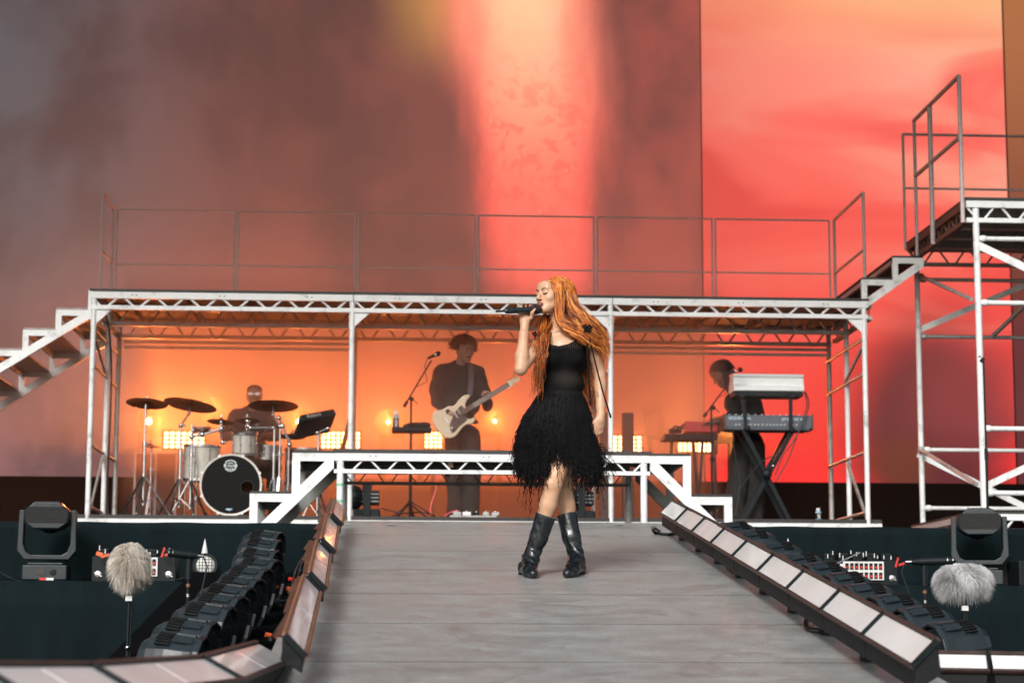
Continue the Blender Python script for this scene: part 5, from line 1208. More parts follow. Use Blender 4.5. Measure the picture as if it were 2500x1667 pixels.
# scalp cap under the strands
Hf = Field(); E0 = lambda x, y, z, r: Hf.ell(HC + 1.03*(HM[0]*x + HM[1]*y + HM[2]*z), [q*1.03 for q in r], HM, .02)
E0(0, -.02, .024, (.076, .088, .084)); E0(0, -.06, -.02, (.066, .055, .08))
def hclip(X, Y, Z):
    f = ((X-HC[0])*HM[1][0] + (Y-HC[1])*HM[1][1] + (Z-HC[2])*HM[1][2]); u = ((X-HC[0])*HM[2][0] + (Y-HC[1])*HM[2][1] + (Z-HC[2])*HM[2][2])
    return np.maximum(f - (.034 + .75*np.clip(u - .045, -.06, .05)), -.09 - u)
hair = surface('hair', Hf, .0045, pbr('dark_orange_root', (.20, .04, .01), .6), singer, clip=hclip, smooth_n=1)
S4 = lambda *a: a
hair_family('hair_strand_mass', 560, (15, 110), (24, 86), [(58, 24, 1.07, 17, 12), (70, -8, 1.12, 16, 10)], [(1368, 778, -.075), (1394, 804, -.085), (1434, 826, -.085), (1462, 838, -.06), (1482, 858, -.05)], [(10, 6, .012), (13, 9, .012), (14, 12, .012), (12, 14, .015), (12, 30, .03)], 21)
hair_family('hair_strand_mass', 760, (55, 190), (40, 89), [(105, 30, 1.22, 25, 15)], [(1398, 752, -.03), (1420, 782, -.05), (1445, 804, -.055), (1468, 826, -.045), (1483, 852, -.04)], [(13, 16, .03), (16, 16, .03), (16, 16, .025), (13, 16, .02), (11, 34, .03)], 22, tone=(.54, .28))
hair_family('hair_strand_mass', 340, (-60, 60), (62, 89), [(100, 55, 1.12, 40, 12), (125, 20, 1.3, 25, 12)], [(1406, 760, .0), (1432, 794, -.02), (1462, 818, -.02), (1484, 850, -.02)], [(10, 12, .03), (12, 10, .03), (10, 12, .03), (8, 20, .03)], 23, tone=(.7, .16))
hair_family('hair_strand_mass', 260, (120, 200), (-10, 50), [(150, 0, 1.2, 20, 15)], [(1400, 790, .05), (1424, 860, .10), (1432, 920, .10), (1440, 960, .09), (1449, 1005, .07)], [(14, 10, .03), (12, 10, .02), (13, 10, .02), (12, 10, .02), (10, 22, .02)], 24, tone=(.38, .2), wave=.010)
hair_family('hair_strand_mass', 360, (-200, -100), (-25, 30), [(-150, -20, 1.1, 20, 10)], [(1336, 792, .035), (1327, 822, -.07), (1322, 860, -.125), (1316, 905, -.13), (1308, 960, -.10)], [(16, 8, .02), (13, 8, .02), (11, 10, .02), (9, 10, .02), (10, 26, .02)], 25, tone=(.40, .22), wave=.009)
hair_family('hair_strand_mass', 110, (-120, -60), (20, 60), [(-100, -10, 1.08, 10, 10)], [(1327, 790, .0), (1318, 826, -.07), (1308, 850, -.10), (1292, 862, -.12)], [(6, 6, .02), (7, 6, .02), (9, 8, .02), (10, 6, .02)], 26, tone=(.6, .2), wave=.009)
hair_family('wispy_strand', 26, (60, 170), (40, 80), [(110, 20, 1.25, 20, 15)], [(1412, 780, -.04), (1452, 806, -.05), (1470, 850, -.05), (1478, 900, -.04)], [(20, 16, .03), (20, 16, .03), (14, 20, .03), (12, 40, .03)], 27, r=.0013, wave=.014)
hair_family('wispy_strand', 6, (-200, -100), (-25, 30), [], [(1327, 822, -.07), (1300, 880, -.12), (1258, 905, -.16), (1256, 925, -.16), (1275, 940, -.14)], [(8, 8, .02)]*5, 28, r=.0012, wave=.010)
# ------------------------------------------------------------------ her microphone
mic = empty('microphone', tuple(micA), 'black handheld wireless microphone held to the singer\'s mouth', 'microphone')
ax = micB - micA; Lm = np.linalg.norm(ax); ax = ax/Lm; m_mic = pbr('satin_black_microphone', (.012, .022, .024), .28, 0, .1, 60)
m = MB(); m.lathe([(.0062, 0), (.0062, .055), (.0125, .062), (.0155, .070), (.0170, .085), (.0175, .19), (.0168, .205), (.0185, .215), (.0185, .225)], micA, ax, 20); m.build('handle', m_mic, mic, smooth=True)
m = MB(); m.lathe([(.0185, .225), (.0245, .240), (.0262, .262), (.0255, .28), (.0215, .296), (.013, .306), (.002, .309)], micA, ax, 20)
m.build('mic_grille', pbr('dark_plum_mesh', (.03, .010, .018), .4, .4, .3, 300, .5, 700), mic, smooth=True)
m = MB(); m.lathe([(.0268, .257), (.0272, .262), (.0268, .267)], micA, ax, 20); m.build('grille_ring', m_mic, mic, smooth=True)
# ================================================================== band gear
m_cymbal = pbr('dark_bronze_cymbal', (.24, .13, .045), .30, .85, .2, 12, .08, 150)
m_shell = pbr('pale_sparkle_drum_shell', (.50, .48, .43), .35, .15, .08, 60)
m_head_black = pbr('black_drum_head', (.004, .004, .004), .6, 0, .2, 10, spec=.12)
m_cream = pbr('cream_hoop', (.62, .58, .52), .4, 0, .05)
def tripod(root, x, Y, z_top, z_hub, spread, mat=m_chrome, r=.011, foot=Z_RF, rot=20, brace=True, rl=.010):
    m = MB(); m.tube([(x, Y, z_hub - .28 if z_hub - .28 > foot + .02 else foot + .02), (x, Y, z_hub + (z_top - z_hub)*.45)], r*1.25, 10); m.tube([(x, Y, z_hub + (z_top - z_hub)*.45), (x, Y, z_top)], r, 10)
    m.tube([(x, Y, z_hub + (z_top-z_hub)*.45 - .02), (x, Y, z_hub + (z_top-z_hub)*.45 + .025)], r*1.9, 10); m.tube([(x, Y, z_hub - .02), (x, Y, z_hub + .02)], r*1.8, 10)
    m.ball((x + r*2.6, Y, z_hub + (z_top-z_hub)*.45), r*1.1, n=8, m=5)
    m.build('pole', mat, root, smooth=True)
    for a in (rot, rot + 120, rot + 240):
        e = Vector((math.cos(R(a)), math.sin(R(a)), 0)); p = Vector((x, Y, z_hub)) + e*r; q = Vector((x, Y, foot + .012)) + e*spread
        m = MB(); m.bar(p, q, rl*2.2, rl*.9); m.ball(q, rl*1.5, n=8, m=5)
        if brace: m.bar(p*.5 + q*.5, Vector((x, Y, max(z_hub - .26, foot + .04))), rl*1.4, rl*.7)
        m.build('leg', mat, root, smooth=False)
def cymbal_mesh(c, r, nrm):
    m = MB(); m.lathe([(.004, .030), (.018, .028), (.034, .012), (r*.5, .004), (r, -.012), (r, -.0135), (r*.5, .002), (.034, .009), (.004, .022)], c, nrm, 40); return m
def wing(c, nrm):
    m = MB(); n_ = Vector(nrm).normalized(); c = Vector(c); m.tube([c + n_*.02, c + n_*.06], .006, 8); m.ball(c + n_*.045, (.014, .006, .008), n=8, m=5); m.tube([c + n_*.022, c + n_*.034], .013, 10); return m
def cymbal(px, py, Y, r, nrm, label, pole_px, hub_py, arm=None, spread=.24, bent=True, mat=m_cymbal, stand=True, rot=20):
    c = at(px, py, Y); root = empty('cymbal_stand', (at(pole_px, 1200, Y).x, Y, Z_RF), label, 'cymbal')
    cymbal_mesh(c, r, nrm).build('cymbal', mat, root, smooth=True); wing(c, nrm).build('wing_nut', m_chrome, root, smooth=True)
    n_ = Vector(nrm).normalized(); x = at(pole_px, 1200, Y).x; zt = at(pole_px, py + 52, Y).z if bent else c.z - .02
    if bent:
        e = Vector((x, Y, zt)); m = MB(); k = c - n_*.10; m.tube([c, k], .007, 8); m.ball(k, .020, n=8, m=5); m.tube([k, e], .009, 8); m.ball(e, .026, n=10, m=6); m.ball(e + Vector((.03, -.01, 0)), .014, n=8, m=5)
        m.build('tilter', m_chrome, root, smooth=True)
    if stand: tripod(root, x, Y, zt, at(pole_px, hub_py, Y).z, spread, rot=rot)
    return root
cymbal(359, 982, 20.15, .20, (.05, .17, 1), 'dark cymbal on a chrome tripod stand, farthest left in the drum kit', 350, 1162, spread=.27, bent=False, rot=25)
cymbal(465, 986, 20.35, .26, (.15, .15, 1), 'broad dark cymbal sloping right on a jointed chrome stand', 438, 1168, spread=.30)
cymbal(667, 988, 20.4, .245, (.0, .14, 1), 'wide dark cymbal in front of the drummer, right of his chin', 681, 1165, spread=.14)
cymbal(539, 1027, 20.5, .135, (.06, .12, 1), 'small dark splash cymbal left of the drummer chest', 541, 1180, spread=.1, stand=False)
cymbal(604, 1024, 20.6, .135, (0, .13, 1), 'small cymbal directly in front of the drummer chest', 604, 1180, spread=.1, stand=False, mat=m_cymbal)
cymbal(714, 1063, 20.6, .135, (.02, .12, 1), 'low right cymbal under the black drum pad', 703, 1180, spread=.15, bent=False)
cymbal(367, 1088, 21.3, .11, (.02, -.04, 1), 'small low cymbal half lost in the glow at left', 367, 1190, spread=.15, bent=False)
# extra chrome pole with arms holding the splash cymbals
def pole_stand(px, top_py, hub_py, Y, label, arms, spread=.2, rot=45, cat='stand'):
    x = at(px, 1200, Y).x; root = empty('chrome_stand', (x, Y, Z_RF), label, cat)
    tripod(root, x, Y, at(px, top_py, Y).z, at(px, hub_py, Y).z, spread, rot=rot)
    for a, b_, r in arms:
        m = MB(); m.tube([at(*a, Y), at(*b_, Y)], r, 8); m.ball(at(*a, Y), r*2.2, n=8, m=5); m.ball(at(*b_, Y), r*2.2, n=8, m=5); m.build('arm', m_chrome, root, smooth=True)
    return root
pole_stand(465, 1035, 1172, 20.2, 'chrome stand with a short arm beside the floor tom', [((468, 1066), (494, 1060), .013), ((494, 1062), (541, 1046), .011), ((541, 1046), (540, 1030), .008)])
pole_stand(667, 1042, 1168, 20.35, 'chrome stand with a level arm in front of the drummer', [((667, 1044), (612, 1044), .010), ((606, 1040), (604, 1028), .012), ((690, 1040), (707, 1085), .012), ((681, 1020), (690, 1040), .011)], spread=.12)
pole_stand(775, 1055, 1190, 20.5, 'chrome stand carrying the black drum pad', [((775, 1056), (800, 1046), .012)], spread=.15)
def drum(name, c, axis, r, h, label, shell=m_shell, top=m_head_black, lugs=8, hoop=m_chrome, legs=0, cat='drum'):
    c = Vector(c); n_ = Vector(axis).normalized(); root = empty(name, tuple(c), label, cat)
    m = MB(); m.lathe([(r*.97, 0), (r, .004), (r, h - .004), (r*.97, h)], c, n_, 36); m.build('shell', shell, root, smooth=True)
    for k, off in enumerate((0, h)):
        m = MB(); m.lathe([(r + .004, off - .012), (r + .010, off - .012), (r + .010, off + .012), (r + .004, off + .012), (r + .004, off - .012)], c, n_, 36); m.build('hoop', hoop, root, smooth=True)
    m = MB(); m.lathe([(.003, h + .003), (r*.99, h + .003), (r*.99, h + .0005)], c, n_, 36); m.build('drum_head', top, root, smooth=True)
    d, a, u = frame(n_, Vector((0, 1, .01)))
    for k in range(lugs):
        an = 2*math.pi*(k + .35)/lugs; e = a*math.cos(an) + u*math.sin(an); m = MB(); m.tube([c + e*(r + .010) + n_*.01, c + e*(r + .010) + n_*(h - .01)], .0035, 6); m.ball(c + e*(r + .006) + n_*h*.5, (.013, .013, .013), n=8, m=5); m.build('lug', m_chrome, root, smooth=True)
    for k in range(legs):
        an = 2*math.pi*(k + .2)/legs; m = MB(); p = c + Vector((math.cos(an), math.sin(an), 0))*(r + .02); m.tube([p + Vector((0, 0, .14)), Vector((p.x, p.y, Z_RF + .01))], .007, 8); m.build('leg', m_chrome, root, smooth=True)
    return root
BDY = 20.2; bc = at(563.5, 1183, BDY); br = .292
bd = empty('bass_drum', (bc.x, BDY, Z_RF), 'large bass drum with black front head, off-centre sound hole and pale badge', 'drum')
m = MB(); m.lathe([(br - .01, .02), (br - .004, .03), (br - .004, .44), (br - .01, .45)], bc, (0, 1, 0), 48, caps=False); m.build('shell', m_shell, bd, smooth=True)
m = MB(); m.lathe([(br - .012, -.012), (br + .006, -.016), (br + .008, .03), (br - .002, .032), (br - .012, -.012)], bc, (0, 1, 0), 64); m.build('hoop', m_cream, bd, smooth=True)
# front head with a real hole
hc = (at(603, 1189, BDY) - bc); hx, hzz, hr = hc.x, hc.z, .060
P = []; NN = 64
for k in range(NN): an = 2*math.pi*k/NN; P.append((bc.x + (br-.011)*math.cos(an), BDY + .0, bc.z + (br-.011)*math.sin(an)))
for k in range(NN): an = 2*math.pi*k/NN; P.append((bc.x + hx + hr*math.cos(an), BDY + .0, bc.z + hzz + hr*math.sin(an)))
m = MB(); m.add(P, [(k, (k+1) % NN, NN + (k+1) % NN, NN + k) for k in range(NN)]); m.build('front_head', m_head_black, bd, fix=False)
m = MB(); m.lathe([(hr - .002, -.004), (hr + .006, -.004), (hr + .006, .002), (hr - .002, .002), (hr - .002, -.004)], (bc.x + hx, BDY, bc.z + hzz), (0, 1, 0), 32); m.build('hole_ring', m_black, bd, smooth=True)
m = MB(); m.lathe([(.24, .0), (.24, .01)], (bc.x, BDY + .36, bc.z), (0, 1, 0), 32); m.build('batter_head', pbr('warm_drum_inside', (.30, .12, .05), .7), bd, smooth=True)
for k in range(8):
    an = 2*math.pi*(k + .5)/8; e = Vector((math.cos(an), 0, math.sin(an))); m = MB(); m.tube([bc + e*(br + .012) - Vector((0, .02, 0)), bc + e*(br + .012) + Vector((0, .12, 0))], .005, 6); m.box(bc + e*(br + .006) - Vector((0, .012, 0)), (.02, .016, .02)); m.build('claw', m_chrome, bd, smooth=True)
def text_mesh(name, s, c, size, mat, parent, rot=(R(90), 0, 0), depth=.001, bold=0):
    cu = bpy.data.curves.new(name, 'FONT'); cu.body = s; cu.size = size; cu.align_x = 'CENTER'; cu.align_y = 'CENTER'; cu.extrude = depth; cu.offset = bold
    o = bpy.data.objects.new(name, cu); me = bpy.data.meshes.new_from_object(o); bpy.data.objects.remove(o); me.name = name; me.materials.clear(); me.materials.append(mat)
    ob = link(bpy.data.objects.new(name, me)); ob.location = c; ob.rotation_euler = rot
    if parent is not None: ob.parent = parent; ob.matrix_parent_inverse = parent_world(parent).inverted()
    return ob
m_badge = pbr('pale_badge', (.62, .68, .70), .4)
gc = at(563, 1136, BDY) + Vector((0, -.004, 0)); Mx = Matrix(((1, 0, 0, gc.x), (0, 0, -1, gc.y), (0, 1, 0, gc.z), (0, 0, 0, 1)))
sh = [(-.052, .034), (-.026, .050), (0, .054), (.026, .050), (.052, .034), (.050, .016), (.062, .010), (.062, -.014), (.050, -.020), (.048, -.038), (.026, -.052), (0, -.058), (-.026, -.052), (-.048, -.038), (-.050, -.020), (-.062, -.014), (-.062, .010), (-.050, .016)]
m = MB(); m.prism(sh, Mx, .0012); bdg = m.build('badge', m_badge, bd)
m = MB(); Mx2 = Mx.copy(); Mx2[1][3] -= .0016; m.prism([(x*.84, y*.84) for x, y in sh if True], Mx2, .001); m.build('badge_field', m_head_black, bdg)
m = MB(); m.box(gc + Vector((0, -.0042, -.002)), (.112, .002, .024)); m.build('badge_band', m_badge, bdg)
text_mesh('badge_lettering', 'MAPEX', gc + Vector((0, -.0062, -.002)), .030, m_head_black, bdg, bold=.0006)
m = MB()
for k in (-.022, 0, .022): m.box(gc + Vector((k, -.0042, -.034)), (.013, .002, .014))
m.prism([(-.03, .02), (-.018, .030), (-.008, .024), (0, .032), (.010, .024), (.018, .030), (.03, .02)], Mx @ Matrix.Translation((0, 0, .003)), .001); m.build('badge_emblem', m_badge, bdg)
lc = at(559, 1243, BDY) + Vector((0, -.004, 0)); m = MB()
for k in range(5): m.box(lc + Vector((-.024 + k*.012, 0, .004*math.sin(k*2))), (.012, .003, .022 - .005*abs(k-2)), Matrix.Rotation(.4*(k-2)*.4, 3, 'Y'))
m.build('crown_emblem', pbr('light_blue_print', (.30, .50, .60), .5), bd)
def at3(px, py, Y): return at(px, py, Y)
p = at(597, 1107, 20.45); drum('tom_drum', p, (.0, -.15, 1), .115, .20, 'pale tom drum mounted above the bass drum', lugs=8)
p = at(490, 1172, 20.5); drum('floor_tom', p, (.02, -.03, 1), .175, .33, 'pale floor tom standing left of the bass drum', lugs=8, legs=3)
p = at(655, 1118, 20.6); drum('snare_drum', p, (.03, -.1, 1), .12, .12, 'chrome snare drum right of the mounted tom', shell=m_chrome, lugs=8)
p = at(742, 1180, 21.0); drum('floor_tom', p, (.0, -.03, 1), .19, .34, 'dark floor tom behind the left steps of the low platform', shell=m_black, lugs=8, legs=3)
p = at(492, 1056, 21.0); drum('timbale', p, (0, -.1, 1), .085, .05, 'shallow black drum behind the chrome stand left of the drummer', shell=m_black, lugs=6)
# drum pad
pc = at(768, 1037, 20.5); pad = empty('drum_pad', tuple(pc), 'black electronic drum pad tilted toward the drummer, with pale maker lettering', 'drum pad')
Rm = Matrix.Rotation(R(-14), 3, 'Y') @ Matrix.Rotation(R(25), 3, 'Z') @ Matrix.Rotation(R(-28), 3, 'X')
m = MB(); m.box(pc, (.38, .30, .05), Rm); m.box(pc + Rm @ Vector((0, -.152, 0)), (.37, .02, .075), Rm); m.build('pad_case', m_black, pad, bevel=.01)
lt = text_mesh('pad_lettering', 'Roland', pc + Rm @ Vector((-.05, -.1645, .0)), .055, pbr('grey_print', (.35, .33, .32), .5), pad, rot=(Rm @ Matrix.Rotation(R(90), 3, 'X')).to_euler())
# rack case, monitor screen, boxes
def boxy(name, px0, py0, px1, py1, Y, dep, mat, label, cat, bevel=.01, rot=0, z0=None, extra=None):
    a, b_ = at(px0, py1, Y), at(px1, py0, Y); zz0 = a.z if z0 is None else z0
    root = empty(name, ((a.x+b_.x)/2, Y, zz0), label, cat); m = MB(); c = Vector(((a.x+b_.x)/2, Y + dep/2, (zz0 + b_.z)/2)); m.box(c, (b_.x-a.x, dep, b_.z - zz0), Matrix.Rotation(rot, 3, 'Y')); m.build('case', mat, root, bevel=bevel)
    if extra: extra(root, a, b_, Y)
    return root
def rackx(root, a, b_, Y):
    m = MB()
    for x in (a.x + .004, b_.x - .004, (a.x+b_.x)/2): m.box((x, Y - .006, (Z_RF + b_.z)/2), (.022, .01, b_.z - Z_RF))
    m.box(((a.x+b_.x)/2, Y - .008, b_.z - .008), (b_.x-a.x, .01, .018)); m.build('metal_edge', m_aluback, root)
boxy('rack_case', 326, 1104, 432, 1250, 22.4, .6, m_black, 'dark equipment rack standing behind the left cymbal stands', 'rack case', z0=Z_RF, extra=rackx)
boxy('column_speaker', 1521, 1007, 1547, 1200, 21.3, .12, pbr('brown_black_column', (.035, .026, .024), .6), 'tall black column just right of the singer hip', 'speaker', z0=Z_RF)
boxy('column_speaker', 1466, 1007, 1485, 1200, 21.35, .12, pbr('brown_black_column_b', (.035, .026, .024), .6), 'tall black column half hidden behind the singer left arm', 'speaker', z0=Z_RF)
mc = at(846, 1052, 21.6); root = empty('monitor_screen', (mc.x, mc.y, Z_RF), 'thin black monitor leaning on the left of the second scaffold leg', 'monitor')
m = MB(); m.bar(at(836, 1098, 21.6), at(858, 1010, 21.6), .34, .035, Vector((1, 0, 0))); m.build('screen_body', m_black, root, bevel=.006)
m = MB(); m.tube([at(838, 1090, 21.6), (mc.x, 21.6, Z_RF + .02)], .015, 8); m.box((mc.x, 21.6, Z_RF + .012), (.3, .3, .02)); m.build('stand', m_black, root)
m = MB(); cc_ = at(1598, 1020, 23.4); 
root = empty('folding_frame', (cc_.x, 23.4, Z_RF), 'folded metal frame leaning in the haze right of the black column', 'frame')
for a, b_ in (((1572, 988), (1592, 1120)), ((1606, 980), (1634, 1120))):
    m = MB(); m.bar(at(*a, 23.4), at(*b_, 23.4), .03, .05); m.build('side_rail', m_rail, root)
for p_, q_ in (((1576, 1006), (1610, 1000)), ((1586, 1066), (1622, 1062))):
    m = MB(); m.bar(at(*p_, 23.4), at(*q_, 23.4), .03, .05); m.build('cross_bar', m_rail, root)
# floor moving heads behind the low platform
def floor_head(px, py, Y, label, face):
    c = at(px, py, Y); root = empty('moving_head', (c.x, Y, Z_RF), label, 'moving head light'); 
    m = MB(); m.box((c.x, Y, Z_RF + .045), (.26, .24, .085)); m.build('base', m_black, root, bevel=.015)
    m = MB(); m.box((c.x + face*.02, Y, c.z), (.20, .22, .13)); m.lathe([(.08, 0), (.115, .03), (.12, .10), (.10, .12)], (c.x - face*.06, Y - .02, c.z), (-face, -.35, 0), 16); hd = m.build('head', m_black, root, bevel=.01)
    for k in range(3):
        m = MB(); m.box((c.x + face*.03, Y - .112, c.z - .04 + k*.035), (.17, .006, .006)); m.build('rib', m_aluback, hd)
    m = MB(); 
    for q in (-1, 1): m.box((c.x, Y + q*.125, (c.z + Z_RF)/2 + .03), (.07, .02, c.z - Z_RF + .02))
    m.box((c.x, Y, c.z + .10), (.09, .09, .08)); m.build('yoke', m_black, root, bevel=.005)
    return root
floor_head(896, 1215, 20.3, 'black moving head light on the floor left of the guitarist', 1)
floor_head(1418, 1218, 20.3, 'black moving head light on the floor seen past the singer boots', 1)
# ------------------------------------------------------------------ guitarist gear
def mic_on(root, a, b_, Y, r=.022):
    p, q = at(*a, Y), at(*b_, Y); d = (q - p).normalized(); L = (q-p).length
    m = MB(); m.lathe([(.010, 0), (.013, .01), (.016, L*.55), (.018, L*.62)], p, d, 14); m.build('microphone_body', m_black, root, smooth=True)
    m = MB(); m.lathe([(.0185, L*.60), (.0195, L*.62), (.0195, L*.68), (.018, L*.69)], p, d, 14); m.build('silver_ring', m_chrome, root, smooth=True)
    m = MB(); m.ball(q - d*.02, (.026, .026, .026)); m.build('grille', m_black2, root, smooth=True)
def boom(px_mic0, px_mic1, b0, b1, piv, base, Y, label, hub_py=1225):
    x = at(*base, Y).x; root = empty('microphone_stand', (x, Y, Z_RF), label, 'microphone stand')
    mic_on(root, px_mic0, px_mic1, Y)
    m = MB(); m.tube([at(*b0, Y), at(*b1, Y)], .008, 8); m.tube([at(*b1, Y) + (at(*b0, Y)-at(*b1, Y))*.12, at(*b1, Y)], .016, 10); m.build('boom_arm', m_black2, root, smooth=True)
    m = MB(); pv = at(*piv, Y); m.ball(pv, .024); m.tube([pv + Vector((0, 0, .01)), pv + Vector((.06, -.02, -.05))], .005, 6); m.build('boom_clutch', m_black2, root, smooth=True)
    tripod(root, x, Y, pv.z, at(base[0], hub_py, Y).z, .30, m_black2, .010, rot=5, brace=False)
    k0, k1 = at(*px_mic0, Y), at(*b1, Y); m = MB(); m.tube([k0, k0 + Vector((-.03, 0, -.08)), k0*.6 + pv*.4 + Vector((.06, 0, -.07)), k0*.3 + pv*.7], .004, 6); m.build('lead', m_cable, root, smooth=True)
    return root
boom((1044, 875), (1074, 861), (1053, 880), (986, 993), (1005, 974), (1001, 1240), 20.55, 'black boom microphone stand left of the guitarist')
tb = empty('side_table', (at(1004, 1050, 20.65).x, 20.65, Z_RF), 'small dark stand-mounted shelf holding a bottle beside the guitarist', 'table')
a, b_ = at(957, 1055, 20.65), at(1053, 1046, 20.65)
m = MB(); m.span((a.x, 20.52, a.z), (b_.x, 20.78, b_.z)); m.build('shelf', m_black, tb, bevel=.006)
tripod(tb, at(1004, 1050, 20.65).x, 20.65, a.z, at(1004, 1232, 20.65).z, .24, m_black2, .010, rot=80, brace=False)
m = MB(); bgc = at(1018, 1038, 20.65); m.ball(bgc + Vector((0, 0, -.005)), (.135, .08, .035)); m.ball(bgc + Vector((.07, -.02, 0)), (.07, .06, .032)); m.ball(bgc + Vector((-.08, -.02, -.012)), (.06, .05, .022))
tag(m.build('cloth_bag', m_yarn_ if 'm_yarn_' in globals() else pbr('black_cloth', (.012, .010, .010), .9, bump=.4), smooth=True), 'black cloth pouch lying on the small shelf', 'pouch')
def bottle(px, py0, py1, Y, label):
    c = at(px, py1, Y); h = at(px, py0, Y).z - c.z; root = empty('drink_bottle', tuple(c), label, 'bottle'); r = .030
    m = MB(); m.lathe([(r*.9, 0), (r, .006), (r, h*.62), (r*.96, h*.68), (r*.55, h*.80), (r*.5, h*.84)], c, (0, 0, 1), 18); bo = m.build('bottle_body', pbr('clear_blue_bottle', (.25, .42, .52), .2, 0, .1), root, smooth=True)
    m = MB(); m.lathe([(r*1.015, h*.06), (r*1.015, h*.56)], c, (0, 0, 1), 18); lb = m.build('paper_label', m_black2, bo, smooth=True)
    m = MB(); m.lathe([(r*.62, h*.80), (r*.66, h*.82), (r*.66, h*.97), (r*.5, h)], c, (0, 0, 1), 16); m.build('cap', m_white, root, smooth=True)
    m = MB()
    for k in range(4): m.box(c + Vector((0, -r*1.02, h*(.14 + .1*k))), (r*.9, .003, h*.05))
    m.build('label_print', m_white, lb)
    return root
bottle(967, 1003, 1046, 20.62, 'small white-capped bottle with a black label on the shelf'); bottle(1998, 1240, 1268, 20.15, 'small white-capped bottle standing on the floor at the right scaffold leg')
pb = empty('pedal_board', (at(1154, 1248, 20.15).x, 20.15, Z_RF), 'silver pedal board with small effects lying at the guitarist feet', 'pedal board')
a, b_ = at(1098, 1256, 20.15), at(1212, 1250, 20.15); m = MB(); m.span((a.x, 20.05, Z_RF + .002), (b_.x, 20.3, Z_RF + .025)); m.build('board', m_aluback, pb, bevel=.003)
for k, (w_, mt) in enumerate(((.10, m_aluback), (.10, m_white), (.06, m_black), (.07, m_aluback), (.09, m_aluback))):
    x = a.x + .07 + k*.092; m = MB(); m.box((x, 20.15, Z_RF + .045), (w_*.8, .13, .035)); pd = m.build('effect_pedal', mt, pb, bevel=.004); m = MB(); m.ball((x, 20.10, Z_RF + .066), .010, n=8, m=5); m.build('foot_switch', m_chrome, pd, smooth=True)
cable([at(1066, 1160, 20.3), at(1064, 1195, 20.3), at(1052, 1235, 20.3), at(1053, 1256, 20.3)], .007, pbr('pink_cable', (.75, .12, .12), .5), 'pink guitar cable hanging to the floor left of the guitarist', n=8)
cable([at(1118, 1246, 20.1), at(1100, 1250, 20.1), at(1085, 1259, 20.05)], .007, pbr('pink_cable_b', (.75, .12, .12), .5), 'pink cable plugged into the pedal board')
cable([at(930, 1240, 20.2), at(980, 1252, 20.1), at(1030, 1250, 20.2), at(1060, 1258, 20.1)], .006, m_cable, 'black cable trailing on the riser floor under the shelf')
cable([at(255, 740, FY - .0), at(268, 820, FY + .5), at(272, 920, FY + .6), at(268, 1050, FY + .5), at(262, 1180, FY + .3), at(262, 1258, FY + .2)], .009, m_cable, 'black cable hanging down inside the left scaffold legs')
# ------------------------------------------------------------------ keyboards
KY = 20.7
def kbox(name, px0, px1, py0, py1, Y, label, build):
    a, b_ = at(px0, py1, Y), at(px1, py0, Y); root = empty(name, ((a.x+b_.x)/2, Y, a.z), label, 'keyboard'); build(root, a, b_); return root
def white_back(root, a, b_):
    h = b_.z - a.z; m = MB(); Mx = Matrix(((0, 0, 1, a.x), (1, 0, 0, KY), (0, 1, 0, a.z), (0, 0, 0, 1)))
    m.prism([(0, .012), (-.012, .02), (-.015, h*.36), (.005, h*.42), (.012, h*.80), (-.004, h*.86), (-.006, h), (.20, h*1.06), (.30, h*.4), (.30, .01)], Mx, b_.x - a.x); m.build('case', pbr('white_keyboard_case', (.86, .89, .89), .35, 0, .04), root, bevel=.003)
    m = MB(); m.span((a.x + .01, KY - .005, a.z - .035), (b_.x - .01, KY + .30, a.z + .008)); m.build('underside', m_black, root)
kbox('keyboard', 1791, 1962, 914, 957, KY, 'white-backed keyboard on the upper tier of the stand', white_back)
def synth(root, a, b_):
    h = b_.z - a.z; m = MB(); m.span((a.x, KY, a.z), (b_.x, KY + .34, b_.z)); m.span((a.x + .02, KY + .004, a.z - .018), (b_.x - .02, KY + .3, a.z + .002)); cs = m.build('case', pbr('blue_grey_synth', (.085, .10, .125), .4, 0, .08), root, bevel=.006)
    for x in (a.x - .008, b_.x + .008):
        m = MB(); m.span((x - .008, KY - .002, a.z - .01), (x + .008, KY + .345, b_.z + .01)); m.build('wood_cheek', m_wood, root)
    m = MB()
    for k in range(13): m.tube([(a.x + .05 + k*(b_.x-a.x-.1)/12 + random.uniform(-.012, .012), KY + .06, b_.z - .002), (a.x + .05 + k*(b_.x-a.x-.1)/12, KY + .06, b_.z + .014)], .007, 8)
    m.build('control_knob', m_white, cs)
    m = MB()
    for k in range(17):
        x = a.x + .10 + k*.038 + random.uniform(0, .01)
        if x < b_.x - .1: m.lathe([(.007, 0), (.007, .004)], (x, KY - .0, a.z + h*.27), (0, -1, 0), 10)
    m.build('rear_jack', m_chrome, cs)
    pr = pbr('pale_blue_print', (.42, .55, .62), .4)
    text_mesh('maker_lettering', 'SEQUENTIAL', (a.x + .145, KY - .002, a.z + h*.74), .040, pr, cs, bold=.0012)
    text_mesh('model_lettering', 'prophet x', (b_.x - .20, KY - .002, a.z + h*.72), .052, pr, cs, bold=.0010)
kbox('synthesizer', 1772, 1982, 1014, 1044, KY, 'long blue-grey synthesizer on the lower tier, its back to the audience', synth)
st = empty('keyboard_stand', (at(1872, 1200, KY).x, KY, Z_RF), 'black crossed keyboard stand with two tiers', 'keyboard stand')
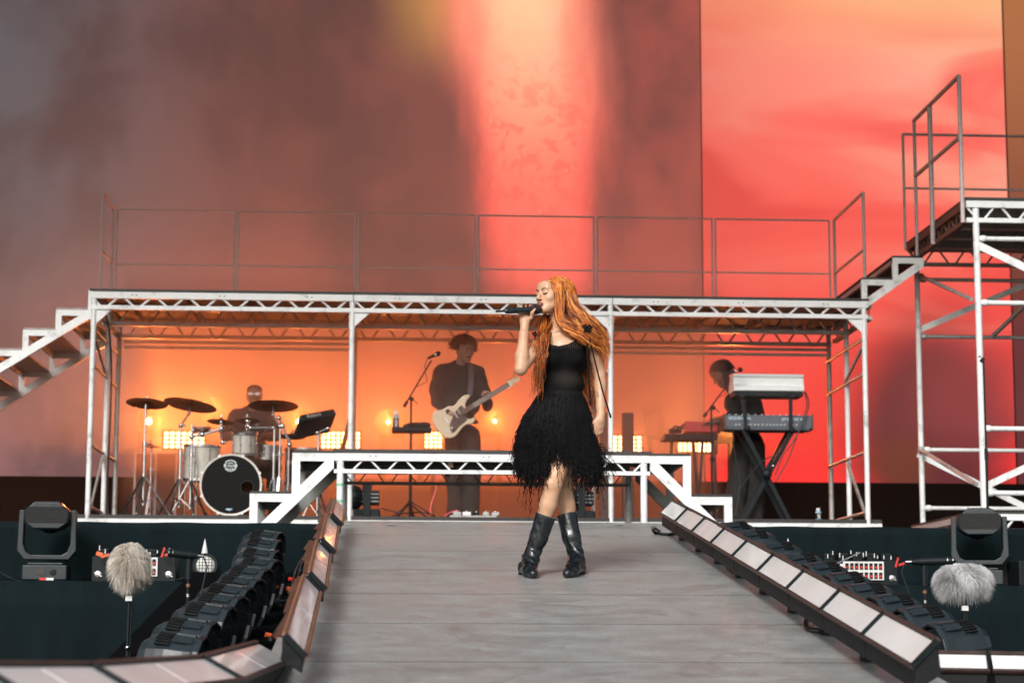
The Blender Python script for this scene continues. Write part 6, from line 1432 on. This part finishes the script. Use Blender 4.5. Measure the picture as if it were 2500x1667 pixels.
for yy, nm in ((KY + .02, 'front_crossbar'), (KY + .30, 'rear_crossbar')):
    for a, b_ in (((1815, 1046), (1930, 1262)), ((1938, 1048), (1815, 1262))):
        m = MB(); p, q = at(*a, KY), at(*b_, KY); p.y = q.y = yy + (.0 if a[0] < 1900 else .035); q.z = Z_RF + .02; m.bar(p, q, .032, .045); m.build(nm, m_black, st, bevel=.003)
for a, b_ in (((1812, 966), (1822, 1044)), ((1930, 966), (1931, 1048))):
    m = MB(); p, q = at(*a, KY - .05), at(*b_, KY - .05); m.bar(p, q, .028, .034); m.build('tier_arm', m_black, st, bevel=.003)
    for z_ in (p, q):
        m = MB(); m.ball(z_ + Vector((.01, -.02, -.01)), (.028, .024, .028)); m.build('clamp_knob', m_black, st, smooth=True)
    m = MB(); m.bar(p + Vector((0, -.0, .01)), p + Vector((0, .32, .02)), .03, .025); m.build('tier_support', m_black, st)
m = MB(); kc = at(1873, 1156, KY - .04); m.ball(kc, (.05, .03, .05)); m.build('centre_joint', m_black, st, smooth=True)
m = MB(); m.ball(at(1887, 1137, KY - .05), .018); m.build('release_knob', m_chrome, st, smooth=True)
for k, pts in enumerate(([(1966, 956), (1975, 985), (1962, 1030), (1935, 1080), (1912, 1110), (1893, 1160)], [(1963, 956), (1970, 990), (1950, 1050), (1925, 1120), (1894, 1175)], [(1790, 1046), (1793, 1100), (1803, 1150), (1806, 1190), (1795, 1262)], [(1938, 1058), (1900, 1105), (1862, 1125), (1830, 1160), (1795, 1210)])):
    cable([at(x, y, KY - .07) for x, y in pts], .006, m_cable, ('black cable arching from the white keyboard down the right side of its stand', 'second black cable just inside the arching one at the keyboard stand', 'thin black cable hanging straight under the left end of the synthesizer', 'black cable crossing behind the keyboard stand joint')[k])
def redk(root, a, b_):
    m = MB(); m.span((a.x, 21.0, a.z), (b_.x, 21.3, b_.z)); m.span((b_.x, 21.04, a.z + .01), (b_.x + .05, 21.3, b_.z - .02)); m.build('case', pbr('red_keyboard', (.55, .03, .03), .35), root, bevel=.01)
kbox('keyboard', 1673, 1752, 1029, 1054, 21.0, 'red keyboard on a dark table left of the keyboard player', redk)
kt = empty('keyboard_table', (at(1690, 1070, 21.0).x, 21.05, Z_RF), 'dark table with slim legs carrying the red keyboard', 'table')
a, b_ = at(1623, 1071, 20.95), at(1752, 1060, 20.95); m = MB(); m.span((a.x, 20.95, a.z), (b_.x, 21.3, b_.z)); m.build('table_top', m_black, kt, bevel=.004)
for p0, p1 in (((1640, 1072), (1630, 1262)), ((1692, 1072), (1709, 1262)), ((1716, 1072), (1702, 1262)), ((1742, 1072), (1752, 1262))):
    m = MB(); q = at(*p1, 21.1); q.z = Z_RF + .01; m.bar(at(*p0, 21.1), q, .022, .03); m.build('leg', m_black, kt)
m = MB(); c_ = at(1648, 1052, 21.05); m.box(c_, (.12, .10, .04)); m.tube([c_ + Vector((-.03, 0, .02)), c_ + Vector((.0, 0, .05)), c_ + Vector((.09, 0, .03))], .012, 8); tag(m.build('desk_device', m_black, bevel=.004), 'small dark device with a knob left of the red keyboard', 'device')
cable([at(1673, 1036, 21), at(1655, 1045, 21), at(1642, 1060, 20.93), at(1640, 1100, 20.93), at(1632, 1130, 20.93)], .007, m_cable, 'black cable looping off the left end of the red keyboard')
boom((1768, 914), (1812, 901), (1772, 944), (1718, 1017), (1741, 995), (1739, 1240), 20.5, 'black boom microphone stand in front of the keyboard player')
bpy.data.objects['boom_arm.001'] if 'boom_arm.001' in bpy.data.objects else None
m = MB(); m.tube([at(1768, 915, 20.5), at(1772, 944, 20.5)], .007, 8); m.build('clip_neck', m_black2, bpy.data.objects['microphone_stand.005'] if 'microphone_stand.005' in bpy.data.objects else None, smooth=True)
# tall bare stand by the tower
x0_, x1_ = at(2403, 882, 17.0), at(2413, 1290, 17.0); root = empty('microphone_stand', (x1_.x, 17.0, Z_ST), 'tall thin bare stand rising in front of the right tower', 'stand')
m = MB(); m.tube([(x1_.x, 17, Z_ST + .02), (x1_.x, 17, x1_.z + .6)], .011, 8); m.tube([(x1_.x, 17, x1_.z + .6), (x1_.x, 17, x0_.z)], .008, 8); m.tube([(x1_.x, 17, x1_.z + .57), (x1_.x, 17, x1_.z + .66)], .015, 8); m.build('pole', m_black2, root, smooth=True)
m = MB(); m.box((x1_.x - .01, 17, x0_.z + .01), (.03, .02, .04), Matrix.Rotation(.6, 3, 'Y')); m.ball((x1_.x - .03, 17, x0_.z + .04), .010); m.build('clip', m_orange if False else m_black2, root)
m = MB(); m.lathe([(.14, 0), (.14, .02), (.02, .035)], (x1_.x, 17, Z_ST + .001), (0, 0, 1), 20); m.build('round_foot', m_black, root, smooth=True)
# small tape strips on the head of the runway
for px in (845, 955, 1512, 1634):
    p = on_ramp(px, 1281 if px < 1600 else 1290, .001); m = MB(); m.box(p + Vector((0, 0, .002)), (.055, .08, .002)); tag(m.build('tape_strip', m_white), {845: 'white tape strip on the boards, leftmost at the head of the runway', 955: 'white tape strip on the boards, second from left at the runway head', 1512: 'white tape strip on the boards right of the singer at the runway head', 1634: 'white tape strip by the looped plug cable at the runway head'}[px], 'tape')
# ================================================================== the three musicians
def smear(s, k=.02): return s
m_skin2 = pbr('fair_skin_b', (.42, .24, .17), .5, 0, .06, 12); m_skin3 = pbr('deep_brown_skin', (.15, .075, .048), .45, 0, .08, 12)
m_cloth = pbr('black_sweater', (.012, .011, .011), .9, 0, .25, 20, .3, 60); m_cloth2 = pbr('charcoal_trousers', (.022, .019, .018), .9, 0, .25, 16, .3, 40)
m_brownhair = pbr('dark_brown_hair', (.035, .018, .011), .6, 0, .3, 40)
def curls(name, c, M_, rad, n, length, mat, parent, seed, front_cut=.3, low=-.35, curl=.012, r=.0045, s=1.0):
    g = np.random.default_rng(seed); u = g.normal(size=(n*3, 3)); u /= np.linalg.norm(u, axis=1, keepdims=True)
    u = u[(u[:, 2] > low) & ~((u[:, 1] > front_cut) & (u[:, 2] < .45))][:n]; n = len(u)
    W3 = lambda q: np.array(c) + (q[..., 0:1]*M_[0] + q[..., 1:2]*M_[1] + q[..., 2:3]*M_[2])
    K = 9; t = np.linspace(0, 1, K)[None, :, None]; L = (length*g.uniform(.5, 1.3, n))[:, None, None]; ph = g.uniform(0, 6.3, (n, 1, 3))
    q = (u*np.array(rad))[:, None, :] + u[:, None, :]*L*t + curl*np.sin(t*9 + ph)*t + np.array([0, 0, -.35])*L*t**2
    return strands(name, W3(q), r*np.linspace(1, .5, K)[None]*g.uniform(.6, 1.2, (n, 1)), mat, parent, 4)
# ---- guitarist
GY = 21.0
def G(px, py, dy=0.): return np.array(at(px, py, GY + dy))
gt = empty('person', (at(1135, 1240, GY).x, GY, Z_RF), 'guitarist with curly dark hair and moustache looking down, black sweater and trousers', 'person')
hM = hframe((.52, -.80, -.30), (.12, -.2, 1)); hC = G(1133, 853, -.02)
T = Field(); T.ell(G(1124, 925, .02), (.20, .12, .15), None, .05); T.ell(G(1124, 985, .02), (.205, .12, .16), None, .05); T.ell(G(1128, 1040, .03), (.175, .12, .12), None, .05); T.ell(G(1124, 953, .02), (.225, .11, .10), None, .04)
T.cap(G(1122, 893, .02), G(1078, 906, .0), .062, .066, .05); T.cap(G(1124, 893, .02), G(1166, 908, .02), .062, .062, .05)
UA = Field(); UA.chain([G(1075, 908, 0), G(1064, 950, .0), G(1067, 980, -.05)], [.070, .066, .060], .03); UA.chain([G(1067, 980, -.05), G(1082, 997, -.15), G(1094, 1006, -.205)], [.060, .050, .040], .02)
UA.chain([G(1168, 910, .02), G(1182, 955, .02), G(1190, 990, -.03)], [.064, .060, .055], .03); UA.chain([G(1190, 990, -.03), G(1192, 984, -.14), G(1190, 982, -.17)], [.052, .045, .040], .02)
Lg = Field(); Lg.ell(G(1130, 1060, .03), (.17, .12, .11), None, .04); Lg.chain([G(1110, 1075, .03), G(1108, 1150, .0), G(1112, 1210, .03), G(1112, 1262, .04)], [.100, .090, .082, .088], .02); Lg.chain([G(1150, 1075, .03), G(1154, 1150, .0), G(1151, 1210, .03), G(1150, 1262, .04)], [.100, .090, .082, .088], .02)
Bd = Field(); Bd.cap(G(1122, 895, .01), G(1130, 868, .0), .055, .052, .03); head_prims(Bd, hC, hM, 1.12, False, False)
Bd.chain([G(1094, 1006, -.205), G(1100, 1009, -.215)], [.030, .028]); relaxed_hand(Bd, G(1098, 1008, -.215), (.80, -.05, -.42), (.1, .98, -.1), 1, 1.05, .55, .5)
Bd.chain([G(1191, 982, -.15), G(1189, 976, -.17)], [.030, .028]); relaxed_hand(Bd, G(1190, 980, -.165), (-.35, -.15, 1), (-.3, -.9, .2), 1, 1.0, 1.3, .6)
Bd.ell(G(1126, 940, .03), (.15, .09, .12), None, .03)
gb = surface('body', Bd, .0065, m_skin2, gt, smooth_n=1)
TT = Field(); TT.ext(T); TT.ext(UA); zn = G(1125, 884)[2]
surface('sweater', TT, .009, m_cloth, gt, noise=lambda X, Y, Z: .004*np.sin(X*38 + Z*30)*np.sin(Z*26 - X*20), clip=lambda X, Y, Z: np.maximum(-(((X - G(1128, 880)[0])/.062)**2 + ((Z - G(1128, 883)[2])/.045)**2 + ((Y - GY + .03)/.12)**2 - 1)*.04, zn - .62 - Z))
surface('trousers', Lg, .010, m_cloth2, gt, noise=lambda X, Y, Z: .005*np.sin(X*40)*np.sin(Z*18 + X*30))
curls('hair', hC + 1.12*(hM[2]*.02 - hM[1]*.012), hM, (.078, .092, .086), 1700, .055, m_brownhair, gt, 31, front_cut=.35, low=-.12, curl=.016, r=.005)
gbv = bvh_of(gb)
def snap2(c, M_, bv_, s, x, z):
    p = Vector(c + s*(M_[0]*x + M_[1]*.25 + M_[2]*z)); d = Vector(-M_[1]); h = bv_.ray_cast(p, d); return h[0] if h[0] is not None else p + d*.15
m = MB(); m.tube([snap2(hC, hM, gbv, 1.12, x, -.048 - abs(x)*.25) for x in (-.026, -.012, 0, .012, .026)], [.004, .008, .008, .008, .004], 6); m.build('moustache', m_brownhair, gb, smooth=True)
for q in (-1, 1):
    m = MB(); m.tube([snap2(hC, hM, gbv, 1.12, q*x, z) for x, z in ((.014, .022), (.030, .028), (.047, .020))], [.003, .005, .003], 6); m.build('eyebrow', m_brownhair, gb, smooth=True)
    m = MB(); m.tube([snap2(hC, hM, gbv, 1.12, q*x, z) for x, z in ((.022, .003), (.032, .0), (.042, .003))], [.002, .004, .002], 6); m.build('eyelash', m_dark, gb, smooth=True)
for q, px in ((-1, 1110), (1, 1150)):
    m = MB(); c_ = G(px, 1262, -.03); m.ball((c_[0], c_[1], Z_RF + .05), (.05, .14, .05)); m.build('shoe', m_black, gt, smooth=True)
# guitar
GU = GY - .235
gtr = empty('electric_guitar', tuple(at(1110, 1030, GU)), 'cream electric guitar with dark pickguard held by the guitarist', 'guitar')
def gp(px, py): return at(px, py, GU)
outl = [(1095, 991), (1108, 990), (1120, 976), (1133, 965), (1146, 963), (1147, 968), (1139, 978), (1136, 990), (1140, 997), (1131, 1006), (1137, 1018), (1148, 1022), (1158, 1019), (1160, 1026), (1152, 1034), (1139, 1036), (1128, 1044), (1116, 1060), (1104, 1068), (1088, 1068), (1074, 1057), (1061, 1040), (1055, 1022), (1058, 1006), (1066, 1001), (1080, 999)]
def smooth_poly(p, k=4):
    P_ = np.array(p, float); n = len(P_); out = []
    for i in range(n):
        p0, p1, p2, p3 = P_[i-1], P_[i], P_[(i+1) % n], P_[(i+2) % n]
        for j in range(k): t = j/k; out.append(tuple(.5*((2*p1) + (p2-p0)*t + (2*p0-5*p1+4*p2-p3)*t*t + (p3-p0+3*p1-3*p2)*t**3)))
    return out
def flat_poly(name, pts, Yf, t, mat, par, bevel=0, k=4):
    pp = [at(x, y, GU) for x, y in (smooth_poly(pts, k) if k else pts)]; me = bpy.data.meshes.new(name); bm = bmesh.new()
    f0 = bm.faces.new([bm.verts.new((p.x, Yf, p.z)) for p in pp]); r_ = bmesh.ops.extrude_face_region(bm, geom=[f0]); bmesh.ops.translate(bm, vec=(0, t, 0), verts=[v for v in r_['geom'] if isinstance(v, bmesh.types.BMVert)])
    bmesh.ops.recalc_face_normals(bm, faces=bm.faces); bm.to_mesh(me); bm.free(); me.materials.append(mat); o = link(bpy.data.objects.new(name, me)); o.parent = par; o.matrix_parent_inverse = parent_world(par).inverted()
    if bevel: b2 = o.modifiers.new('bevel', 'BEVEL'); b2.width = bevel; b2.segments = 3; b2.limit_method = 'ANGLE'; b2.angle_limit = R(50)
    return o
m_cream2 = pbr('cream_guitar_body', (.72, .58, .40), .3, 0, .04, 6, coat=.3)
gbod = flat_poly('guitar_body', outl, GU, .042, m_cream2, gtr, .008)
flat_poly('pickguard', [(1126, 990), (1133, 998), (1131, 1008), (1140, 1022), (1134, 1031), (1122, 1040), (1112, 1052), (1103, 1056), (1098, 1040), (1104, 1020), (1112, 1004)], GU - .004, .004, pbr('dark_red_brown_pickguard', (.055, .022, .020), .3), gtr, 0)
m = MB(); a, b_ = gp(1124, 1010), gp(1242, 938); m.bar(a + Vector((0, -.012, 0)), b_ + Vector((0, -.012, 0)), .022, .050, Vector((0, 0, 1))); nk = m.build('guitar_neck', pbr('rosewood_neck', (.10, .05, .03), .45), gtr, bevel=.004)
m = MB()
for k in range(20):
    t = 1 - .5**(k/12.0*.9); p = b_*(1-t*1.15) + a*(t*1.15) if t*1.15 < 1 else None
    if p is not None: d_ = (b_-a).normalized(); up_ = Vector((-d_.z, 0, d_.x)); m.bar(p + Vector((0, -.0245, 0)) - up_*.024, p + Vector((0, -.0245, 0)) + up_*.024, .003, .0045, Vector((0, 1, 0)))
m.build('fret_wire', m_chrome, nk)
flat_poly('headstock', [(1238, 934), (1241, 930), (1262, 921), (1268, 924), (1270, 930), (1262, 933), (1256, 937), (1243, 949), (1238, 948), (1235, 940)], GU - .022, .018, m_cream2, gtr, .002)
m = MB()
for k in range(6): m.ball(gp(1239 + k*4.6, 930 - k*2.0) + Vector((0, -.012, 0)), (.009, .009, .009), n=8, m=5)
m.build('tuner_peg', m_chrome, gtr, smooth=True)
for px, py in ((1113, 1013), (1119, 1003)): m = MB(); d_ = (b_-a).normalized(); up_ = Vector((-d_.z, 0, d_.x)); c_ = gp(px, py) + Vector((0, -.010, 0)); m.bar(c_ - up_*.035, c_ + up_*.035, .010, .018, Vector((0, 1, 0))); m.build('pickup', m_cream, gtr)
m = MB(); c_ = gp(1090, 1026) + Vector((0, -.008, 0)); m.bar(c_ - up_*.036, c_ + up_*.036, .014, .040, Vector((0, 1, 0))); m.build('bridge', m_chrome, gtr)
m = MB(); c_ = gp(1088, 1049) + Vector((0, -.003, 0)); m.bar(c_ - up_*.026, c_ + up_*.026, .008, .022, Vector((0, 1, 0))); m.build('jack_plate', m_chrome, gtr)
for px, py in ((1103, 1044), (1100, 1055)): m = MB(); m.lathe([(.013, 0), (.012, .014)], gp(px, py) + Vector((0, -.004, 0)), (0, -1, 0), 14); m.build('volume_knob', m_cream, gtr, smooth=True)
m = MB(); m.bar(G(1149, 888, -.085), G(1151, 920, -.125), .05, .006, Vector((0, 1, 0))); m.bar(G(1151, 919, -.125), G(1147, 966, -.155), .05, .006, Vector((0, 1, 0))); m.build('strap', pbr('grey_violet_strap', (.10, .08, .10), .8), gtr)
# ---- drummer
DY = 21.25
def D(px, py, dy=0.): return np.array(at(px, py, DY + dy))
dr = empty('person', (at(616, 1200, DY).x, DY, Z_RF), 'seated drummer in black shirt and mirrored sunglasses behind the kit', 'person')
dM = hframe((.05, -1, -.02), (0, 0, 1)); dC = D(621, 966, -.03)
Bd = Field(); Bd.cap(D(618, 1003, .0), D(620, 985, .0), .062, .058, .03); head_prims(Bd, dC, dM, 1.06, False, False)
for (sx_, sy_, sd), (ex, ey, ed), (wx, wy, wd), sg in (((574, 1012, 0), (549, 1066, -.10), (586, 1062, -.36), 1), ((652, 1012, 0), (676, 1066, -.10), (640, 1066, -.36), -1)):
    Bd.chain([D(ex, ey, ed), D((ex+wx)/2, (ey+wy)/2, (ed+wd)/2), D(wx, wy, wd)], [.048, .045, .030], .02); relaxed_hand(Bd, D(wx, wy, wd), (.6*sg, -.8, -.1), (0, .1, -1), -sg, 1.0, 1.2, .5)
Bd.ell(D(616, 1040, .03), (.17, .09, .12), None, .03)
db = surface('body', Bd, .0075, m_skin3, dr, smooth_n=1)
T = Field(); T.ell(D(615, 1040, .02), (.19, .13, .17), None, .05); T.ell(D(615, 1100, .03), (.17, .13, .14), None, .05)
for sg, (sx_, ex, ey) in ((-1, (578, 551, 1058)), (1, (650, 674, 1058))): T.cap(D(615, 1006, .01), D(sx_, 1016, 0), .066, .072, .05); T.chain([D(sx_, 1016, 0), D(ex, ey, -.08)], [.074, .062], .03)
surface('shirt', T, .010, m_cloth, dr, noise=lambda X, Y, Z: .004*np.sin(X*38 + Z*30)*np.sin(Z*26), clip=lambda X, Y, Z: -(((X - D(619, 995)[0])/.06)**2 + ((Z - D(619, 996)[2])/.04)**2 + ((Y - DY + .03)/.12)**2 - 1)*.04)
Lg = Field(); 
for sg in (-1, 1): Lg.chain([D(616 + sg*16, 1135, .03), D(616 + sg*52, 1140, -.38), D(616 + sg*50, 1240, -.40)], [.10, .075, .055], .03)
Lg.ell(D(616, 1130, .03), (.18, .13, .09), None, .03); surface('trousers', Lg, .012, m_cloth2, dr)
m = MB(); m.ball(dC + 1.06*(dM[2]*.058 - dM[1]*.014), (.081, .096, .054), Matrix(dM.tolist()).transposed()); m.build('hair', m_brownhair, dr, smooth=True)
dbv = bvh_of(db); gl = None
m_mirror = pbr('mirrored_lens', (.85, .82, .78), .25, .1, .03)
for q in (-1, 1):
    m = MB(); c_ = snap2(dC, dM, dbv, 1.06, q*.031, .006) + Vector((0, -.020, .002)); m.ball(c_, (.034, .012, .019)); m.build('sunglass_lens', m_mirror, db, smooth=True)
m = MB(); m.tube([snap2(dC, dM, dbv, 1.06, x, .012) + Vector((0, -.016, 0)) for x in (-.012, 0, .012)], .003, 6); m.build('sunglass_bridge', m_black, db, smooth=True)
m = MB(); c_ = D(627, 1034, -.14); 
for k in range(5): an = 2*math.pi*k/5; m.ball((c_[0] + .012*math.cos(an), c_[1], c_[2] + .018*math.sin(an)), (.008, .003, .011), n=8, m=5)
m.build('chest_print', pbr('grey_shirt_print', (.35, .3, .27), .8), dr)
for k, (a, b_) in enumerate((((592, 1062, -.42), (560, 1040, -.62)), ((636, 1064, -.42), (655, 1046, -.66)))):
    m = MB(); m.tube([D(*a), D(*b_)], [.009, .006], 8); tag(m.build('drum_stick', pbr('pale_wood_stick', (.55, .36, .18), .5), smooth=True), ('wooden drumstick in the drummer hand at left', 'wooden drumstick in the drummer hand at right')[k], 'drumstick')
m = MB(); m.lathe([(.16, 0), (.17, .03), (.16, .07)], (D(616, 1140)[0], DY + .04, D(616, 1165)[2]), (0, 0, 1), 20); sr = empty('drum_stool', (D(616, 1140)[0], DY + .04, Z_RF), 'round black stool under the drummer', 'stool'); m.build('seat', m_black, sr, smooth=True)
tripod(sr, D(616, 1140)[0], DY + .04, D(616, 1165)[2], Z_RF + .22, .22, m_chrome, .012, brace=False)
# ---- keyboard player
HY = 21.25
def H(px, py, dy=0.): return np.array(at(px, py, HY + dy))
kp = empty('person', (at(1815, 1240, HY).x, HY, Z_RF), 'keyboard player in black bending over the keys, head bowed to the left', 'person')
kM = hframe((-.72, -.22, -.62), (-.55, -.1, .8)); kC = H(1762, 912, -.05)
Bd = Field(); Bd.cap(H(1793, 962, .0), H(1772, 930, -.03), .058, .054, .03); head_prims(Bd, kC, kM, 1.10, False, False)
Bd.chain([H(1788, 1012, -.12), H(1752, 1029, -.24)], [.042, .028], .02); relaxed_hand(Bd, H(1752, 1029, -.24), (-1, -.15, -.05), (0, .15, -1), 1, 1.05, .35, .5)
Bd.chain([H(1845, 1020, -.05), H(1838, 1034, -.28)], [.042, .028], .02); relaxed_hand(Bd, H(1838, 1030, -.28), (-.2, -1, -.1), (0, .1, -1), 1, 1.05, .35, .5)
Bd.ell(H(1812, 1010, .03), (.13, .09, .13), None, .03)
kb = surface('body', Bd, .0075, m_skin3, kp, smooth_n=1)
T = Field(); T.ell(H(1806, 985, .0), (.165, .12, .13), None, .05); T.ell(H(1818, 1030, .02), (.165, .12, .16), None, .05); T.ell(H(1826, 1080, .04), (.16, .12, .13), None, .05); T.ell(H(1842, 1010, .04), (.10, .10, .17), None, .05)
T.chain([H(1788, 978, -.06), H(1797, 1008, -.10), H(1768, 1024, -.19)], [.075, .060, .045], .03); T.chain([H(1842, 985, .0), H(1850, 1015, -.05), H(1843, 1025, -.2)], [.072, .062, .046], .03)
surface('shirt', T, .010, m_cloth, kp, noise=lambda X, Y, Z: .005*np.sin(X*38 + Z*30)*np.sin(Z*26))
Lg = Field(); Lg.ell(H(1829, 1090, .04), (.165, .13, .12), None, .04); Lg.chain([H(1808, 1105, .03), H(1802, 1170, .0), H(1790, 1262, .03)], [.10, .105, .125], .03); Lg.chain([H(1846, 1105, .04), H(1846, 1170, .03), H(1842, 1262, .05)], [.10, .09, .10], .02)
surface('trousers', Lg, .011, m_cloth2, kp, noise=lambda X, Y, Z: .006*np.sin(X*40)*np.sin(Z*18 + X*30))
curls('hair', kC + 1.10*(kM[2]*.02 - kM[1]*.012), kM, (.079, .093, .086), 1300, .035, m_brownhair, kp, 33, front_cut=.45, low=-.35, curl=.014, r=.005)
m = MB(); m.tube([H(1750, 1034, -.25), H(1753, 1030, -.25)], .031, 12); m.build('bracelet', m_black, kb)
